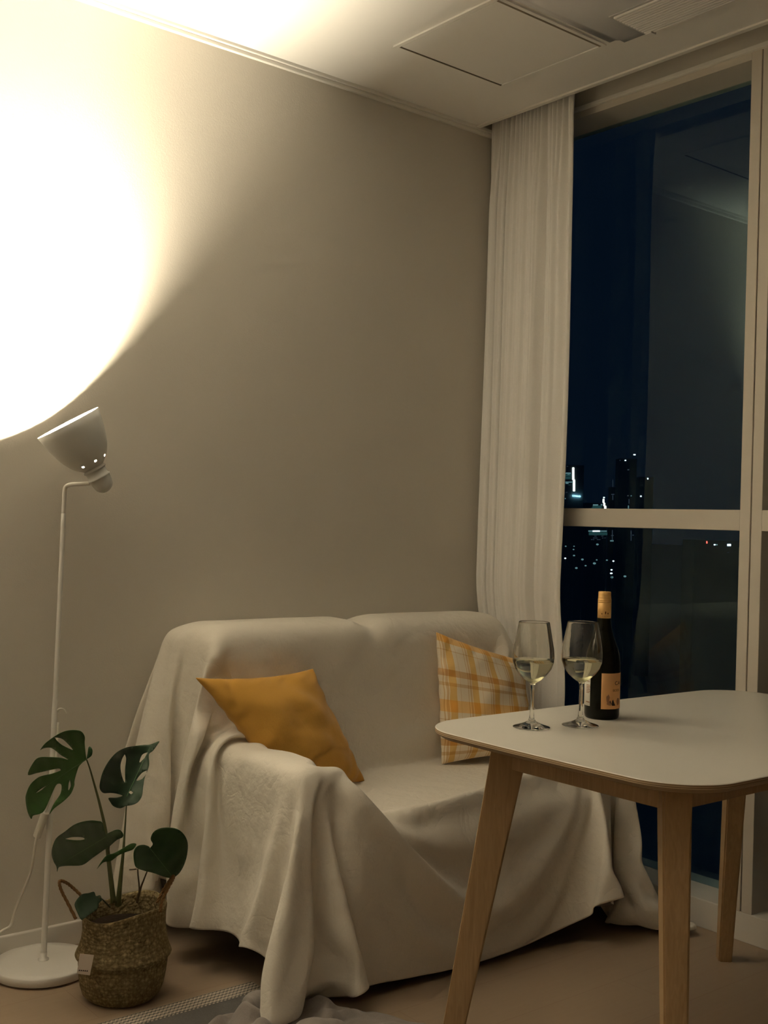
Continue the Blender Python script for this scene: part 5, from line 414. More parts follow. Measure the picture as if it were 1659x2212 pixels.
-1,0,-1,0,-1,1,1,-1,1,0,-2,0,1,-1,0,-1,1,0,-1,2,-2,3,0,-1,0,-1,2,-1,1,0,0,-3,-5,-5,6,7,-15,-14,10,16,-3,0,4,-2,0,2,-1,2,-2,-3,1,2,1,-1,0,2,0,-1,-1,-2,1,1,2,-1,0,1,1,-1,-2,7,-1,5,11,0,1,0,-1,-3,0,-3,-6,-1,-1,-1,7,6,3,1,-11,-16,-7,-8,1,8,11,2,-8,9,-13,1,14,12,-3,-8,-14,3,-5,6,-5,-2,7,2,-3,1,-1,-2,6,-5,5,-4,5,-1,5,0,-7,0,-3,4,-7,7,-1,-3,6,-5,1,-1,4,-6,6,-3,-7,26,5,0,-8,1,5,-20,-8,11,21,-4,0,-5,2,2,-1,2,3,-4,-3,-2,0,2,0,-1,4,0,4,-1,0,0,0,0,0,-1,2,0,13,-1,-4,1,5,2,2,3,0,-4,-3,2,1,1,4,-1,-3,-1,4,2,1,-1,5,8,-8,-3,-3,-4,-5,4,-16,-11,-11,4,-4,16,8,-7,1,0,4,-5,1,-5,3,1,4,-2,0,1,0,1,-3,-3,1,6,-6,0,0,3,0,2,-4,-5,11,-6,4,-1,-2,-6,10,-5,-8,21,-2,-1,9,2,3,-22,-13,8,9,1,14,-10,-16,-3,1,2,10,10,8,2,1,-2,2,1,-1,1,1,-1,-1,1,1,1,-1,-2,1,13,-4,0,-3,-1,-5,-4,7,13,-1,2,-3,1,-4,1,0,4,4,2,1,-2,2,0,-1,7,1,-9,-1,-5,3,2,-1,-15,-25,18,14,-9,-5,0,0,1,6,-11,8,-2,1,4,-9,5,-1,0,0,5,-8,-2,0,5,-2,-2,2,-1,3,4,-7,0,7,-8,4,-1,-1,4,-1,-13,2,16,8,-7,9,0,3,4,-14,1,7,-6,7,7,3,-4,-1,-2,-7,-6,3,6,3,-2,-1,4,0,1,1,-1,1,-1,0,0,1,-1,11,1,-4,-7,-1,-1,7,6,-1,8,5,0,0,-1,-3,1,0,-1,-2,1,-3,3,1,-1,-6,11,4,-10,2,-3,-7,-19,-3,14,8,-4,-10,1,1,-1,10,-10,3,-2,2,5,-9,3,1,-2,1,-1,2,0,-4,6,-2,3,-4,2,-5,-1,5,-1,-2,5,1,-7,5,-5,3,8,-13,-8,9,11,6,-9,-7,-2,22,-3,1,0,-1,-1,8,1,1,-1,-1,3,1,-2,-5,-2,5,2,0,0,-2,2,0,-1,0,-2,-2,-5,-4,13,0,0,-6,-7,2,0,1,-3,5,5,7,2,-1,2,1,-1,0,2,-3,2,-12,6,-12,12,-3,1,2,-8,-13,-7,-4,6,19,2,-7,-11,8,-5,6,1,-2,0,1,4,-6,0,1,0,-2,5,-1,-4,-2,7,-2,5,2,0,1,-3,-6,-2,3,-5,1,8,-7,6,-6,-3,12,-5,-15,1,13,6,-3,7,-7,-4,13,-4,-3,0,8,3,2,3,-1,2,-1,2,-1,1,2,-2,-3,-1,-2,0,-6,-2,-6,-4,-5,-5,-4,-4,18,0,2,0,-4,-4,-10,-13,-4,0,1,3,4,8,6,3,3,3,-3,5,2,-7,-4,13,-6,-9,1,-8,-8,-5,-4,5,15,8,-4,-10,-3,7,-5,7,-2,-2,0,7,-4,-4,2,1,-1,2,1,-2,-5,4,2,-2,-1,2,2,-1,1,3,-2,1,-6,-3,3,6,-3,-1,-7,11,2,-11,-11,3,12,1,0,4,-11,6,11,3,6,3,-6,3,-1,4,-2,0,-2,0,-2,-2,-4,-5,-5,-5,-5,-3,-4,-3,-2,-1,0,6,7,19,-1,0,0,3,0,-2,-10,-12,-10,-7,-5,3,0,3,3,6,5,5,2,6,15,-9,-12,-4,5,-2,4,3,-19,-4,13,13,-4,-3,-10,5,-1,3,5,-7,-3,7,1,-5,0,1,-1,3,1,-3,-1,-2,4,0,-1,-1,0,0,0,-1,3,2,0,0,-6,1,4,0,0,-4,2,10,-8,-13,-3,5,16,-5,6,-12,-6,-1,9,10,8,7,-3,5,-7,-4,-3,-6,-4,-5,-7,-3,-3,-3,-1,-1,0,-1,1,3,7,9,8,10,18,0,2,0,0,1,-1,1,-1,-5,-9,-11,-11,-5,-1,2,-1,2,0,1,3,10,-1,-6,10,2,1,4,-8,-12,6,18,0,0,-11,-4,7,-1,4,1,-11,7,4,-6,1,0,-1,4,1,-5,0,0,1,2,-1,1,-3,0,-1,0,1,0,1,2,1,-4,-2,3,1,1,-4,1,9,1,-12,-10,2,13,5,11,-9,-9,0,-2,-9,0,12,2,-7,-2,-4,-4,-2,-4,0,2,-3,-1,1,-1,1,2,7,10,10,7,4,2,0,20,0,-1,2,-1,-1,1,0,1,0,0,-3,-7,-10,-14,-9,0,-1,2,0,1,-4,15,19,-4,-7,1,-1,14,5,7,-17,0,-2,-11,5,1,0,6,-7,-2,6,-5,2,-1,0,2,1,-3,-1,0,1,1,0,0,-2,1,0,1,-2,0,-2,3,1,3,-2,-6,2,2,5,-6,-4,9,6,-6,-14,-3,1,25,-14,14,-1,2,-3,-7,-5,-11,-8,-3,2,0,-1,2,0,-2,-1,2,2,2,7,8,9,10,3,0,0,2,1,-1,14,7,0,-1,0,0,0,-1,1,0,0,1,1,-2,-3,-10,-16,-13,-2,8,-4,2,8,14,-3,-1,0,0,1,32,3,-30,3,-11,-2,6,-2,4,1,-6,0,1,3,-3,-1,2,1,-1,-1,-1,2,-3,2,1,0,0,0,-1,-1,3,-2,-2,-1,3,1,1,-3,-1,2,2,-1,-5,5,7,1,-14,-8,0,-6,24,16,-7,-8,-9,7,-15,-11,-1,2,-3,3,1,-2,0,-1,3,8,8,10,7,6,3,-2,2,0,1,-1,-3,-7,-17,8,0,8,11,2,2,3,0,2,0,1,0,-1,0,1,-2,
-5,-14,-16,2,8,16,-6,-3,0,0,0,0,6,0,4,-4,-9,4,0,-1,6,-4,-6,6,0,-2,0,0,1,1,-3,1,0,1,-3,4,-1,-1,0,1,-2,3,-2,3,-2,-2,-2,4,1,0,-7,4,3,0,-5,1,8,4,-3,-17,-5,12,15,-10,11,-13,-7,-14,0,3,-1,-6,3,-1,1,5,6,10,10,5,5,4,-2,1,0,1,-2,-1,-4,-9,-13,0,-3,-8,13,-4,0,6,-1,0,2,5,1,4,2,4,-1,-3,2,1,2,-5,-15,0,8,-11,1,0,0,0,0,0,0,10,-9,-3,5,-4,4,1,-4,-1,3,0,-2,1,0,1,-3,1,0,0,0,3,-1,-2,-1,1,-1,2,-5,4,-1,2,-4,-1,2,4,3,-5,-3,5,1,-4,-3,7,4,2,-11,0,5,-16,0,-9,1,1,4,0,-6,0,3,-1,13,16,0,7,5,1,-1,2,-2,3,-3,-1,-4,-5,-8,-3,-7,10,5,16,2,-18,1,-4,2,4,5,3,-6,6,2,-1,3,4,4,-2,0,-1,0,0,-5,-13,-3,1,0,0,0,0,0,1,5,-7,2,-2,1,4,-1,-4,2,2,-7,3,-3,2,2,-1,-3,0,5,-7,0,3,1,-3,2,3,-2,2,-7,3,3,4,-2,-7,4,-3,5,-6,5,6,-4,-3,1,5,6,-3,-13,0,-15,2,6,-7,1,-2,4,6,5,9,12,-1,-4,10,2,0,-1,2,-1,-2,-3,-3,-4,-8,-5,3,0,18,4,1,18,-6,5,-5,-6,-9,-1,-3,3,2,-4,-1,8,3,6,2,3,-1,2,0,1,-4,-12,-1,0,0,0,0,0,0,0,2,-6,5,0,1,3,-4,-7,8,-1,4,-5,4,-2,-2,1,2,-1,0,3,1,-3,-1,4,-3,-2,2,1,3,-6,-2,-2,5,2,-2,5,-5,-1,0,3,2,-9,4,7,0,1,-12,-6,10,-2,-18,7,5,6,5,6,5,5,-2,0,1,-1,1,-1,1,-1,-4,-4,-4,-4,-7,4,7,5,7,-2,1,1,17,0,3,0,1,-1,-2,-5,-7,-1,-1,-1,-4,-1,0,6,6,7,-1,2,2,-6,-14,0,0,0,0,1,-4,2,1,-1,2,1,-1,3,0,-6,3,2,-1,-4,2,-2,3,0,-1,0,1,-1,0,0,0,1,-2,1,1,-2,-1,2,6,-4,1,-3,3,0,-4,7,-3,-6,5,3,-4,-6,8,6,0,2,-10,13,-28,11,8,5,6,2,4,1,-3,2,0,-1,0,0,0,-4,-6,-5,-5,-1,2,8,5,4,3,0,-1,0,-1,21,0,-4,0,-1,1,1,3,-1,0,-1,0,-4,-4,-5,-5,0,2,8,4,1,-5,-7,-4,0,0,1,-7,-10,9,4,1,5,-3,1,3,-3,-3,5,-2,-2,2,0,0,-1,0,1,0,-1,-1,1,-1,3,-1,0,0,-1,1,1,-2,-2,5,-1,0,-2,-1,2,-2,6,-7,1,3,3,-5,-1,7,3,3,7,-22,16,10,-5,3,-1,1,-1,1,1,1,-1,-1,0,-6,-7,-4,-3,2,7,6,4,3,1,-2,0,0,0,2,-2,22,1,-2,0,0,0,-1,-2,0,0,2,-2,2,1,-1,-1,-6,-5,-5,1,2,1,-1,-2,-2,-2,-6,-3,0,3,4,3,-1,1,2,-1,-3,3,0,-3,1,0,0,0,0,0,0,0,0,0,0,2,-1,0,0,0,1,-1,0,1,0,-2,2,0,0,0,0,0,-1,4,-6,2,4,-2,-2,3,5,4,-2,-5,16,-7,5,0,1,1,-1,-1,1,-1,0,-2,-9,-5,0,3,7,5,2,2,0,0,-3,1,2,-2,-3,-7,-6,20,0,3,0,-1,0,-1,0,-1,2,-2,1,0,-2,0,0,2,-1,-1,-4,-1,0,-2,-1,-4,-3,0,1,12,-16,-4,4,0,1,1,-1,-1,2,-1,-1,1,0,0,0,0,-1,0,0,0,1,0,0,0,1,0,0,0,1,0,0,0,1,-1,0,1,0,0,-1,0,2,-1,0,-1,3,-3,0,5,7,-10,16,-8,4,3,0,0,-1,0,1,-1,-1,-6,-7,0,6,6,3,3,-1,-1,0,0,-1,1,-2,-11,-11,-6,-6,-5,11,2,2,4,2,1,0,-1,2,-2,0,-1,0,1,1,-1,-2,1,1,-1,0,-1,2,-1,0,-2,-1,0,-3,0,-8,2,0,0,0,0,1,-1,0,0,0,0,0,0,0,1,1,-1,0,-1,1,-1,0,-1,0,1,1,0,1,-1,1,0,0,1,-1,-1,0,2,0,-1,2,-2,1,-2,-1,-3,9,-2,4,-3,6,1,1,-2,-1,1,0,1,-4,-8,0,5,7,3,-1,0,-1,2,0,-6,-4,-6,-6,-11,-6,-2,-3,0,2,10,1,1,0,2,1,4,3,0,-1,3,-2,0,0,-2,0,1,-1,0,3,0,0,-2,0,-1,0,-1,3,-2,-3,-2,-1,-1,2,1,0,-1,1,-1,2,-1,0,0,1,0,0,-1,1,0,0,1,-1,1,0,1,0,-1,0,-2,2,-1,0,1,-2,0,1,1,-2,-1,2,-1,1,0,2,-1,1,0,-1,-4,4,2,-1,-3,3,0,2,-2,-8,0,4,3,3,0,0,3,0,-6,-7,-7,-7,-7,-6,-5,2,0,-1,1,-1,-3,-4,6,5,2,2,4,0,2,2,2,-1,2,-1,-1,2,0,1,0,0,-3,-1,1,1,-1,2,1,-1,0,-1,1,1,-1,-1,0,0,1,0,-1,0,0,-1,1,1,-2,1,0,1,0,0,0,-2,2,-1,0,-2,-1,1,-1,2,0,0,0,-1,1,0,0,0,0,1,-1,2,-1,-2,1,0,0,0,-1,0,2,-5,2,2,-4,1,-1,-2,3,2,3,1,0,-1,-4,-9,-9,-6,-8,-4,-2,0,0,-1,-2,0,1,1,3,8,-18,-2,-3,3,2,2,7,5,5,5,5,5,4,3,0,-1,-4,-1,-2,3,0,1,0,2,0,0,2,0,2,-2,2,0,0,-1,-2,1,0,-1,1,0,2,-3,0,2,-1,0,1,-2,1,0,2,-1,-2,
1,0,0,0,1,-1,0,0,0,0,-1,1,-1,-1,0,4,-2,-1,0,-1,0,2,0,1,-1,2,-3,-1,-7,-1,5,-1,0,4,0,-1,-3,-5,-6,-7,-9,-6,-4,-2,1,0,-1,1,2,4,6,10,0,-2,1,-2,0,0,0,-3,-2,-4,-4,-4,-4,0,0,1,5,6,8,10,9,3,2,-3,3,-1,2,-1,-2,1,0,-1,2,0,0,0,0,-1,2,-2,0,0,1,-2,3,0,-1,1,-1,0,-1,1,-1,2,-3,1,1,0,1,-1,0,0,3,-3,0,-1,0,2,-1,1,0,3,-5,-1,3,-2,3,-1,1,-1,-1,0,-4,-4,4,0,-2,0,1,-4,-4,-4,-6,-7,-5,-6,-1,-2,1,2,2,4,3,6,5,3,3,2,-3,7,6,3,0,-18,0,3,1,0,1,0,1,2,0,-3,1,-3,-4,-4,-2,1,7,6,10,4,5,2,4,4,1,2,1,-2,2,2,0,-1,1,0,-1,1,1,-1,2,-6,4,-1,-1,1,1,-1,1,1,-3,0,1,-1,1,-2,2,0,0,-2,2,-1,2,-1,-1,1,2,-1,-3,1,3,-4,1,-1,2,0,0,2,-2,1,0,-3,-1,-5,-3,-6,-4,-10,-5,-2,0,2,4,1,8,5,4,6,2,2,2,0,1,1,-1,1,-1,1,-1,0,2,-9,-10,-3,-2,3,-2,2,-2,-1,3,-1,-2,2,2,-1,-1,-1,2,-2,1,1,3,3,3,6,5,5,8,6,2,-1,2,-1,-2,2,-1,0,0,-1,3,-1,1,0,-1,-1,0,0,-1,2,1,-2,1,-3,2,1,-2,0,0,2,0,-1,2,-2,0,-1,0,1,0,-1,1,2,2,-3,-1,2,-2,2,-3,0,-3,-5,-1,-8,-2,-4,8,4,2,2,2,2,4,0,1,-1,-1,1,2,-2,1,1,-1,0,-1,0,0,-2,4,-11,6,4,-7,1,3,2,2,3,1,1,0,3,1,-2,1,1,0,-1,2,1,1,1,2,2,-1,2,0,0,1,0,0,-1,1,1,-2,0,0,-1,1,1,-2,1,-1,1,0,0,-1,2,-3,1,1,-1,1,1,-2,1,1,-1,-1,1,0,-1,1,0,-1,0,0,1,1,0,0,-2,2,-1,0,1,-2,2,0,-6,4,-1,-1,-1,3,0,1,1,1,0,-1,-2,-2,1,3,-1,0,-1,1,-1,0,1,-1,-2,2,-1,1,0,-22,-1,2,9,10,2,2,-6,8,9,3,4,2,2,2,0,0,-1,-1,-1,-1,1,-1,1,-2,1,1,0,0,0,1,1,-1,-1,0,2,-1,0,1,-1,0,0,-2,0,1,0,0,0,0,2,-2,-2,2,0,-1,1,0,0,1,-2,1,-1,1,0,0,0,0,1,-2,2,-2,0,1,0,0,1,0,-1,1,-1,1,-3,-5,-3,-2,-1,1,0,2,6,2,1,0,1,1,0,-1,-1,0,2,0,-2,1,0,1,-1,-2,4,-3,-5,2,2,5,-5,-2,1,3,-6,-2,2,0,2,2,3,2,3,2,2,4,1,1,1,0,2,1,-1,4,-2,0,-1,1,1,0,-1,-1,2,-1,1,0,-2,0,2,0,-1,1,-1,1,-1,0,1,1,-2,0,0,-1,0,0,-1,1,-1,2,-2,2,-1,0,0,0,1,-3,3,-2,1,0,1,0,-1,2,1,-3,1,0,1,-1,-1,-5,-8,-4,-4,-2,-1,2,1,3,2,6,7,3,2,-1,0,1,0,1,0,-5,5,0,2,18,4,1,-5,0,-4,0,2,-1,-6,-3,-2,-1,-2,0,1,0,2,2,0,3,0,3,0,2,1,3,1,4,2,1,-5,1,-1,0,1,-2,2,-2,1,0,1,-2,1,1,-1,0,1,-1,1,-1,1,0,0,0,1,-1,0,0,-1,1,-1,1,-2,2,-1,1,0,0,0,-1,1,-1,1,0,-1,2,1,1,3,-4,-3,0,3,-1,1,-1,-3,-5,-12,-7,-5,1,6,0,-2,-2,0,2,4,4,2,1,3,3,3,-1,-2,-1,24,-3,1,3,-1,0,-3,2,1,1,-3,1,-1,-3,0,0,-1,1,-1,-2,0,2,-1,2,0,2,-1,-8,4,5,1,0,-2,1,0,-1,1,-1,1,0,0,-1,2,-1,-1,0,1,-1,1,-1,1,-2,2,-1,1,-1,1,-1,2,-1,0,-1,1,0,-1,1,0,-2,1,-1,1,1,0,-2,1,0,-1,0,-1,1,0,3,-3,-7,-1,-2,3,4,3,2,0,-4,-11,-14,-7,-5,-3,-1,1,3,0,1,1,-1,2,5,1,2,2,24,1,-4,-7,0,2,1,-1,-1,0,2,1,0,3,0,0,3,-3,1,2,0,-2,-2,-5,-3,-8,-2,12,2,-8,-3,4,0,0,1,0,0,0,0,-1,0,1,-1,0,0,0,0,0,-1,0,0,1,0,0,0,0,-1,1,-2,1,0,0,0,1,-1,0,0,1,-1,0,0,-1,0,0,-1,0,-1,-1,-2,0,4,0,3,11,-5,-3,-5,-5,-1,-1,1,3,11,1,-6,-8,-6,-4,-7,-8,-1,0,3,3,1,0,0,0,-1,11,-4,0,4,0,-1,1,1,1,2,3,1,0,2,1,0,-2,2,-4,-4,-9,-7,-8,1,2,12,10,-7,-6,-1,-1,0,1,0,0,0,0,0,0,0,0,0,0,0,0,0,0,0,0,0,0,0,-1,1,-1,0,1,-1,0,1,-1,1,-1,0,0,0,0,0,0,1,-1,0,0,0,0,0,0,0,0,0,4,-1,-6,-2,20,5,-1,-2,-3,1,-2,-2,-7,5,8,2,1,-4,-7,1,-12,-5,-7,-5,-3,1,3,1,3,10,1,3,2,0,2,3,-1,2,1,-2,-2,2,-2,-2,-3,-5,-7,-6,-9,-2,1,10,9,10,0,-15,3,-2,-1,0,0,0,0,0,0,0,0,0,0,0,0,0,0,0,0,0,0,0,0,0,0,0,0,0,0,0,0,0,0,0,0,0,0,0,0,0,0,0,0,0,0,0,0,0,0,0,0,0,0,0,5,6,-16,-10,15,14,6,0,-3,0,-1,-1,-5,-3,3,0,7,6,-8,3,-5,-5,1,-2,-12,-11,-6,-3,11,5,3,3,1,1,-3,1,
-1,-6,2,1,-5,-3,-6,-5,-5,-6,-4,2,7,11,8,4,-5,-13,6,-2,-2,0,0,0,0,0,0,0,0,0,0,0,0,0,0,0,0,0,0,0,0,0,0,0,0,0,0,0,0,0,0,0,0,0,0,0,0,0,0,0,0,0,0,0,0,0,0,0,0,0,0,0,0,0,6,7,-19,-14,6,13,15,7,-2,0,-1,0,-1,-1,0,-5,-1,9,3,-1,-1,-9,-9,3,6,0,-6,21,0,1,-2,1,-2,0,-2,-2,2,-6,-6,-4,-5,-4,-5,-4,-1,7,11,11,6,-1,-10,-11,6,2,-3,0,0,0,0,0,0,0,0,0,0,0,0,0,0,0,0,0,0,0,0,0,0,0,0,0,0,0,0,0,0,0,0,0,0,0,0,0,0,0,0,0,0,0,0,0,0,0,0,0,0,0,0,0,0,-1,7,9,-17,-15,-1,0,14,19,5,0,-2,-2,-3,2,2,0,-7,0,8,2,1,2,-5,-8,-6,14,22,-2,-3,-2,-2,-2,-3,-2,-3,-3,-3,-4,-4,-4,-5,0,5,11,12,9,0,-7,-10,-6,6,4,-4,0,0,0,0,0,0,0,0,0,0,0,0,0,0,0,0,0,0,0,0,0,0,0,0,0,0,0,0,0,0,0,0,0,0,0,0,0,0,0,0,0,0,0,0,0,0,0,0,0,0,0,0,0,0,0,1,3,6,5,-11,-18,1,-5,1,14,12,8,2,0,-4,-3,-2,4,0,-3,5,4,0,2,1,0,-18,9,-2,-5,-1,-1,-1,0,0,-2,-4,-5,-3,-3,-2,4,8,12,9,4,-4,-8,-8,1,7,0,-2,-3,0,0,0,0,0,0,0,0,0,0,0,0,0,0,0,0,0,0,0,0,0,0,0,0,0,0,0,0,0,0,0,0,0,0,0,0,0,0,0,0,0,0,0,0,0,0,0,0,0,0,0,0,0,0,0,0,-1,5,7,3,-4,-21,-3,-3,-1,7,9,7,7,5,1,2,-5,-3,-1,-2,1,3,7,2,0,1,-1,0,2,0,-1,0,-2,-6,-5,-2,-2,-2,0,6,13,11,5,3,-7,-11,-2,6,3,-4,-1,-4,1,0,0,0,0,0,0,0,0,0,0,0,0,0,0,0,0,0,0,0,0,0,0,0,0,0,0,0,0,0,0,0,0,0,0,0,0,0,0,0,0,0,0,0,0,0,0,0,0,0,0,0,0,0,0,0,0,0,-1,4,4,2,4,-19,-6,-2,-3,6,10,0,2,6,4,5,2,-1,-1,-1,3,-1,0,1,1,0,0,0,1,-2,-6,-6,-4,-2,-2,2,1,12,15,7,1,0,-5,-6,2,1,-1,-9,2,0,-1,0,0,0,0,0,0,0,0,0,0,0,0,0,0,0,0,0,0,0,0,0,0,0,0,0,0,0,0,0,0,0,0,0,0,0,0,0,0,0,0,0,0,0,0,0,0,0,0,0,0,0,0,0,0,0,0,0,0,1,2,0,3,-1,11,-19,-10,3,-1,1,9,1,-1,0,2,5,5,3,0,-5,-4,3,4,1,0,1,-1,-7,-7,-4,-3,0,1,1,6,16,12,3,-1,0,-2,-7,0,-1,-2,-10,7,1,-3,0,0,0,0,0,0,0,0,0,0,0,0,0,0,0,0,0,0,0,0,0,0,0,0,0,0,0,0,0,0,0,0,0,0,0,0,0,0,0,0,0,0,0,0,0,0,0,0,0,0,0,0,0,0,0,0,0,0,0,0,3,3,-4,6,-5,15,-17,-13,0,-2,4,9,1,0,0,-1,0,0,3,3,3,-4,-5,-1,0,-8,-7,-5,0,0,0,2,4,13,13,6,-1,-1,0,-4,-9,-1,-1,1,-8,6,3,-4,1,0,0,-1,1,0,0,0,0,0,0,0,0,0,0,0,0,0,0,0,0,0,0,0,0,0,0,0,0,0,0,0,0,0,0,0,0,0,0,0,0,0,0,0,0,0,0,0,0,0,0,0,0,0,0,0,0,0,0,0,0,-1,6,5,-8,10,-10,15,-17,-15,5,2,1,5,2,0,0,0,0,0,3,3,3,4,-3,-15,-3,-3,2,-1,1,4,8,13,9,3,-1,0,-3,-6,-7,-1,0,1,-7,3,9,-6,0,0,0,0,1,-1,0,0,0,0,0,0,0,0,0,0,0,0,0,0,0,0,0,0,0,0,0,0,0,0,0,0,0,0,0,0,0,0,0,0,0,0,0,0,0,0,0,0,0,0,0,0,0,0,0,0,0,0,0,0,0,-1,0,0,7,7,-11,14,-3,3,-13,-16,4,-1,4,1,6,-1,0,0,0,0,0,2,4,9,-21,1,1,-1,6,7,8,13,5,-2,-2,1,-3,-8,-5,0,0,0,-5,2,12,-9,0,0,0,-2,1,1,0,0,0,0,0,0,0,0,0,0,0,0,0,0,0,0,0,0,0,0,0,0,0,0,0,0,0,0,0,0,0,0,0,0,0,0,0,0,0,0,0,0,0,0,0,0,0,0,0,0,0,-1,1,0,0,0,1,-2,1,0,4,10,-2,1,8,-3,-14,-18,6,-4,9,-3,6,0,0,0,0,0,0,0,1,-20,0,0,8,8,8,13,0,-1,-2,1,-5,-9,-1,0,0,0,-3,1,5,-3,0,0,0,0,1,-1,0,0,0,0,0,0,0,0,0,0,0,0,0,0,0,0,0,0,0,0,0,0,0,0,0,0,0,0,0,0,0,0,0,0,0,0,0,0,0,0,0,0,0,0,0,0,0,0,0,0,0,0,1,-1,0,0,0,-1,3,-2,0,1,0,0,5,5,8,0,-16,-13,5,-4,5,1,3,0,0,0,0,0,0,0,12,-1,5,-4,2,-2,0,1,2,5,1,6,4,8,8,8,7,3,-2,-4,-2,-2,-1,-5,-1,-5,-1,-2,-1,-3,0,-3,-2,-2,-1,-2,-1,0,-3,-1,-2,0,-1,-1,1,0,1,0,0,2,1,0,2,2,1,3,2,3,5,4,5,6,5,7,6,10,14,16,11,4,6,4,6,0,-10,-11,-9,-10,-9,-5,-7,-9,-8,-8,-3,-6,2,17,-6,-20,-15,-13,-3,5,-1,-5,15,-11,-2,1,-1,0,0,7,-1,-8,7,-6,6,0,14,0,7,-3,3,0,-2,1,-1,0,-5,7,
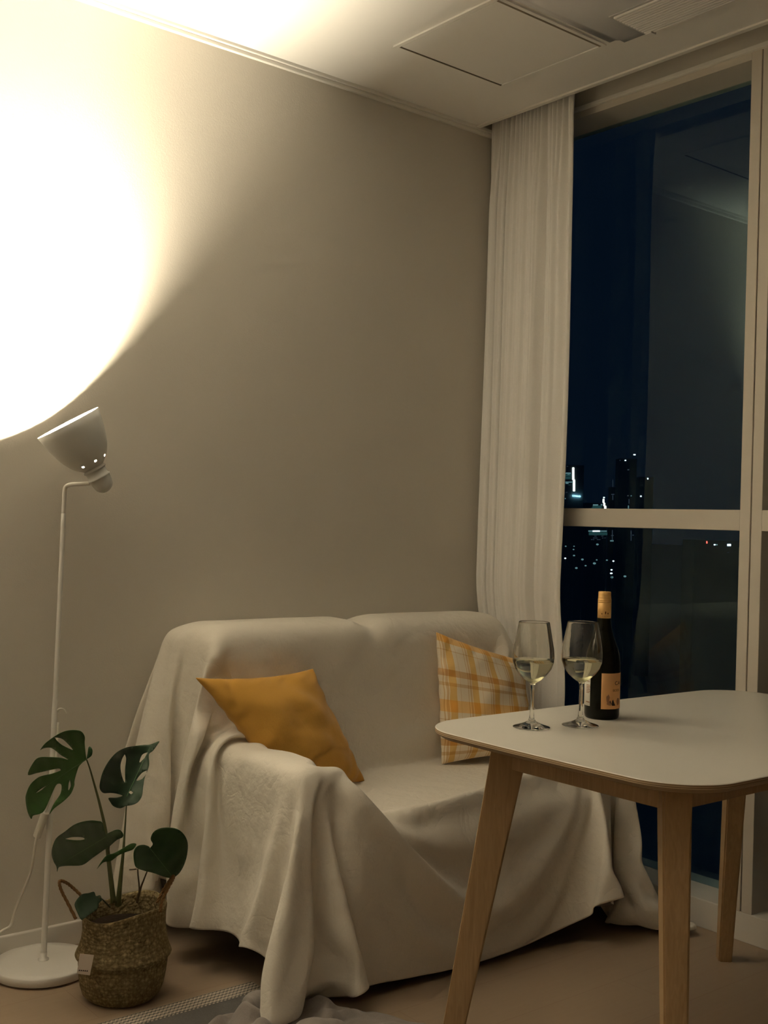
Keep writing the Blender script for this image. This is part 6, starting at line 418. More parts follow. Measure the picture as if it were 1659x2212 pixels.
-2,0,0,0,3,2,1,-2,0,-2,3,-1,2,-2,-1,1,0,0,1,0,0,1,0,-1,-3,2,1,2,-4,1,-1,-3,0,1,-1,1,-2,0,2,-1,1,1,0,-1,2,-2,1,0,0,1,-2,0,-2,-2,-3,5,5,-2,2,-2,0,-1,2,0,-2,3,-2,-1,0,1,1,-1,1,-15,-9,9,8,2,-1,-2,-4,3,0,-25,10,2,-1,12,5,2,-15,-1,8,-3,13,-24,0,-13,1,2,-6,0,3,17,-5,9,11,-3,-4,4,3,0,0,1,2,1,2,-1,0,-1,0,1,0,1,-1,1,-3,2,-1,0,0,0,0,-1,2,-2,-3,3,-2,2,2,-1,-1,-1,-1,1,0,-1,0,1,1,-1,2,-2,0,1,-1,-1,0,-1,0,-1,-2,0,-1,4,2,0,0,-1,1,-2,-2,3,1,0,-1,1,0,1,-1,-1,1,-20,-17,2,6,15,7,6,0,-1,-1,-5,-5,-3,-10,8,-1,12,-4,3,-3,-14,6,0,3,-5,-11,17,4,-2,-4,5,3,-7,16,-5,1,0,4,1,-1,2,3,-1,-1,0,2,0,-2,1,0,-2,2,1,-1,1,0,-2,1,0,2,-4,0,2,-2,1,-1,-1,0,-2,2,1,-1,-1,1,1,-4,0,3,2,0,0,-3,1,1,-2,3,-1,1,-4,-1,-2,1,6,-3,-3,-2,2,-2,4,2,3,-3,1,1,1,0,-2,-4,-1,4,1,-3,6,-2,-3,-2,-1,2,1,0,-2,-4,-5,-19,-9,5,23,-5,-13,-5,12,0,4,-5,2,-3,8,3,4,0,-11,15,-6,8,0,-2,-2,3,1,3,-1,4,-1,0,-1,1,1,-2,0,2,-2,0,0,0,1,0,-1,-1,1,-1,-1,0,-1,-2,1,0,1,1,-1,0,2,1,-2,-1,2,0,-2,-3,2,3,0,-1,0,1,-2,1,-2,1,-3,-2,2,0,4,1,-6,-1,6,1,-4,0,1,0,3,-3,1,-1,-2,3,-3,1,1,0,4,-1,-6,-4,3,3,-9,-9,-7,-3,3,9,-8,-9,0,3,12,0,-2,-6,13,2,-7,6,8,-4,9,-7,-7,5,3,0,3,-3,2,4,1,2,1,2,-2,0,0,0,0,1,-1,1,-2,2,-1,0,-1,0,1,0,0,0,-3,1,1,-1,-1,-2,-1,1,0,-2,1,2,0,2,-1,1,1,-3,-1,2,1,-1,0,0,0,1,0,-2,-2,-3,2,3,2,1,0,0,-1,1,-6,5,2,-1,1,-5,-2,5,-1,-1,0,1,-5,1,3,-1,-3,-13,1,3,8,8,-5,-7,-8,3,-9,-2,5,5,-5,7,3,-8,3,5,-3,4,4,2,3,-7,-4,1,2,1,3,-3,1,5,3,0,0,2,0,-2,1,2,-2,0,0,2,-2,1,-2,2,-1,-1,0,1,-2,2,-1,-1,-2,1,0,-1,-1,1,0,0,0,0,-1,0,0,1,2,-1,-1,-1,2,2,-1,0,-2,2,-2,0,-3,0,4,1,2,1,-1,-2,1,1,1,-2,-1,-1,0,2,-2,-2,3,-1,2,-3,-6,8,-6,-7,4,-6,8,1,-2,4,5,-1,-12,5,-6,-5,-1,5,-3,13,-8,5,7,-2,-2,-1,2,9,-4,1,-2,0,-1,2,1,0,-1,5,1,1,1,-1,0,0,-1,1,1,-1,1,-2,1,1,-1,-1,1,-2,0,1,0,-1,1,0,-2,-1,1,2,-2,2,-3,0,3,0,1,-2,-1,0,0,1,0,-3,0,3,1,-1,-2,2,-2,0,-3,0,4,1,1,0,1,-1,2,-2,0,-1,0,0,-1,-4,4,-1,3,-1,2,-5,-11,4,8,-1,1,-2,0,0,1,4,-2,-1,-2,2,-9,2,10,7,-12,15,6,0,0,-2,-3,0,-1,5,2,-1,-1,1,0,0,0,0,2,4,1,1,-1,0,0,2,0,-2,1,-2,1,2,-2,-1,3,-1,-1,-1,-1,-1,2,0,0,-1,1,0,-3,1,-2,4,0,-1,0,0,2,0,-1,-1,-1,-1,1,0,-2,1,3,-3,-1,5,-5,1,-1,1,4,-1,0,-1,2,-2,0,2,-1,0,-1,-1,1,0,-1,0,3,-2,-1,-6,-2,-1,4,5,0,2,-2,-2,7,-5,0,-3,-4,-2,-10,-1,3,8,5,-3,-1,1,1,1,-3,0,4,0,1,-1,-1,0,1,0,1,-1,3,4,-1,1,1,-1,-1,0,2,-1,1,-1,-2,2,1,-1,-2,0,0,1,0,1,-1,-2,3,-4,-3,2,0,2,-2,3,-1,1,-1,0,2,-1,1,-1,1,-2,-2,2,-2,2,1,1,-6,6,-6,1,2,4,0,-1,-1,0,2,0,-1,0,-2,2,-4,1,2,0,2,-1,1,-1,-1,-2,2,-2,-2,6,-12,-4,8,-18,16,6,-13,1,3,-5,-17,5,7,2,0,1,-3,-1,0,3,3,0,-1,0,0,1,-1,-1,2,-2,0,5,3,0,2,-1,1,-2,0,-1,3,-1,1,-1,0,-1,-2,1,0,0,0,1,-2,-1,1,-6,0,3,3,1,0,2,-4,2,0,1,-2,-1,0,1,1,0,1,-3,-1,2,-4,4,0,-1,-7,7,-3,0,4,2,-2,0,1,1,0,-1,-1,0,-3,1,3,-1,1,0,-1,-1,0,2,1,-9,2,8,-14,-2,-2,-15,-2,-8,7,16,-5,8,-10,6,7,-2,4,9,-2,0,0,-2,-3,2,3,2,0,-1,-2,2,1,-2,2,1,-5,6,5,-3,2,-1,2,0,-1,-2,-1,4,-3,-1,1,0,1,-2,2,1,-2,-3,3,-8,-1,7,2,-1,1,-2,1,0,0,-1,0,1,0,1,-1,-2,2,2,0,-3,-1,1,-4,2,3,1,-6,3,-1,1,1,2,1,0,1,-3,0,1,-2,-2,3,0,0,2,-1,1,-2,1,-2,-6,0,8,-8,-2,3,0,0,1,1,-26,-3,20,-9,15,-13,5,0,0,1,8,2,0,1,-1,-3,-1,3,0,2,1,-2,1,-1,0,-1,2,1,4,4,-2,0,-1,1,0,-1,4,-6,2,1,-2,2,-2,2,-1,-3,0,3,
-14,2,8,0,0,2,-2,4,-2,2,0,0,0,-1,0,0,-1,1,-1,-4,4,2,-3,2,1,-6,5,1,-3,-6,4,2,3,-1,1,1,-2,2,-1,-3,-2,2,1,2,-1,-2,-1,-2,7,-4,-7,0,5,-8,1,3,1,1,0,-5,-16,0,-10,4,21,-8,-2,6,1,-1,0,1,5,3,0,1,2,-3,-3,3,2,-1,2,-2,2,-3,2,0,0,1,4,0,1,0,0,0,2,-3,1,1,-1,0,-2,0,1,-2,4,-2,-14,2,10,0,0,2,0,1,0,1,-3,0,2,-2,1,0,0,-1,2,-4,2,-2,0,2,-4,2,4,-9,7,1,-4,-4,4,3,2,-1,0,1,-2,-1,-1,0,2,0,0,1,0,-1,1,-2,-2,0,1,3,0,-5,-2,-2,-5,-5,-4,1,1,-3,-15,2,12,0,10,-1,-1,-4,1,1,5,4,1,0,2,-1,-4,0,4,-1,1,-1,1,0,0,0,2,3,3,-2,1,0,0,-3,1,1,0,0,-1,0,1,0,1,-6,-13,3,12,1,2,0,0,-2,1,-3,-1,4,-1,-1,1,0,0,1,1,-1,3,-3,0,-2,-2,1,-2,3,2,-12,9,3,-6,2,4,0,0,0,0,-1,-1,-4,4,2,1,-1,-2,0,0,-3,1,-2,2,3,-1,-8,-9,3,-5,-2,-1,1,2,4,-6,-8,-11,9,12,6,-2,-3,-1,3,1,0,5,3,2,2,1,0,-3,-1,4,1,-1,1,0,-1,-2,3,3,2,1,-2,0,1,2,0,0,-2,0,-1,0,1,-1,-6,-13,2,13,3,1,-1,1,-1,1,-1,2,0,0,0,-1,2,0,-2,0,0,-1,0,3,-1,1,-1,-3,0,-3,1,4,-11,5,3,-3,4,1,0,2,-2,-1,-3,3,1,-1,2,-1,0,0,0,0,-6,1,4,-1,-6,-6,1,-7,1,2,3,2,0,-2,0,1,-15,-13,15,-2,-6,2,8,-2,1,2,1,3,4,3,1,3,-1,-2,-2,2,3,-1,-2,2,1,1,-1,5,1,0,-2,2,-1,-1,0,2,-2,1,1,-2,-8,-12,3,13,6,-3,-1,0,1,1,-1,1,-1,1,0,0,0,-1,0,2,-2,2,0,-1,-1,1,-2,0,1,-2,-1,0,-1,1,-12,7,3,3,2,1,1,0,-4,-1,2,1,1,0,0,-1,-1,1,0,-3,1,-1,-3,-8,1,2,-2,2,3,-1,0,-1,0,0,-7,2,-9,-11,-4,5,3,-4,1,1,0,-1,2,2,4,4,2,3,0,-3,-1,2,2,1,-1,1,-3,4,1,1,1,1,0,0,-1,0,-1,2,0,-3,-10,-10,2,15,4,-3,1,1,2,-2,0,0,-1,1,0,0,-1,2,-1,1,0,0,-3,1,-1,0,-1,0,0,0,2,-2,-1,1,0,1,-12,2,7,5,4,-8,1,-2,1,6,-1,0,1,-3,1,-3,-3,4,-1,1,-3,-6,-1,0,-2,3,3,-2,0,0,-1,-2,-2,0,-1,-4,0,0,5,-3,1,-1,-1,0,2,-1,1,1,4,3,4,3,2,-3,-3,3,1,-1,0,-1,-1,4,4,1,0,-1,-1,2,0,-2,1,-2,-12,-7,1,13,5,-1,0,2,-2,-1,1,-1,1,0,1,-1,1,-1,-2,0,0,-1,1,-1,-1,0,0,0,1,0,0,-2,1,0,1,1,1,0,-9,2,8,-3,-10,-3,13,3,-1,2,-1,0,1,-1,-2,-2,2,0,-2,-6,-1,2,0,1,2,-3,-1,-1,-2,-1,-1,0,0,0,-2,-3,1,3,3,-4,1,-1,-1,0,1,0,0,0,3,4,4,3,1,0,-4,3,1,0,0,-1,1,3,3,0,-2,2,0,-2,2,-5,-11,-5,-1,14,7,0,-2,-7,-1,2,1,0,3,0,-1,0,1,-2,1,1,0,-2,1,-2,5,-3,2,-1,-1,2,0,0,0,-3,0,-2,2,1,1,-6,-5,10,-8,4,0,0,10,-4,1,2,-3,0,-2,-1,2,-2,-2,-6,2,1,-2,2,1,-4,-2,0,-2,-1,0,1,0,1,-1,-2,-3,7,-1,1,3,-1,0,0,-2,0,0,0,0,0,1,3,4,4,1,-1,-2,3,0,1,-1,-2,2,-2,4,3,-3,-1,1,-6,-14,-3,1,15,8,0,-17,2,7,2,1,2,1,-2,0,3,0,0,-2,3,-1,1,0,-1,2,-4,4,-1,0,1,-3,0,1,-1,1,-3,-2,-1,4,1,0,-7,-7,3,7,-8,8,-4,4,5,0,-1,-2,-3,2,2,-8,-3,3,-1,-1,3,-2,-3,-2,0,-2,1,1,0,-1,2,-1,0,-1,-5,11,-3,1,3,-2,1,0,1,-1,0,-1,-1,1,0,0,2,6,0,5,-4,1,-1,1,0,-2,2,0,2,-4,4,-3,-6,-14,1,1,13,10,-9,-18,14,8,4,0,0,0,1,1,0,-1,0,-1,1,-2,0,0,1,-1,-1,1,-1,-2,2,-1,2,-1,-2,1,0,-1,1,-2,-5,-10,2,21,5,-1,-20,4,9,-5,1,0,-1,0,-1,-1,2,-5,-5,4,-2,1,0,-3,-2,-1,1,-1,1,0,-1,0,1,-1,-1,1,1,-7,8,1,-3,1,2,0,0,0,1,0,0,1,-2,0,-1,0,-1,7,2,4,-6,6,-3,0,-2,2,0,-9,2,6,-6,-14,5,1,8,6,-18,-9,21,8,1,-1,2,0,-1,-1,-2,0,-1,-2,-1,-1,-2,-2,-2,-2,-1,-2,-1,-2,1,-3,0,-2,1,-1,-2,0,0,2,-2,1,5,4,12,11,12,-7,-16,-28,29,0,-6,12,-5,-3,2,-2,-4,4,-4,1,-3,-1,0,1,0,0,0,-1,0,1,0,-1,-1,0,-2,3,2,14,-1,0,-3,1,0,1,-1,0,0,1,-1,1,-1,1,-1,1,0,-1,9,3,-11,9,-2,0,0,4,-4,3,-21,-7,5,7,8,-4,-16,1,22,6,-3,-3,-3,-3,-3,-5,-3,-2,-4,-4,-3,-1,-1,-1,-3,-1,0,-1,1,0,-1,-1,1,0,-1,-2,2,0,-1,
1,-1,1,-2,3,4,-21,0,14,48,-10,5,-18,4,14,-4,0,0,-1,-4,3,-4,1,-2,-1,0,0,-1,0,-1,1,-1,0,-1,0,-1,1,0,0,-1,-6,9,4,-3,2,-2,0,0,1,0,0,0,1,-1,1,0,1,-1,1,4,-7,9,2,-10,12,2,-8,1,7,-19,-12,2,-1,-12,-1,5,9,20,-2,-8,-5,-9,-3,-5,-3,-3,-1,-1,0,2,1,1,1,2,2,0,1,2,0,-1,1,1,0,0,0,1,-2,0,-1,-2,-3,0,3,0,-2,-7,-5,-17,9,49,10,-1,1,-1,-8,0,-2,-1,1,-4,1,-1,-1,1,0,-1,-1,0,0,-1,1,0,-1,0,1,-1,0,1,-2,1,10,-2,6,0,-1,-2,-1,0,0,1,0,-1,2,-1,0,0,1,-1,0,6,-5,15,1,-9,-11,-13,-18,16,5,2,-1,-5,1,-9,-5,3,-3,4,-4,-2,2,1,1,3,4,1,1,1,0,-1,0,-2,-1,-1,0,-2,-2,-1,0,-1,-2,0,-1,0,0,1,-1,1,-1,1,1,-3,2,5,0,-7,17,-24,18,17,19,-2,-11,-8,5,3,-2,-3,2,-2,-1,0,-1,-1,0,1,-1,0,0,-1,0,1,0,1,1,1,-1,-2,0,12,-8,1,-2,4,1,2,0,0,0,-1,1,0,0,1,0,-1,1,1,-2,11,-8,-6,-10,-16,2,1,-16,7,14,0,2,0,-1,2,9,-2,-7,4,3,2,1,2,0,0,-1,0,0,0,1,-2,1,-1,1,0,-1,1,0,-2,0,-1,-1,-1,-2,-2,-2,-1,-2,0,-1,-3,-1,2,8,1,-1,9,14,-21,0,-4,26,-9,10,-3,-6,-3,1,-3,0,-1,0,0,-1,0,0,0,0,0,1,0,0,1,0,0,-1,0,1,1,3,1,-1,1,-3,4,1,1,1,0,1,0,-1,1,-1,-1,1,0,0,1,-3,-5,-3,2,11,-15,1,6,-13,-6,11,-1,4,3,1,2,0,0,-1,0,0,-1,0,0,-1,1,0,0,-1,0,0,0,0,-1,0,0,-1,0,1,0,1,-1,0,1,0,0,0,0,1,-1,0,-1,0,-8,-4,6,-3,12,10,-15,-16,13,15,2,-2,-3,-1,-2,-1,0,0,0,0,1,0,0,0,0,0,0,0,0,1,-1,-1,-1,3,0,0,-11,8,0,1,1,0,1,1,0,1,2,0,0,1,0,1,0,1,0,2,-5,-5,1,-2,12,11,-13,-12,3,-10,-2,13,1,-1,-1,-3,-1,0,-1,0,0,1,0,0,1,0,0,0,1,0,1,0,0,1,0,1,0,0,0,0,0,0,0,0,0,0,0,0,0,0,-1,3,-2,1,-3,-3,2,-6,0,8,10,-24,15,1,1,1,0,0,1,0,0,0,-1,1,-1,0,1,0,0,0,0,0,-1,1,-1,1,-2,1,-1,-6,0,0,1,4,-1,0,1,2,1,0,2,1,0,1,0,0,0,0,0,-3,-3,0,-1,0,3,-6,2,-1,5,-4,-3,2,3,0,0,1,-1,1,0,-1,0,0,0,0,0,0,0,0,0,0,0,0,0,0,0,0,0,0,0,0,0,0,0,0,0,0,0,0,-1,5,-4,-1,4,2,-4,2,2,-4,17,7,-12,-11,-2,1,0,3,0,0,0,-1,1,0,0,0,0,0,0,0,0,0,0,-1,-1,0,0,-1,0,0,-3,-1,2,2,-1,0,1,1,2,-1,1,0,1,0,0,1,1,-1,0,-1,-2,0,-4,2,-1,-1,1,-6,-2,17,3,-9,-4,2,0,0,0,0,0,0,0,0,0,0,0,0,0,0,0,0,0,0,0,0,0,0,0,0,0,0,0,0,0,0,0,0,0,0,-1,5,-2,-6,5,1,3,-6,-5,3,4,0,6,-6,-3,5,-2,3,-2,0,0,-1,1,-1,2,-2,1,0,0,0,-1,0,0,0,0,0,1,0,-1,0,0,1,1,0,0,1,2,1,-1,-4,2,-1,0,0,1,1,0,-1,0,1,0,-3,0,3,-6,2,1,0,-5,-2,1,2,4,-1,-1,2,-1,0,0,0,0,0,0,0,0,0,0,0,0,0,0,0,0,0,0,0,0,0,0,0,0,0,0,0,0,0,0,0,0,1,3,-9,5,0,2,2,-2,-2,1,-1,-2,-1,3,5,-2,0,-1,-1,0,0,1,0,0,-1,0,0,0,0,-1,1,0,-1,0,0,0,0,0,3,-1,-1,1,1,1,1,2,-1,-2,-2,2,-2,1,0,0,0,0,0,0,1,-2,1,0,-2,3,0,-2,1,-1,-2,2,-4,2,1,0,1,-1,1,0,0,-1,0,0,0,0,0,0,0,0,0,0,0,0,0,0,0,0,0,0,0,0,0,0,0,0,0,0,0,0,0,1,0,-3,3,-1,-1,0,1,2,-4,2,-1,1,0,4,-2,-2,1,2,0,0,0,0,-1,0,0,0,0,0,1,-1,0,1,-1,0,0,0,1,-2,0,2,1,1,2,0,-2,0,-2,2,-1,-1,1,0,0,0,0,-1,1,-1,2,-1,-6,10,-5,-3,4,0,-2,0,12,-3,-7,-1,0,0,0,0,1,1,0,-1,0,-1,0,0,0,0,0,0,0,0,0,0,0,0,0,0,0,0,0,0,0,0,0,0,0,0,0,1,0,-2,0,0,1,0,1,0,-2,2,-1,0,1,6,-4,-8,5,5,-2,0,0,-1,0,1,0,0,0,0,0,-1,1,0,-1,2,0,-1,0,-2,2,1,-2,-1,-1,0,1,0,0,1,0,-3,3,-2,1,1,0,-1,1,-1,0,0,0,8,-11,-3,13,-3,-10,11,-3,0,5,-3,-1,0,-2,-1,0,0,1,2,1,0,-1,-1,-1,0,0,0,0,0,0,0,0,0,0,0,0,0,0,0,0,0,0,0,0,0,0,0,-1,0,1,1,-1,0,1,0,1,-2,-2,0,3,3,5,-15,2,8,-1,0,0,0,1,0,-1,0,0,0,0,0,0,0,0,1,-1,0,1,-1,1,-3,0,1,0,-2,-2,0,1,1,0,0,0,-2,1,0,0,0,1,0,1,0,-1,-2,6,-5,5,-2,-4,-10,12,5,0,2,-3,-2,3,-3,1,0,
-2,-1,0,2,3,2,0,-2,-2,-1,0,1,0,-1,0,0,0,0,0,0,0,0,0,0,0,0,0,0,0,0,0,0,-1,0,3,-1,0,0,-1,2,2,0,-3,-2,1,-1,-7,10,-4,3,4,-1,0,0,-1,1,-1,1,0,-1,0,1,-1,0,0,0,0,-1,1,0,1,-2,0,4,-1,-5,-4,-2,1,3,0,4,-1,-3,0,0,1,0,0,0,0,1,1,-9,19,-7,-5,1,0,3,10,-17,4,0,5,-3,-2,2,0,1,-1,-2,-2,0,3,4,3,-1,-3,-2,-1,1,2,0,-1,-1,0,0,0,0,0,0,0,0,0,0,0,0,0,0,0,-1,-2,6,-3,-1,-1,7,4,-5,-8,4,-14,6,2,6,3,0,-2,2,1,-1,0,1,-1,1,-1,0,0,0,0,1,-1,1,-1,0,0,0,0,1,1,0,3,0,1,-2,-2,-5,-2,1,1,2,2,-2,-1,-1,1,1,0,0,0,-4,8,-10,15,-7,0,19,-22,-1,9,-16,12,-3,4,1,-2,0,0,2,-1,-2,-2,-2,-1,5,6,3,-3,-3,-3,0,1,3,0,-1,-2,0,0,0,0,0,0,0,0,0,0,0,0,0,0,-3,2,3,-2,0,1,-2,-9,7,0,1,-8,6,2,0,6,4,-4,-1,1,0,-1,1,-1,1,0,0,0,0,-1,1,-1,1,0,1,-1,1,0,0,0,3,0,0,2,0,0,-4,-4,-2,0,1,1,1,-1,-1,0,0,1,-1,5,-4,8,-13,16,-6,3,6,-13,3,-5,-4,8,-2,2,-1,1,0,-2,5,1,-4,0,-3,-4,0,7,8,0,-4,-5,-1,0,3,3,1,-4,-1,0,0,0,0,0,0,0,0,0,0,0,1,-1,-2,3,-1,0,0,1,2,-1,-1,2,-6,4,-1,-1,3,-1,3,1,-1,0,0,0,0,-1,0,1,0,0,1,0,0,0,0,0,0,0,0,0,1,1,0,2,-1,1,1,1,0,-1,-3,-3,-1,-1,1,-1,0,0,0,0,1,6,0,-3,0,6,4,6,-8,-6,1,-2,4,-6,0,2,-1,0,1,-5,5,4,-5,2,-2,-4,-4,1,9,7,-2,-6,-4,0,0,4,5,-2,-3,-1,1,0,0,-1,0,0,0,0,0,0,0,0,-1,1,1,0,1,5,1,-4,9,-4,-13,9,7,-6,-3,0,0,0,0,0,-1,1,1,0,1,0,0,0,1,0,-1,0,0,0,-2,1,3,0,-6,3,1,3,-1,0,2,2,1,1,-1,-1,-3,-1,-1,-3,0,0,1,-2,-2,1,13,-14,-2,-3,4,9,0,1,3,-1,0,-3,-2,1,0,-1,3,-7,3,7,-6,3,0,-4,-4,-4,6,11,3,-6,-6,-1,-2,2,8,0,-2,-4,1,2,0,-2,0,0,0,0,0,0,0,0,0,-1,0,8,-3,1,-3,2,9,-1,1,-17,-4,10,1,-1,0,0,1,3,0,1,1,-1,0,0,-1,-2,0,0,-1,0,1,0,-1,1,2,-5,0,0,1,2,1,0,2,1,2,2,2,-1,-1,-2,0,-3,-4,-2,-2,0,4,-2,4,-7,6,2,4,1,6,0,-2,1,-2,-5,-4,1,1,-3,6,-7,0,8,-7,4,0,0,-3,-8,0,9,10,-3,-8,1,-3,-4,9,1,2,-6,-1,4,1,-3,0,0,1,-1,0,0,0,5,-2,-2,-7,11,-10,3,2,2,5,3,2,-5,-6,0,1,2,3,2,-1,0,-1,-1,-1,-1,-1,0,0,0,0,0,0,0,1,-1,-3,-2,-5,0,0,-1,1,2,1,0,1,1,2,0,5,0,2,-1,-2,1,-2,-1,1,-5,-4,8,3,6,-3,-20,16,-2,-6,-2,7,8,0,-11,0,0,3,-7,9,-8,-1,9,-8,5,-2,3,1,-9,-4,4,12,2,-10,3,-3,-7,10,-2,7,-7,-5,5,4,-2,-1,-1,0,1,-2,4,5,-1,-2,-5,-4,10,2,-6,-1,-20,2,14,16,-1,-2,1,1,-3,-2,-2,-1,-1,-1,0,1,1,0,0,0,0,0,-1,0,-1,-1,-1,-1,-4,0,0,1,0,0,0,0,0,0,1,2,-2,3,0,4,3,0,-1,2,-5,4,9,-2,-3,-10,20,8,-29,6,0,3,6,-2,-1,-5,-10,2,-2,6,-8,9,-6,-3,8,-8,6,-5,4,5,-8,-6,-1,11,6,-10,5,-1,-11,10,-5,10,-2,-9,3,2,2,-2,1,-1,1,4,1,-2,-2,7,-11,-3,-3,-2,4,3,1,-14,-1,17,5,1,-1,-1,-1,0,0,0,0,0,-1,0,-1,0,0,0,0,0,-1,1,0,0,-2,-1,1,1,-3,0,-2,1,0,0,0,0,-1,2,-1,3,-1,2,2,4,-9,0,-1,5,-1,-2,-1,-12,30,6,-3,-1,-10,-3,2,2,2,-6,-5,1,-2,3,-4,4,-1,-3,5,-4,3,-4,-1,6,0,-4,-6,2,7,-3,2,3,-7,3,-4,4,5,-4,0,-1,2,-1,0,1,4,2,0,-2,-4,12,-2,5,-28,-4,33,-13,1,-6,1,3,-2,-1,1,0,-1,0,0,0,0,0,-1,1,0,-2,1,0,0,0,-1,1,-2,7,-4,-1,-1,0,0,2,0,1,0,0,1,1,0,1,-1,1,-1,1,1,12,1,0,-4,-3,7,2,3,-8,3,-15,0,17,-3,2,3,0,4,0,1,0,0,1,-1,0,0,0,0,0,-2,1,-1,0,2,0,0,1,0,-1,2,-3,2,-3,1,1,-1,2,0,-2,-1,3,0,-9,-5,-8,0,3,0,13,1,5,-4,-33,1,11,14,-7,-6,-1,1,-2,1,2,-1,0,0,-1,0,0,0,1,1,-1,0,0,0,0,-1,1,-5,0,-1,0,0,-1,-2,0,-1,1,-1,-3,1,1,-1,2,1,1,0,1,-1,2,1,1,6,4,-6,1,-1,5,14,-5,-13,-1,9,-1,5,5,0,-1,-1,1,-1,2,-2,2,-1,-1,0,2,0,0,2,-3,-1,1,-1,1,0,-1,2,-1,3,-1,-2,1,-1,1,0,0,-2,1,0,-5,1,-4,3,5,-11,-11,
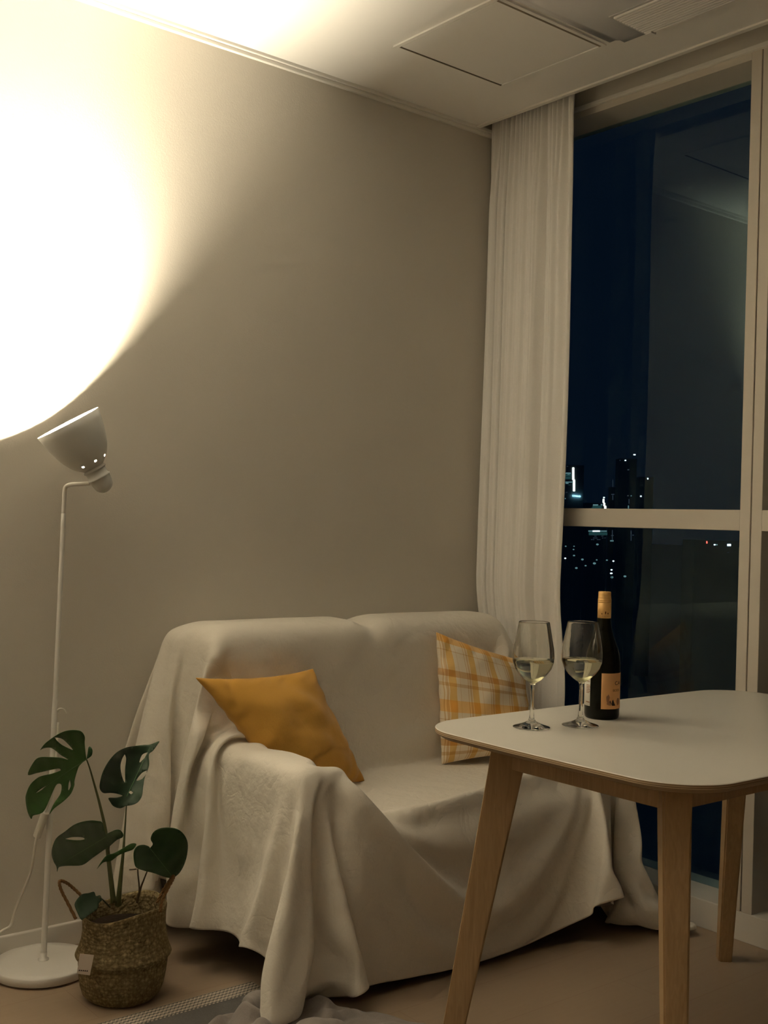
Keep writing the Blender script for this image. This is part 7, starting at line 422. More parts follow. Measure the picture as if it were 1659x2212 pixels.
22,-10,7,6,-2,-20,-14,4,4,-3,2,-1,1,4,0,0,1,0,0,-1,-1,1,1,-1,0,0,0,0,1,-1,0,0,0,1,0,1,-1,-2,-4,-2,2,0,0,2,0,0,1,0,-1,-2,1,2,-2,-1,2,15,-7,-5,-4,10,7,-3,6,-5,9,-1,2,1,2,-2,1,0,-3,3,-1,0,1,0,1,-2,2,-3,2,-1,0,0,1,2,-2,1,-2,0,0,1,0,0,-1,2,-1,-1,1,-1,-4,2,0,-7,1,-9,-1,-14,7,12,2,-14,-6,7,4,0,2,-1,0,-2,-3,0,2,0,1,0,1,0,-1,-1,1,0,0,0,0,-1,0,1,0,0,1,0,0,-2,-4,-1,2,1,-1,0,-1,-1,0,0,0,0,-3,-4,4,4,-1,-2,3,13,-3,2,-1,8,7,-1,1,-3,1,3,0,-1,2,-2,0,2,-1,0,0,0,1,-3,3,-1,1,-1,2,-3,0,-1,1,0,-1,1,2,-1,0,0,-1,0,0,2,0,-1,-2,0,-4,2,-3,-5,9,-2,-2,-22,-13,-1,7,16,5,-3,-2,0,0,0,0,0,0,-2,0,-1,1,0,1,-1,0,0,0,0,0,0,1,2,3,0,-1,0,0,1,-1,-1,3,-1,-2,-2,-1,-1,-1,-1,-1,0,-1,0,5,-7,-2,-5,7,3,11,7,9,0,-6,-1,3,5,-5,5,-1,2,0,0,0,0,-1,2,-1,0,0,-1,1,0,0,0,0,-1,2,-1,0,-3,1,1,1,-1,1,0,0,1,-2,0,0,0,1,0,-1,-3,-1,4,-9,-4,11,-2,-5,-10,-11,-6,-2,3,8,9,0,-1,0,0,0,0,0,0,0,-1,0,-1,1,0,0,1,0,1,0,3,2,4,0,2,-1,0,-1,3,3,-2,0,-2,0,0,-1,-1,-1,-1,-2,-1,6,1,-2,-8,4,7,1,4,10,0,-9,-4,7,5,-6,3,4,0,0,0,1,0,0,0,-1,-1,1,1,-1,3,-3,1,-2,1,1,1,0,-2,2,-1,0,0,-2,1,0,1,-1,2,0,1,-1,-3,1,0,0,-4,3,2,-10,-4,9,-4,5,-2,-4,-7,-4,-6,-2,5,4,0,0,0,0,0,0,0,1,0,0,1,0,1,0,1,0,1,-3,-1,6,0,-1,1,0,0,0,3,1,-1,0,-1,-1,1,0,0,-1,0,1,-1,0,2,8,-1,-5,4,-5,-2,3,-4,10,6,-5,-4,6,1,2,0,-1,0,1,-1,2,-2,1,-1,0,2,-2,1,0,2,-1,-1,-1,3,-1,-1,0,1,-1,-1,2,-1,-1,0,0,1,-1,2,-1,-1,-3,2,-3,-3,7,0,-10,4,1,-7,-1,6,4,-7,-3,-6,0,0,0,1,0,1,0,1,0,0,0,1,0,0,0,0,0,0,0,0,-2,6,0,1,0,0,0,0,0,1,2,1,0,-1,-2,-1,0,1,0,-4,1,0,4,3,-7,-3,3,-11,-7,5,19,12,-3,-5,3,4,0,0,1,1,-1,-1,2,-2,1,0,1,-1,0,0,0,-1,0,1,1,-1,-2,1,2,-1,0,0,1,-1,-1,0,0,1,-1,0,-1,2,0,0,-1,-1,-7,-1,10,0,-21,15,-2,-2,-1,-6,-2,6,3,-4,-2,-1,0,0,0,0,0,1,-1,0,0,0,1,0,0,0,0,0,0,0,7,0,-1,0,1,0,0,1,0,0,1,1,1,0,-1,-3,-2,1,1,-7,-1,4,5,10,-6,-20,3,17,2,3,-1,-1,-1,6,2,1,1,1,-2,0,0,-1,1,1,0,0,0,-1,0,1,0,1,-3,1,1,0,0,-1,0,-1,1,2,-3,2,0,0,0,0,0,0,-1,-1,0,-3,3,-2,-6,3,2,-2,-1,3,-1,-3,-2,3,-6,-5,-1,0,2,-1,0,0,1,0,0,1,0,1,0,-1,1,0,-1,0,0,0,0,5,2,0,0,0,0,0,-1,1,0,0,1,0,1,1,2,-1,-4,-1,3,-2,-5,1,9,7,-1,-3,-4,1,4,-2,-1,4,4,2,0,-1,0,-1,0,2,0,0,0,0,1,-1,0,0,-1,1,-4,4,1,-2,0,1,1,0,1,-1,-4,3,-1,0,1,-1,1,0,0,0,0,-2,-2,0,1,1,-2,-11,10,-12,10,1,1,3,-8,-9,0,-2,2,1,0,0,1,1,0,0,0,1,-1,0,1,-1,0,1,-1,1,0,1,5,-1,0,1,0,1,1,0,0,1,0,-1,0,-1,1,0,3,2,1,0,-1,-2,-10,7,9,5,0,0,4,-4,-5,-1,6,4,-2,1,1,-3,0,4,-2,-1,0,0,0,-1,1,-1,2,-1,-1,4,-3,-2,2,1,-1,-2,4,-2,-2,5,-4,2,1,-2,1,-3,2,0,0,0,2,-3,-3,4,-8,-8,12,-2,3,-3,4,-4,-11,-4,-2,0,2,3,1,-1,3,0,-1,1,0,0,0,-1,1,-1,0,0,0,1,-1,2,0,3,1,0,1,0,0,-1,1,0,0,0,1,1,2,-2,-1,0,1,3,2,2,-2,-1,-8,4,9,7,-2,1,-8,5,-1,5,0,0,0,-1,0,3,-3,0,2,-1,-2,1,1,0,2,-2,0,0,-2,3,0,0,-2,1,-1,-1,-1,4,-3,3,-2,0,2,-1,0,0,-1,3,-2,-1,1,-3,0,2,0,-4,-2,2,-13,4,-8,-2,0,4,1,4,-3,0,6,-1,-1,-1,-1,0,1,-1,1,-1,1,0,0,0,0,2,-1,0,9,-3,1,-2,0,-1,1,1,0,-1,1,0,-1,0,2,2,-1,0,0,-1,2,2,3,3,-5,-2,-3,9,5,2,-8,7,2,-2,0,1,0,0,0,-1,0,0,0,2,-1,-1,1,-1,0,1,0,1,-2,0,-1,0,1,0,0,2,-3,2,-1,1,0,-1,-2,4,-2,1,-4,4,0,0,-3,-2,4,-8,6,-12,-6,13,-14,1,3,4,2,2,0,-1,0,-4,-1,0,1,0,0,-1,1,-1,0,1,-1,1,0,0,-2,0,-2,4,5,0,1,-1,-2,-2,-1,-1,0,-1,1,0,1,0,0,1,0,1,0,0,3,3,3,-1,1,5,-2,-1,0,1,3,
-2,0,1,-1,0,1,-1,2,0,-1,1,-1,-1,1,-1,-1,1,1,-1,1,0,-2,1,1,0,0,0,-2,2,1,-1,-1,0,0,1,-1,0,0,1,-1,0,0,0,-4,2,1,-5,2,2,-9,0,4,1,0,-1,-1,-4,0,-2,1,2,-1,0,0,0,-1,0,1,0,0,0,-1,0,0,-1,0,0,-2,-2,3,1,3,3,2,-1,0,-1,-1,-1,1,-1,0,0,1,1,-1,2,1,2,4,-1,2,2,3,0,2,-3,5,-1,-1,0,1,0,0,1,-1,0,-1,1,0,0,2,-1,-1,1,0,-2,1,-2,-2,1,3,0,-1,0,0,2,0,-3,1,1,0,0,1,-2,1,0,1,-1,1,-1,1,-2,-2,1,-14,5,4,-4,3,-1,-1,-2,-2,-1,0,0,1,-1,-1,1,0,0,-1,1,0,0,0,-2,1,-1,0,1,0,-1,1,5,0,-2,-1,-1,0,0,2,1,2,0,0,-1,-1,0,0,-1,1,2,0,0,2,3,3,0,1,1,4,3,0,0,-1,2,-1,0,0,0,1,-1,-1,1,-1,0,0,0,1,1,1,-2,2,-1,0,-8,1,5,1,1,0,-1,0,-1,2,-1,0,0,0,-1,2,-1,0,0,-1,0,0,0,-1,-1,-1,-3,6,-9,-3,2,-2,-1,-1,-1,1,1,0,0,0,-1,-1,0,0,1,0,-1,0,-1,0,0,1,1,-1,0,1,-1,6,1,-1,1,-1,0,0,-1,-1,0,2,-1,0,1,-1,-1,1,-1,-1,1,0,0,2,2,4,3,2,0,3,3,1,-2,1,1,-2,0,0,-1,3,-1,1,0,0,0,-1,0,1,-2,0,0,1,-1,-5,-2,8,1,-2,3,-2,-1,1,0,0,0,-1,0,2,-2,1,0,0,0,0,0,0,0,-2,-3,0,-1,-8,5,-4,-2,-1,0,1,-1,1,0,-1,0,0,1,0,-1,0,-1,0,0,0,1,0,1,-1,-1,1,-1,0,4,-1,2,0,1,0,0,-1,0,0,-1,1,0,-1,1,0,0,0,-1,0,0,0,-1,0,1,3,5,3,-6,15,-1,1,-1,0,0,0,0,0,0,0,0,-1,1,1,-1,0,-1,1,1,0,0,-2,-3,-3,5,2,0,-1,1,0,-1,1,0,0,0,1,-1,0,0,0,-1,2,-2,1,0,0,-2,-6,7,-14,6,-4,-3,0,1,0,1,1,-1,-1,-1,1,-1,-1,0,1,-1,1,0,-1,1,0,0,-1,-1,1,0,-1,1,4,0,0,-1,0,0,0,1,1,-1,0,0,0,0,0,0,0,0,1,-1,1,-1,1,-1,0,-1,0,5,7,-4,11,0,1,0,0,-1,1,-2,0,0,1,0,-1,0,1,-1,1,0,0,-1,0,1,0,-2,1,1,1,-3,2,-1,0,-2,1,0,1,-1,0,1,-1,0,0,0,1,0,0,0,-2,2,-9,2,-4,-3,1,2,1,1,-1,-2,-2,0,0,-1,1,0,-1,0,1,-1,0,1,0,0,-1,0,1,0,-1,1,1,4,1,-1,0,0,0,0,-1,0,1,0,-1,0,0,0,0,0,1,0,1,0,0,0,0,0,0,0,-1,4,8,1,3,-3,0,0,0,-1,2,-2,2,-2,1,0,-1,0,1,-1,0,0,0,1,-1,0,-5,0,1,1,2,-1,3,0,0,1,-1,-1,0,0,0,-1,1,0,0,0,0,0,1,-3,1,0,-5,-1,2,2,-1,-2,-1,-2,0,0,-1,1,0,-1,1,0,0,-1,1,0,0,0,0,0,0,-1,0,2,0,-1,6,-1,0,0,0,-1,0,1,0,-1,-1,1,0,0,0,0,0,-1,0,0,-1,1,0,1,0,0,0,1,-1,4,1,1,0,0,0,0,0,-1,1,-1,0,0,0,0,1,-2,0,0,0,0,-1,2,3,-1,0,2,-1,0,0,0,-1,0,-1,1,0,0,0,0,1,-1,1,0,-1,0,1,1,-1,-2,0,1,1,-1,-3,-1,0,-1,1,0,0,0,0,-1,1,0,1,-1,1,0,0,0,0,-1,1,0,0,-1,-1,-1,-1,-5,2,1,2,1,2,0,1,-1,1,1,-1,-1,1,-1,1,-1,0,0,0,0,0,0,0,0,1,0,-1,0,-2,2,-1,2,-1,-1,0,-1,0,0,0,1,-1,0,0,-1,1,0,0,0,0,0,1,-1,-1,-1,2,2,2,0,-1,1,0,1,-1,0,0,0,0,0,0,-1,0,1,0,0,-1,1,1,1,-1,2,-1,-1,1,-1,1,0,0,1,0,-1,1,0,-1,0,1,-1,0,0,-1,-1,0,-1,-1,-1,3,-1,0,-1,-5,0,0,0,0,0,1,-1,2,0,1,2,1,0,1,0,1,1,-1,-1,2,-1,0,0,0,0,0,1,-1,2,-6,0,-1,0,1,0,1,0,0,0,-1,1,0,0,0,0,0,0,0,0,0,0,2,-2,-2,2,0,0,0,0,0,0,-1,1,0,0,0,0,0,0,0,0,0,0,0,0,0,3,3,4,-4,1,2,0,1,-1,-1,-1,0,0,0,-1,0,1,0,-1,0,-1,0,-1,0,-1,-1,0,0,-4,0,0,2,-1,-2,-1,-1,0,0,0,2,-1,1,0,0,0,0,1,0,0,1,1,2,0,1,0,0,0,0,0,1,-1,0,-4,1,0,0,0,0,0,0,0,0,0,0,0,0,0,0,0,0,0,1,-1,1,1,-1,-1,1,-1,0,0,0,0,1,0,-1,1,0,0,0,0,0,-1,0,1,-1,0,0,0,1,-1,7,-1,0,3,-1,0,-2,1,0,-1,1,0,0,-1,-2,-1,-1,0,-1,-1,1,-1,0,1,-1,1,1,-1,0,-1,5,-1,-2,-3,-3,1,0,-1,1,-1,0,0,1,0,0,1,0,0,1,-1,0,0,1,0,1,0,1,-1,2,-12,10,0,1,-1,0,0,0,0,1,0,0,0,0,0,1,0,-1,1,0,1,-1,1,1,-2,-1,2,1,1,-2,-1,1,0,1,0,-1,0,0,-2,2,0,-1,0,1,-1,-2,1,0,-4,8,-1,1,5,-2,-2,-1,1,-1,0,-1,-1,-1,0,-1,0,-1,0,0,0,1,-1,1,0,-1,1,-1,0,0,0,0,0,1,2,-3,-1,-1,0,0,-3,1,0,0,0,0,0,-1,1,0,0,1,-1,1,0,1,-1,1,
-1,0,0,1,0,1,1,0,0,0,0,1,0,1,-1,0,1,-1,-1,-1,1,-2,0,-2,3,-2,1,-1,-4,2,1,-2,3,1,0,-2,-1,2,0,-2,0,2,-2,0,3,0,-2,2,2,-1,0,2,-1,2,6,-6,-2,1,0,1,0,-1,1,-1,0,-1,0,1,0,0,0,1,-1,0,-1,1,0,-1,1,1,0,-1,0,-9,2,0,4,3,-1,0,0,1,-3,0,0,0,-1,0,1,-1,0,-1,0,1,-1,0,-1,1,-1,1,1,2,4,-6,4,0,0,-1,0,0,0,-2,-1,1,0,-1,2,0,1,0,1,0,0,-1,0,2,-2,-2,0,-2,1,-1,0,-1,1,0,-1,0,2,0,0,0,-1,0,0,-1,0,0,1,0,3,-1,3,-2,-3,0,0,-1,0,1,2,0,2,0,1,1,0,0,0,0,-1,0,0,0,0,0,0,0,0,1,0,0,-5,-1,1,3,1,0,0,0,2,1,0,-1,-1,1,-1,-1,0,-1,0,-1,0,0,-1,1,-1,0,-1,-1,1,4,-4,-1,0,1,1,0,-1,0,1,-1,0,0,0,-1,0,-1,1,0,0,0,0,1,0,0,-4,1,1,-2,0,0,-1,0,0,0,0,0,1,0,0,0,0,0,1,0,0,-2,2,2,6,1,-4,0,-1,0,1,-1,-1,-1,1,1,1,0,0,0,1,2,0,1,-1,1,0,-1,0,1,-1,0,1,1,-1,-5,0,0,0,-1,2,0,0,0,2,0,1,1,0,0,0,0,1,0,0,-1,0,0,-1,0,1,-1,0,-3,2,0,-7,-2,1,0,0,2,-2,1,0,0,0,0,0,-1,1,0,-1,0,0,1,0,3,0,-2,0,1,-1,0,1,1,-1,0,0,0,1,-2,0,0,1,0,0,0,-1,0,1,0,2,4,-2,-1,-1,2,-1,1,-1,0,0,-1,-1,1,0,1,2,-1,-1,0,2,2,0,0,1,0,-1,1,-1,-1,-1,1,-5,0,-1,0,1,-1,0,0,0,0,1,0,0,0,1,0,1,-1,0,1,0,0,0,0,0,-3,-1,-5,-5,4,3,-2,2,-1,0,0,-2,1,-1,1,0,0,0,0,1,1,-2,1,-1,0,-1,1,0,2,-3,2,1,0,-2,1,-1,2,-1,0,0,-2,2,0,0,1,-3,-1,2,0,-1,1,-2,1,-5,2,4,8,0,2,-1,0,0,-1,0,-1,-1,1,1,0,2,0,0,-1,0,0,1,-1,1,1,0,-1,0,0,-1,-5,1,0,-2,0,0,1,0,0,0,0,-1,1,0,0,0,-1,1,-1,-1,0,-1,-1,-2,-2,1,-1,2,3,-16,-1,2,4,0,0,-2,3,-1,0,-1,0,-1,0,0,1,-1,1,1,-1,2,-1,-3,2,2,-2,0,-1,0,3,-2,0,-1,0,0,-1,2,-1,0,1,-3,2,1,-1,0,1,-2,0,-1,-3,4,4,3,3,3,4,1,1,1,-1,1,-1,0,-1,-2,1,0,1,-1,1,0,0,1,0,0,-1,1,0,0,1,-6,-1,1,1,0,0,-1,0,1,-1,0,0,0,0,-1,0,0,-2,1,-1,-2,0,0,1,-1,-3,0,1,-7,0,-3,1,-2,1,1,0,-2,1,1,0,-1,1,0,2,-2,-1,-1,0,1,-1,-1,3,1,4,-1,-5,1,0,-2,0,2,-1,0,1,0,1,-2,0,-1,2,0,-1,-1,2,-1,0,0,-1,4,-1,6,-4,4,3,-1,4,2,0,2,-1,1,-1,-1,1,-1,1,-1,0,0,1,1,-1,1,0,1,0,0,1,-1,-5,-1,0,0,0,0,-1,0,-1,0,-1,0,-1,0,1,-1,0,0,-2,1,0,0,-2,-2,-1,1,1,-2,-5,-5,3,1,-1,1,0,1,-2,0,-1,1,0,0,0,-3,2,2,-1,-1,2,-2,2,0,1,7,-1,-8,-2,1,1,0,-1,1,1,-3,2,-1,2,-1,0,-1,1,1,1,-2,2,-1,1,2,0,-3,3,6,-4,2,3,-1,1,4,1,0,0,1,0,-1,0,-1,0,2,-1,0,0,1,0,0,0,2,0,0,1,-6,1,-1,-1,-1,-1,1,-1,-1,0,0,0,0,0,-1,0,-1,0,0,-2,1,-2,0,0,1,1,-1,-6,-2,0,-1,-1,0,-1,1,3,-1,-1,0,0,0,0,0,1,-1,-1,2,0,-3,2,0,-1,1,5,1,-5,-1,1,0,-1,-1,1,1,1,-2,-1,1,-1,1,1,-2,0,0,1,-1,1,0,-3,2,1,1,4,2,-3,4,3,-2,0,3,3,2,-1,0,0,0,0,0,-1,1,0,0,1,-1,0,1,-1,0,1,0,-7,-1,0,0,-1,0,-1,-1,0,-1,0,0,-1,1,0,0,0,-1,1,0,-2,-1,0,1,0,0,-4,-6,0,2,-1,0,0,0,0,-1,1,1,-2,1,0,1,-1,0,0,-1,0,1,2,-2,-1,1,1,1,2,-3,-1,0,0,0,2,-2,-1,0,0,1,0,1,-1,-1,1,0,0,-1,0,1,0,1,1,0,1,1,6,-1,-4,3,3,-1,0,1,1,3,1,0,-1,1,0,0,0,0,-1,1,0,0,0,0,0,0,5,-7,-1,-2,-1,0,-1,0,0,0,0,0,-1,0,0,-1,1,0,1,-3,0,-1,2,0,0,1,-3,-6,0,-1,0,0,1,-2,1,1,-1,1,0,0,-1,-1,-1,1,0,1,1,0,-2,0,2,0,-1,0,1,-2,0,1,-1,0,1,-1,0,-1,2,1,-2,1,-1,0,2,1,-2,0,0,1,0,1,-2,-2,2,1,0,2,5,1,-1,0,3,-1,0,1,0,3,2,0,0,0,-1,0,-1,1,-1,2,0,0,0,0,-1,-5,-11,-1,0,0,-1,0,0,0,-1,1,-2,2,0,-1,1,0,-1,-1,1,-2,2,0,1,0,-1,-5,-3,0,1,-2,0,-1,2,0,-2,1,1,0,0,0,0,-1,0,1,-2,0,0,1,0,-1,1,-1,1,0,1,0,-1,0,0,0,1,0,-1,0,1,-1,-1,3,-1,-2,0,3,-2,0,0,0,0,1,1,-2,1,0,1,3,2,-1,1,0,3,0,-1,1,-1,3,4,0,0,0,-1,1,-1,0,-2,1,0,1,0,1,0,-11,0,0,-1,0,0,-1,0,0,-1,1,-2,0,
1,0,-1,1,-1,0,2,0,-1,0,0,-4,-4,1,0,-1,-1,-1,2,-2,0,1,0,-1,0,1,0,1,0,0,-1,0,0,0,0,0,0,-1,1,0,-1,0,2,-1,1,-2,1,-1,0,2,-1,-1,2,-1,-1,0,2,0,-1,1,2,-2,-1,0,4,2,-5,3,0,-3,2,4,-1,0,1,0,1,2,-1,1,0,4,1,1,0,1,-1,0,0,2,-1,0,-2,1,-1,1,-11,0,0,-1,0,-1,-1,0,0,0,0,0,0,-2,1,0,0,1,0,0,0,0,0,-3,-4,0,-1,-2,0,5,-1,-4,1,1,0,-1,0,0,0,0,0,0,0,-1,2,0,0,0,-2,1,0,0,0,0,0,0,-1,1,0,-1,1,0,0,0,0,1,-1,0,0,1,-2,0,2,-1,1,0,0,1,-1,5,-1,-1,-1,1,1,1,1,0,0,0,1,2,0,2,0,4,0,-1,0,1,0,0,0,2,-1,0,-1,0,0,-11,0,-1,0,-1,-1,0,0,0,-1,0,-1,0,0,0,0,0,1,2,-1,0,0,-2,-4,-2,0,0,2,-1,0,1,-3,0,-1,-1,2,1,-1,0,0,0,2,-3,1,-1,1,0,0,1,0,-2,1,-1,1,0,-1,1,-1,2,-1,-1,0,1,0,0,-1,1,0,2,-4,2,1,0,0,-1,-1,4,1,0,1,-1,1,-2,0,0,3,1,0,1,0,-1,1,2,-2,-3,3,6,2,-1,0,1,0,-1,-1,1,1,1,1,0,-12,-1,1,-1,0,1,-1,-1,-1,-1,-1,1,-1,1,-1,1,1,0,0,1,-1,0,-2,-5,0,-1,-1,2,1,-2,-1,4,1,-3,-2,0,0,1,1,-2,1,-1,2,-1,1,-2,0,0,1,-2,3,-1,1,-1,-2,1,2,-2,0,0,2,0,-1,0,0,-1,1,1,-2,3,-3,1,-1,1,1,2,-2,1,1,-1,-1,3,3,-4,2,2,-1,1,-1,1,0,1,0,-1,2,-2,0,7,3,-1,-1,-1,1,0,-1,1,-1,1,0,-12,0,-1,1,0,-2,0,-1,0,-1,-1,0,0,1,0,1,0,1,-1,0,2,-3,-5,0,1,1,2,2,-5,6,-2,2,-3,-2,-3,-1,0,1,-1,1,-1,0,-1,0,0,2,-1,1,-2,1,0,1,-1,1,1,-1,-3,4,-3,3,-3,0,0,1,0,0,-1,1,1,-1,2,-2,1,0,2,3,-1,-4,3,-1,6,-9,3,2,1,-1,1,0,3,-3,9,-6,0,-1,-1,1,-3,0,6,5,0,0,-1,-1,1,-1,0,-1,1,-13,1,0,0,-1,-1,-1,-1,-2,1,1,-1,1,-1,1,0,0,0,0,1,-2,-4,-1,1,-1,2,3,-3,5,-8,2,-3,3,1,0,-3,0,-1,3,-2,0,-1,2,-1,-1,0,1,-1,2,0,-1,-1,1,-1,1,-1,2,-4,4,-2,1,1,0,-1,0,0,1,-2,-1,2,-1,1,0,-1,2,0,4,-4,-1,10,-6,4,3,0,-5,-1,1,-1,-1,18,-15,7,-5,1,-3,-2,5,-6,1,2,8,0,0,0,0,-1,1,-1,-1,-13,1,0,-1,-2,1,-1,-1,0,1,-1,1,0,-1,0,-1,0,0,1,1,-3,-4,-1,1,1,3,-3,-1,0,-1,-1,2,-1,7,1,-8,0,0,-1,0,1,0,0,2,-1,0,0,-2,1,-1,1,0,-1,1,1,0,-1,3,-4,0,0,1,0,-1,1,1,-1,-2,3,-2,2,-1,-1,1,-1,0,-1,16,-14,12,-1,-4,-3,5,2,2,-5,1,2,-7,18,-10,2,-2,-1,-3,-3,5,-5,0,1,10,-2,1,-1,1,-1,1,-1,]
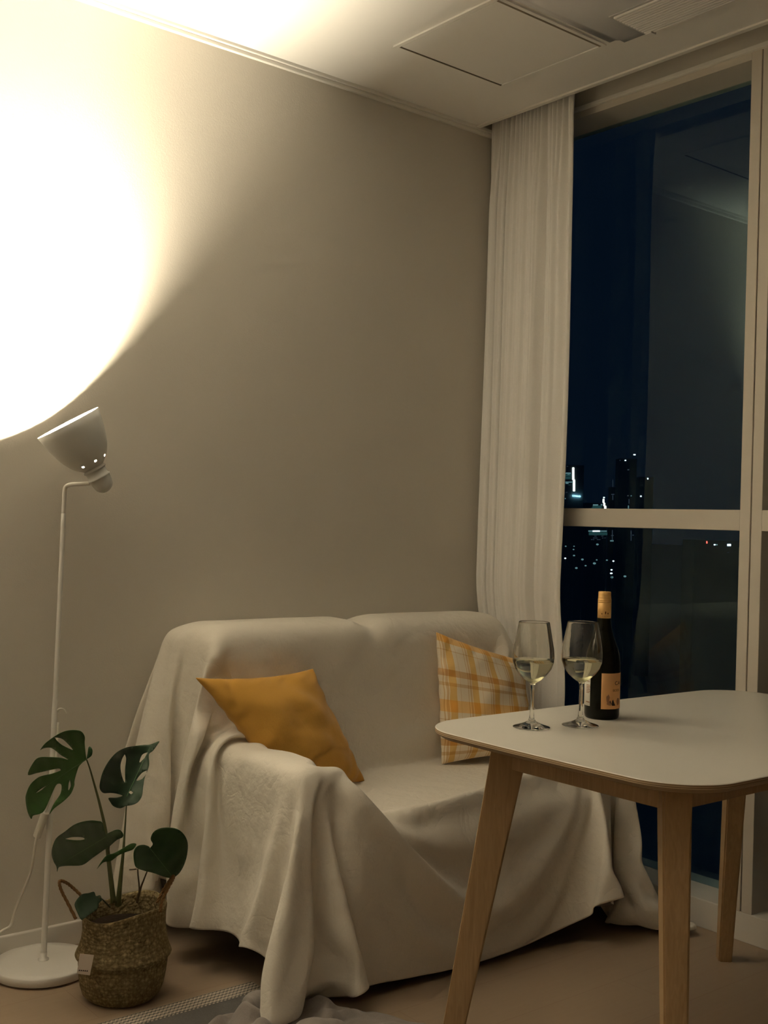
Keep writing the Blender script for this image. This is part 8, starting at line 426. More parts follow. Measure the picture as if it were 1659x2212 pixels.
BLANKET = [-263,7,9,-1,7,16,20,15,14,8,14,17,6,17,19,18,16,16,7,11,9,0,14,11,-5,7,7,10,19,15,6,15,20,16,11,18,18,-6,9,16,-9,14,-5,0,0,-1,-1,-7,-2,-5,10,-3,-6,5,0,0,-1,-3,-2,3,2,-12,10,-3,-3,10,1,3,3,-2,-1,5,-2,-5,-3,4,-3,-1,11,-5,-8,12,-2,-2,-4,4,10,-1,-3,-1,5,-3,2,-6,1,-1,-2,-3,3,2,-5,-1,8,-7,-1,5,6,-1,5,-3,-2,0,4,-2,-4,2,1,-3,-4,2,9,4,-4,3,-5,-8,11,-4,1,5,2,-2,-5,-2,5,2,-3,-4,2,0,-10,3,1,-3,10,5,-8,5,8,-5,2,-4,-4,0,0,5,0,-3,2,-4,7,1,-4,13,-6,1,2,1,3,-2,2,-2,2,-3,1,3,-1,-5,2,-1,-5,1,6,-7,7,-1,-4,13,-4,-5,2,-2,2,-1,0,5,-1,1,2,-4,4,1,-2,-4,3,-11,-2,13,0,-3,4,-1,5,-14,13,-5,2,-6,7,-4,-1,-1,-1,0,-2,4,-3,6,-4,1,4,-4,7,-10,4,1,3,4,-3,-5,-2,4,-3,2,5,2,-10,8,2,-3,4,3,-1,-11,11,-5,1,0,3,-9,8,1,-6,12,-15,1,1,6,0,2,-10,2,9,-10,12,0,-5,-2,-3,2,-3,7,-4,-1,2,4,-4,-5,10,-2,-1,-1,0,3,3,-2,-8,6,-3,-3,9,-6,-4,10,-6,15,-9,-2,-3,1,1,-4,0,1,8,-2,-2,-2,1,2,-11,7,1,0,3,-3,0,4,0,7,-1,-1,0,-5,-8,3,5,0,2,1,5,-3,-8,4,0,-2,2,13,-14,3,-2,-7,11,-3,-4,3,5,4,-1,-4,-8,9,-1,-2,-1,3,0,1,-4,6,-5,2,2,0,0,-2,0,-8,6,-1,1,-2,-3,10,-2,-2,2,-2,7,4,-11,-3,2,3,1,0,0,-3,-2,8,-4,3,-1,0,-2,3,-3,1,-2,-1,6,0,-2,2,0,-6,7,-10,7,0,-3,-3,4,4,-3,1,3,-1,-1,-7,14,-1,-4,0,-2,2,-2,-4,0,2,-5,5,-2,4,-2,0,0,0,0,2,-3,6,-12,4,2,0,2,-10,13,-1,3,-9,4,0,1,0,-1,-3,5,0,-6,-1,12,-3,-1,3,-6,1,1,0,-5,4,-2,4,-5,-1,4,-1,1,2,-4,2,4,3,-6,-2,-2,-5,11,-6,3,-4,5,2,2,-3,-2,-1,3,-2,-1,1,-3,-7,11,3,-4,0,2,4,-5,1,0,2,-3,5,-2,-2,1,3,-3,4,-2,-5,2,6,-4,-10,12,-3,4,-4,4,0,-2,-5,6,2,2,-6,-3,-5,6,1,4,-3,3,-4,5,-5,0,6,3,-9,1,5,-7,5,-4,4,0,1,-2,1,4,-1,-2,0,8,-5,2,1,-7,1,3,-4,2,0,-1,-5,2,-3,9,3,-3,-3,2,-1,3,-3,5,-1,-4,0,9,-10,-5,8,0,4,-8,-4,2,0,-3,6,1,-5,4,6,-8,1,-9,10,-8,1,5,2,-11,4,-5,2,8,0,2,-2,7,-9,-5,5,3,1,-4,1,-2,-2,8,-4,-5,3,2,2,-6,-3,-1,7,-2,4,4,-4,-3,5,-4,5,-3,2,-1,0,-8,2,0,9,-1,-6,-1,-2,7,-5,6,3,-2,-1,-3,-1,1,2,-4,-5,7,0,-1,-3,-1,5,-2,2,0,-9,2,2,5,-4,3,2,-3,1,4,-5,-2,-2,6,0,3,-1,3,-4,1,-3,3,-1,2,0,-2,1,-1,-1,-9,-4,8,0,5,-2,1,-6,4,5,3,-12,-5,4,1,1,3,4,-16,9,0,-5,12,-4,0,-4,1,2,5,0,-6,-1,3,-1,4,-10,1,1,1,3,-6,-4,8,-3,2,-3,2,-11,12,2,-5,-5,16,5,-4,1,-2,1,-5,10,-2,-1,-4,-3,6,4,-5,3,0,-2,0,7,-9,-2,2,-7,15,-4,0,-6,-6,7,9,-3,1,-7,-1,2,5,-5,1,-1,-3,-6,8,-5,-2,2,0,1,-5,-3,1,9,-4,-1,1,-2,0,0,0,0,-1,1,2,-9,9,-1,4,-6,7,2,-4,-1,4,-5,0,-2,-4,2,3,-2,-1,4,6,-3,7,-2,-2,-1,-4,11,-1,-6,2,5,-8,-7,13,-2,-1,-2,-4,2,12,-14,9,-2,-5,1,3,-4,6,2,2,-2,5,-3,-4,2,1,-2,-5,4,1,-1,2,-1,2,-4,2,5,-5,3,-2,-4,-6,3,10,0,-3,-5,4,4,-3,-2,11,-6,-1,0,-4,2,-1,-1,2,4,-1,-5,8,1,-4,1,1,1,-3,1,-3,2,-1,-5,4,-2,-2,6,-8,4,2,4,4,1,-4,0,1,-5,-1,6,-5,3,5,-4,-1,-2,3,-1,-3,1,-2,1,2,0,6,1,-1,-3,0,3,-4,-4,0,-2,3,1,-9,4,0,7,3,-1,3,-1,-4,2,0,1,3,-7,-6,4,0,2,3,-3,6,-8,1,2,-1,-1,-2,3,2,0,4,1,-6,0,4,3,-12,3,0,-6,-6,12,1,-1,2,1,-4,3,0,2,-2,-2,0,1,9,-4,-5,0,0,1,-6,2,7,-4,3,-8,1,-2,3,0,1,-4,1,9,-4,-4,2,9,13,-14,-1,5,-4,2,2,-4,3,6,-5,1,-4,4,0,0,-1,1,6,-2,-3,-2,-4,1,3,-1,6,-3,-5,3,4,-5,-5,1,0,1,2,1,3,-3,0,2,2,4,-2,3,-6,-4,3,0,-2,1,2,-2,1,6,-7,-6,1,3,10,-5,0,6,-4,-10,2,5,1,0,-2,2,-2,-6,1,3,2,-2,-1,-2,4,1,-2,9,-2,0,-1,1,-1,1,0,-1,-1,-7,8,-3,-6,8,6,-6,-2,-4,6,0,-2,12,-5,-5,-3,1,10,-6,0,-3,6,-4,-2,-2,1,2,
-3,-3,2,4,1,2,0,-3,0,3,0,-2,0,-1,3,0,-3,-1,-2,-2,5,-1,1,1,-2,-4,-1,9,1,-7,-2,4,4,-5,5,-2,-6,2,-1,-3,0,-6,0,3,6,1,-1,1,2,-1,-1,0,-1,-3,1,3,-2,2,-1,1,3,-14,2,0,1,-3,0,3,2,-4,8,1,-9,-2,4,3,0,4,-11,2,5,3,-2,-10,5,5,-3,6,0,1,0,-2,-1,1,-1,2,-2,-1,-1,5,-9,-1,-2,2,-1,-2,3,2,-5,0,4,-5,-1,6,2,2,-2,0,-9,10,-3,2,-2,-1,4,-5,1,3,1,-3,2,4,-8,2,3,-1,-2,0,6,-5,-5,4,1,-1,-2,-1,-2,3,1,6,-7,-2,0,-7,5,3,-1,2,-8,6,-1,4,-5,6,11,0,-4,4,1,-5,4,-4,1,4,-1,-7,7,-1,2,-9,9,-5,1,-4,9,1,2,-1,-9,6,-1,-8,6,-6,5,1,-2,-2,2,8,-5,-2,-1,3,-2,2,7,0,6,1,0,-5,1,-3,9,-8,2,-1,1,-4,3,-2,2,0,2,4,-1,1,3,-3,-12,-3,9,-2,6,0,-5,-2,1,-4,1,7,1,0,-1,-2,1,0,-3,4,0,5,2,-6,-6,-6,6,2,-2,0,-1,1,-4,8,-3,2,3,1,-3,2,9,-10,1,3,-4,1,2,-8,2,2,2,2,0,0,-1,-2,0,-1,-4,9,5,1,-10,-5,8,5,1,-9,-1,2,0,2,-3,2,-3,7,-1,1,0,0,-4,-4,14,-3,3,-4,-1,-12,9,2,0,-1,4,-1,-3,1,0,0,-1,-4,1,-1,-3,-6,8,-7,3,1,-4,5,3,-7,3,7,3,-3,-1,-1,0,0,0,1,4,-2,5,-3,6,-7,7,-5,-5,1,2,-4,6,-5,-2,3,0,2,1,-4,9,-5,7,-12,4,-6,-3,5,-2,-4,8,1,-1,-6,10,1,2,-8,-5,7,4,-1,0,1,-1,-2,8,-6,-5,2,-2,-3,0,1,6,-3,1,2,-4,6,-5,8,3,-4,3,-1,0,-7,-1,-5,5,3,-5,-1,4,1,1,-1,3,5,-7,-3,5,5,-3,2,-4,3,8,-6,-4,-5,-2,0,-6,2,3,2,-1,2,3,-4,9,0,0,2,3,-5,3,1,-9,-4,-5,5,1,2,-2,1,0,5,1,-7,1,-1,1,3,2,6,-10,-3,13,-9,3,-13,0,1,2,4,-4,4,2,1,-1,-154,-18,-14,-4,-7,-10,-6,1,4,-6,-9,1,-5,6,-7,2,3,6,0,1,4,-3,4,14,-6,-4,4,-8,4,0,-15,-9,-10,-5,-2,-2,0,-6,-11,-1,8,2,4,8,-2,-4,5,0,0,-8,5,6,-8,0,-7,13,0,0,-2,3,1,-10,3,1,-2,5,4,-13,-6,-6,4,13,3,1,-3,-1,5,-2,-2,-2,0,4,7,3,-4,-3,8,1,0,0,3,-1,-1,-4,6,1,-3,2,-1,1,-4,5,-1,-6,4,-4,6,-11,2,9,-4,-9,3,5,2,3,0,-7,4,-2,6,-4,-6,10,1,-4,6,-3,1,5,1,-5,-5,5,5,-4,3,-1,-3,0,-5,4,-3,2,8,-7,0,-8,9,2,0,0,2,-1,-3,4,0,-1,-1,-5,6,2,-1,-12,8,-1,4,1,3,-1,2,-3,1,0,-6,8,1,-3,1,4,-6,1,-2,-4,7,1,-3,-8,11,-2,0,-1,2,0,0,0,0,2,0,-2,-2,3,0,0,1,9,-2,10,-1,-2,1,-1,-1,-4,2,2,1,1,-1,-3,-4,4,-14,12,7,1,-3,1,-7,4,3,-3,2,-1,3,-1,0,0,0,-1,-2,3,-6,8,0,-3,7,9,0,-3,2,1,-2,-3,3,-1,2,-6,4,-4,-1,7,-13,8,-2,4,0,-1,1,3,-12,3,10,-4,0,1,-3,5,-2,-2,-2,4,-2,2,-4,4,1,14,1,-6,6,0,-2,0,-1,2,-4,0,3,0,-1,-2,-8,10,2,-7,4,1,3,-3,4,1,-1,-3,0,-3,0,6,-5,1,-4,5,3,-3,-4,6,-4,-2,12,2,2,-1,-3,3,-10,4,2,2,-1,0,-3,2,3,-1,3,0,-3,-8,10,-3,2,-2,-1,-9,7,4,1,-8,3,4,-2,3,-1,0,-1,3,-11,1,10,15,-2,5,-4,2,-4,3,-4,0,3,1,-4,3,0,-5,-2,6,2,-3,-6,-3,13,-4,3,-4,0,-10,1,8,6,-4,-3,0,2,0,2,1,1,0,2,-1,13,0,3,0,-1,-3,3,-1,-3,4,-1,1,-4,2,-2,1,-6,9,-3,2,-8,-2,9,-6,8,3,-3,-2,1,-2,3,-1,1,0,1,-5,2,2,3,-1,-1,12,0,-9,6,3,0,-5,5,0,0,-6,8,2,-4,0,4,-3,-9,10,3,-1,-8,1,2,-2,-2,8,-1,-10,11,-5,-1,0,0,4,0,1,3,0,0,-4,11,-1,1,-3,3,-4,8,-4,5,-5,4,-7,-1,3,6,-4,-1,1,3,0,2,-3,-3,4,-11,9,-7,7,-1,-1,-1,0,0,7,-5,0,-1,-1,5,-4,3,10,3,2,-3,-6,9,-4,0,1,-2,6,-1,-5,4,2,-2,-1,1,-2,1,2,-4,3,-3,-2,-8,14,-6,2,-2,-6,9,-2,2,3,-5,3,1,-2,3,0,8,8,-5,2,-1,-2,2,1,-8,8,1,-4,5,-5,4,-1,2,0,-5,-5,-1,9,-6,5,1,1,-6,6,1,-9,5,-5,7,-5,-1,6,-1,0,-2,2,-2,8,-9,8,4,0,2,1,0,1,0,-6,2,-3,6,0,-2,2,-2,0,-2,-1,-4,7,-1,4,2,-5,2,3,-3,-1,-3,5,-4,0,4,0,-7,5,-2,5,7,2,1,-5,8,4,-2,-1,-1,-1,1,5,-5,-3,-8,12,-2,4,-1,1,-2,3,-6,-3,7,1,0,-4,0,2,-3,-2,2,3,-1,-2,0,4,-3,5,-1,8,4,2,2,-5,-3,2,0,2,1,-3,3,-2,-4,-2,
-5,6,-1,7,-1,2,-3,3,-1,4,-1,2,-5,-2,-4,-2,9,-1,2,-7,4,-5,5,0,1,2,15,-3,-9,1,7,-2,1,3,3,-6,6,-8,7,-2,1,0,-7,1,3,2,-3,3,-5,6,1,2,-2,0,-4,-1,4,-4,-10,4,3,1,8,-1,-2,-2,-3,16,-3,0,3,-5,4,-1,3,-3,1,-4,5,-4,0,0,-2,3,1,-5,6,1,-2,0,-5,2,-2,-1,-1,1,3,5,-6,5,-7,7,-2,1,-1,-2,-5,8,13,-1,0,-2,4,-3,1,-8,2,4,5,-4,3,-1,2,0,1,-1,0,-1,0,-3,4,-2,-15,14,-1,-4,6,-3,-3,7,-2,4,-1,-3,-1,2,-2,2,-12,16,-2,1,2,-2,-4,-6,6,-3,0,-2,7,-2,5,0,0,0,0,-2,-7,5,2,-4,-6,9,-13,-2,16,-8,7,2,-4,0,3,-2,2,-3,-1,4,-1,1,13,0,0,2,-3,1,1,-1,1,2,0,-2,1,1,-3,3,1,-2,0,0,-8,4,-3,6,-5,-1,4,-3,5,-2,3,-3,-2,-5,6,4,-4,-3,7,0,1,14,-1,3,-11,2,2,7,-2,3,-2,-1,-7,1,-6,7,-5,6,6,-5,0,-1,-3,2,-4,11,0,0,-6,4,2,-8,8,-1,-3,-3,-3,8,-2,-3,3,3,13,-2,-2,7,-7,3,-4,6,0,-5,0,0,0,6,-10,5,-12,9,7,-3,5,-4,-7,6,-4,8,-2,3,-5,3,1,1,-1,-3,-4,-1,4,3,-2,-2,3,14,-2,1,-8,11,-4,1,0,-4,1,2,1,0,-9,9,-9,5,-15,12,9,-9,0,8,1,-2,-10,11,-7,6,0,1,-6,4,1,-1,-1,1,3,0,1,-4,10,3,-5,6,-3,3,2,-5,2,0,-2,0,-5,7,1,-2,0,2,-12,7,4,2,-1,3,-4,0,-5,7,0,-2,1,-2,0,1,-1,4,-5,5,-4,3,0,12,1,2,-4,-2,7,-6,3,-1,0,-5,-1,6,3,-4,-1,6,-3,0,-13,12,0,-1,0,-1,1,3,1,-1,-2,0,2,-1,-3,3,-2,3,-10,10,0,2,14,-1,-2,4,-2,-5,-3,-2,6,4,1,-1,0,-3,1,5,-11,7,-9,8,-3,6,0,-7,4,5,-3,2,-5,4,1,0,-6,5,0,0,-3,3,-9,8,3,14,0,-5,5,0,-7,6,3,-4,2,1,0,-1,-1,-2,-3,9,-9,4,-7,-3,2,3,7,-3,-8,10,-6,6,5,-5,0,1,-5,-2,-1,6,-6,10,-2,-2,4,1,1,-9,4,12,2,-3,1,-3,-3,7,0,-1,-2,5,-6,3,2,3,-1,-4,2,-2,-1,-4,-10,10,6,-3,3,-2,1,0,-4,-5,-7,11,5,2,0,10,-5,7,0,-10,-2,12,3,-1,-1,1,-3,3,-3,1,2,1,1,-4,0,1,-2,-1,-9,-3,17,-1,1,-4,-1,5,1,-2,-5,6,-4,-3,0,0,2,5,7,9,-2,-2,3,-7,1,5,0,-2,5,-5,-1,4,0,1,0,0,-2,0,-4,-4,7,2,0,-6,4,-2,-1,2,4,-3,-4,4,-5,7,-3,-1,-7,-14,9,16,-1,-4,3,-2,-1,-5,-14,17,6,-9,7,0,3,0,-3,2,-1,-2,-6,1,9,-7,5,1,-2,1,-4,-5,3,-9,11,1,3,-1,-1,3,-12,-9,5,-7,13,-1,3,-4,0,5,-5,4,-9,3,8,-1,-2,1,0,-2,1,-2,2,-6,0,0,4,2,1,3,-7,-7,2,-3,6,-1,4,-1,2,1,-1,2,1,-3,-5,15,-2,1,-2,0,2,-3,5,-3,-1,4,1,-3,-6,6,-3,0,3,-2,3,-1,-9,7,-2,3,-9,9,2,-1,1,-2,-2,3,-1,0,-2,3,1,0,1,-5,11,-1,-9,3,7,-5,8,0,2,-2,2,-5,0,4,-6,6,-5,-1,6,0,-4,-3,-6,3,-2,-5,-2,11,9,-1,2,-4,2,-2,1,0,-3,5,0,-6,-3,2,-6,-2,3,10,5,1,3,-2,1,-9,4,5,-1,-1,2,-2,-8,7,-3,-5,10,-3,-9,-6,11,-13,5,7,6,-2,5,-8,10,-6,-2,0,4,3,-1,-2,4,-4,3,-10,1,17,-2,5,1,-4,3,2,-1,-1,2,-2,-2,0,-6,2,5,-4,3,1,-1,-9,-4,-1,6,5,6,-16,4,4,6,-2,4,-2,-6,7,2,-3,9,-2,3,-9,-3,11,2,2,3,0,-6,7,1,0,-4,3,0,-6,1,4,-3,-6,1,5,-1,1,-11,-3,1,-4,1,6,0,7,7,2,-7,6,0,-6,-8,1,16,2,-9,-7,2,5,9,3,-7,2,0,7,-3,2,-2,1,-6,-11,1,10,2,-2,1,2,1,-10,-8,-4,5,3,8,6,3,0,-3,4,-3,-3,0,52,-4,-5,-15,-16,-2,3,0,-1,-6,3,-2,-1,0,0,2,2,-4,17,11,-13,-10,-4,0,18,-7,3,-6,-6,-2,2,-3,0,5,11,-5,-6,4,2,-3,-9,-5,9,-7,1,10,-7,-6,4,-2,10,-10,7,8,-2,-3,-6,-4,7,-3,0,3,-2,1,0,-11,14,3,0,2,0,-9,2,4,-3,-18,7,2,10,7,-6,-4,-2,-12,7,3,5,2,-1,-6,11,-11,10,5,-14,3,-1,7,0,-2,0,-7,-2,2,-1,5,1,-10,-5,16,6,4,1,-8,-11,-5,7,7,3,0,-6,-1,-2,-11,-2,-1,9,-5,3,7,3,-12,15,5,-6,2,-9,-4,-3,1,11,-2,-11,3,4,11,-12,-10,7,9,-2,3,-10,2,1,5,1,8,-14,14,-14,0,-3,7,-6,-3,-2,-1,14,3,-5,1,8,-4,-5,-2,3,-3,8,-2,5,-7,-10,1,2,12,0,8,-6,0,0,-3,-16,0,4,6,-2,5,-10,12,-3,1,-9,1,5,-5,6,-3,8,-4,-7,
12,-2,6,-2,-18,-3,8,10,4,5,-1,-4,-7,-7,2,4,-3,-7,14,1,2,-8,-7,-1,-1,3,9,-9,14,3,-9,-12,3,2,8,8,-14,9,2,-9,3,-3,10,1,-11,-2,2,-1,17,1,-8,8,-2,-9,-1,3,-13,-2,11,12,1,-13,-6,6,6,-1,0,-8,15,-1,-4,-14,-2,-1,19,-8,-4,6,-4,3,-4,8,-7,2,0,-10,18,-12,6,-9,8,14,-6,-8,4,0,-3,-4,4,-2,-3,-1,0,-4,17,-4,-10,3,5,7,-7,-4,0,9,-3,-11,1,-12,16,-5,-2,9,-3,8,-4,-19,4,2,15,-17,3,3,1,-1,-4,5,7,-4,8,-3,-13,-3,-7,3,16,-3,6,3,-14,9,-10,0,-3,2,5,14,-2,-10,-4,1,3,-3,4,4,-4,-12,-2,17,1,-9,10,-1,-14,-6,4,8,12,1,1,-8,-5,1,-10,4,-7,-2,2,6,14,1,-11,-8,0,7,7,-6,-3,6,2,-4,4,4,-3,0,6,-4,-9,10,-4,-9,10,-6,-2,-2,-5,-3,14,-4,12,8,0,-12,10,-10,-4,9,-1,-10,-5,4,11,-8,-1,2,-5,0,11,1,-4,-2,3,7,8,-4,-4,-14,-12,12,-3,4,18,-11,-4,0,-3,2,-3,-9,7,7,5,2,3,-7,7,4,-9,1,9,-7,-14,-5,15,7,-16,0,2,4,-3,0,5,0,4,2,6,-14,-11,12,1,3,1,4,6,2,-17,2,-8,1,-1,2,5,3,-9,10,-5,14,-5,3,-5,6,-2,-2,0,-5,-7,10,-7,8,-17,6,3,-3,5,-1,3,-14,-2,8,5,0,-5,3,-2,-4,-3,6,-2,6,8,-13,4,-5,-1,9,-3,10,-1,3,-9,6,-2,-2,6,-4,-16,12,-6,9,-11,9,-11,9,-3,-2,-1,-4,7,6,-4,-5,-2,19,-16,-5,2,10,3,-11,9,-6,-1,-10,-2,4,15,8,-4,-7,6,4,-11,3,6,-5,-10,0,-9,12,0,-1,7,8,-15,1,-8,-4,-5,9,8,-4,-1,12,-12,8,-17,5,-2,12,4,3,-16,17,-9,-10,3,-6,8,17,-1,-10,7,-2,-7,-6,-2,17,-2,5,-6,-7,4,-9,-2,2,6,7,-18,7,-9,8,7,4,-7,0,6,-1,-5,9,-2,10,-15,11,-15,0,4,-6,6,-5,-5,6,7,-8,5,-10,5,1,-7,14,-14,-2,8,8,1,-10,5,2,-7,11,-12,4,0,15,0,1,-1,-16,15,0,1,-4,4,5,-10,6,-9,-8,1,-3,3,-3,1,-5,10,-5,-3,-2,-2,5,2,12,6,-5,2,2,5,-8,-9,1,2,13,-4,-16,0,14,-1,-12,6,1,5,-8,8,0,-4,11,-5,-2,-8,-12,-1,0,11,-5,9,-9,0,-2,-1,3,14,6,2,1,-14,-1,-2,-9,3,10,1,8,-9,4,-1,3,-6,1,0,4,-1,-9,6,1,7,2,-4,-1,0,-6,5,-8,6,-10,1,-4,1,-4,4,11,-2,-8,12,8,-6,2,-14,0,3,-2,0,-2,-4,-5,3,7,-5,2,-7,4,5,4,7,-3,2,-7,6,-6,3,0,0,-11,16,-10,-4,-8,5,4,8,-10,1,16,-14,-1,1,1,-3,-3,3,0,14,-2,4,-12,8,2,-2,2,-13,4,-1,-2,0,13,5,-12,3,-2,4,-1,1,10,-2,-19,-2,-1,7,-9,3,9,11,-8,-3,6,-12,0,4,7,5,-16,12,-10,2,-2,4,2,-15,8,-2,11,-3,-4,3,2,-2,-4,1,-7,4,6,2,1,1,6,-4,-9,-3,-5,-2,4,-8,7,8,3,-3,-8,-3,1,15,3,4,-15,3,-1,5,-4,-2,15,-2,0,-8,-8,2,3,-5,-9,-1,1,5,-7,2,13,8,2,4,1,-2,0,-14,1,0,8,1,-6,-15,14,-2,-6,-3,-2,9,10,6,-10,-4,-2,-2,8,-5,8,-14,-10,18,1,-7,-7,1,1,4,-5,0,-2,0,12,9,-5,5,6,-10,8,-4,-14,6,2,1,5,-13,7,-3,-7,2,4,3,6,0,-7,-4,12,-3,7,-12,-2,1,-5,15,-4,-1,-1,-3,-12,2,-6,4,5,2,11,9,0,-11,-3,4,3,-2,-14,12,-9,13,1,-2,-12,11,-9,-2,10,-9,7,-3,0,8,4,-10,-9,2,4,6,-13,4,13,-4,-15,1,2,3,-5,0,6,-2,0,4,0,1,3,-5,5,-4,4,5,-7,9,-18,15,-1,-3,-2,-2,7,-9,3,0,-1,3,-3,7,-1,1,-15,5,6,-15,5,5,-2,3,-1,9,-2,-8,-9,8,-3,11,-4,-13,3,10,3,-3,10,-1,-14,14,-11,-8,7,-1,-7,5,6,1,8,-6,-12,10,7,6,1,-1,-5,-15,3,2,6,8,-14,1,-9,3,-7,6,-6,8,0,10,-3,-4,-5,7,-8,11,1,-5,-5,13,-2,-3,-7,2,-12,9,7,5,-1,-4,-5,10,6,-2,-2,-1,0,-2,-7,-4,3,13,6,-11,-16,7,-6,-4,0,2,5,12,13,-4,0,-10,-9,-6,11,-1,1,10,2,1,-12,1,-2,5,-8,-4,-5,5,-1,9,10,3,-2,1,3,-3,1,-16,7,1,15,-10,-8,2,4,-11,3,6,9,4,0,-4,-10,-5,-6,-1,19,-1,7,0,-2,0,-4,-14,1,3,-14,13,-5,-9,3,0,13,2,-7,-2,10,-5,4,-9,14,-7,-3,2,1,-8,8,0,9,2,-10,-2,-2,-4,-6,13,-3,3,8,-7,6,2,-4,-2,1,-5,6,-5,1,-6,4,-11,4,-1,7,-5,7,-12,13,-8,10,-3,1,1,-10,5,13,
-2,-8,1,3,1,-3,-12,9,0,-7,13,5,-2,4,-5,-14,2,7,1,5,1,2,-10,10,-6,-6,0,-3,3,12,-15,13,-5,5,3,-11,5,0,5,-13,2,11,6,-13,7,5,-6,8,5,-2,-1,-3,-6,3,-9,-6,10,10,1,-1,-9,-2,3,2,-3,3,-1,-5,-9,3,4,4,4,-7,7,-1,-2,-6,11,-5,0,-10,0,3,12,-9,6,5,0,8,-2,0,-3,0,-18,0,11,3,-4,1,5,-3,-3,0,-1,0,9,1,-3,0,-11,10,-2,-4,6,9,-16,-8,4,9,7,-5,1,-11,5,-6,-3,-3,14,4,4,-1,0,1,-7,-4,-1,-7,7,0,5,-3,11,-1,11,3,2,-11,5,-9,-5,8,-5,6,0,12,-20,-4,-1,1,-4,6,3,0,-6,-2,-1,0,-6,3,11,-3,14,-2,1,-5,4,-8,2,-8,4,-3,-5,-2,17,-2,-3,-5,-1,-3,2,-5,-3,2,14,-5,-13,6,-8,16,4,0,-9,10,1,-4,-19,-1,-6,6,-4,5,-3,-3,8,5,-2,-4,-4,-4,2,4,2,4,-6,9,2,-1,4,-4,-1,-10,7,-6,5,-5,3,3,-11,4,0,-1,-3,17,2,-5,-2,-2,-5,-2,-10,4,-3,-3,3,2,-5,-1,3,4,-2,6,-5,-2,16,-7,-13,14,7,4,-3,0,4,-1,-4,-6,-7,-6,5,4,7,-3,-2,-5,-4,3,5,9,5,-12,1,3,-10,5,-11,-3,3,-2,0,5,2,13,-8,-10,10,-2,2,-10,1,11,2,-2,-6,5,3,4,-11,-8,0,-3,15,9,-9,-7,7,-10,-7,-1,5,5,12,-1,-4,0,-12,18,-5,-13,5,6,-8,12,-9,-2,7,-8,-6,25,]
th = cloth_obj('sofa_throw', unpack(SHEET, 108, 88, .001), 108, 88, M['throw'], .0022)
tag(th, 'large cream cotton throw draped over the sofa down to the floor', 'throw')
co = unpack(BLANKET, 40, 40, .0015)
ca, sa = math.cos(.5), math.sin(.5)
bl = np.stack([(co[:, 0] * ca - co[:, 1] * sa) * .72 + 1.455, (co[:, 0] * sa + co[:, 1] * ca) * .60 + 2.045, co[:, 2] * .80 + .008], 1)
tag(cloth_obj('grey_blanket', bl, 40, 40, M['blanket'], .003), 'crumpled grey blanket lying on the rug in front of the sofa', 'blanket')

# ================================================================ CUSHIONS
def pillow(name, TL, TR, BR, BL, T, m, label, n=40, sag=.05, seed=1):
    TL, TR, BR, BL = map(V, (TL, TR, BR, BL)); nrm = (TR - TL).cross(BL - TL).normalized()
    if nrm.dot(CP - TL) < 0: nrm = -nrm
    bm = bmesh.new(); uvl = bm.loops.layers.uv.new('UVMap'); g = {}
    rnd = random.Random(seed)
    for side in (1, -1):
        for j in range(n + 1):
            for i in range(n + 1):
                u, v = i / n, j / n; a, b = 2 * u - 1, 2 * v - 1
                edge = i in (0, n) or j in (0, n)
                if side == -1 and edge: g[(side, i, j)] = g[(1, i, j)]; continue
                # pinch edges inwards between the corners
                uu = .5 + (a * (1 - sag * (1 - b * b) * abs(a) ** 3)) / 2; vv = .5 + (b * (1 - sag * (1 - a * a) * abs(b) ** 3)) / 2
                p = (TL * (1 - uu) + TR * uu) * (1 - vv) + (BL * (1 - uu) + BR * uu) * vv
                h = ((1 - a * a) ** .62 * (1 - b * b) ** .62) * T * (1 + .12 * (vv - .4))
                rim = (1 - max(abs(a), abs(b)))
                wr = noise.noise(V((u * 5 + seed * 7, v * 5, side))) * .010 * (1 - max(abs(a), abs(b)) ** 6) + math.sin((a + b) * 18 + noise.noise(V((u * 3, v * 3, seed))) * 6) * .0045 * smooth(.40, .0, rim) * smooth(0, .05, rim)
                g[(side, i, j)] = bm.verts.new(p + nrm * side * (h + (wr if not edge else 0)))
        for j in range(n):
            for i in range(n):
                q = [(i, j), (i + 1, j), (i + 1, j + 1), (i, j + 1)]
                f = bm.faces.new([g[(side, *k)] for k in (q if side == -1 else q[::-1])])
                for lp, k in zip(f.loops, (q if side == -1 else q[::-1])): lp[uvl].uv = (k[0] / n, 1 - k[1] / n)
    bmesh.ops.recalc_face_normals(bm, faces=bm.faces[:])
    o = mesh_obj(name, bm, m, None, True); s = o.modifiers.new('s', 'SUBSURF'); s.levels = s.render_levels = 1
    return tag(o, label, 'cushion', None)
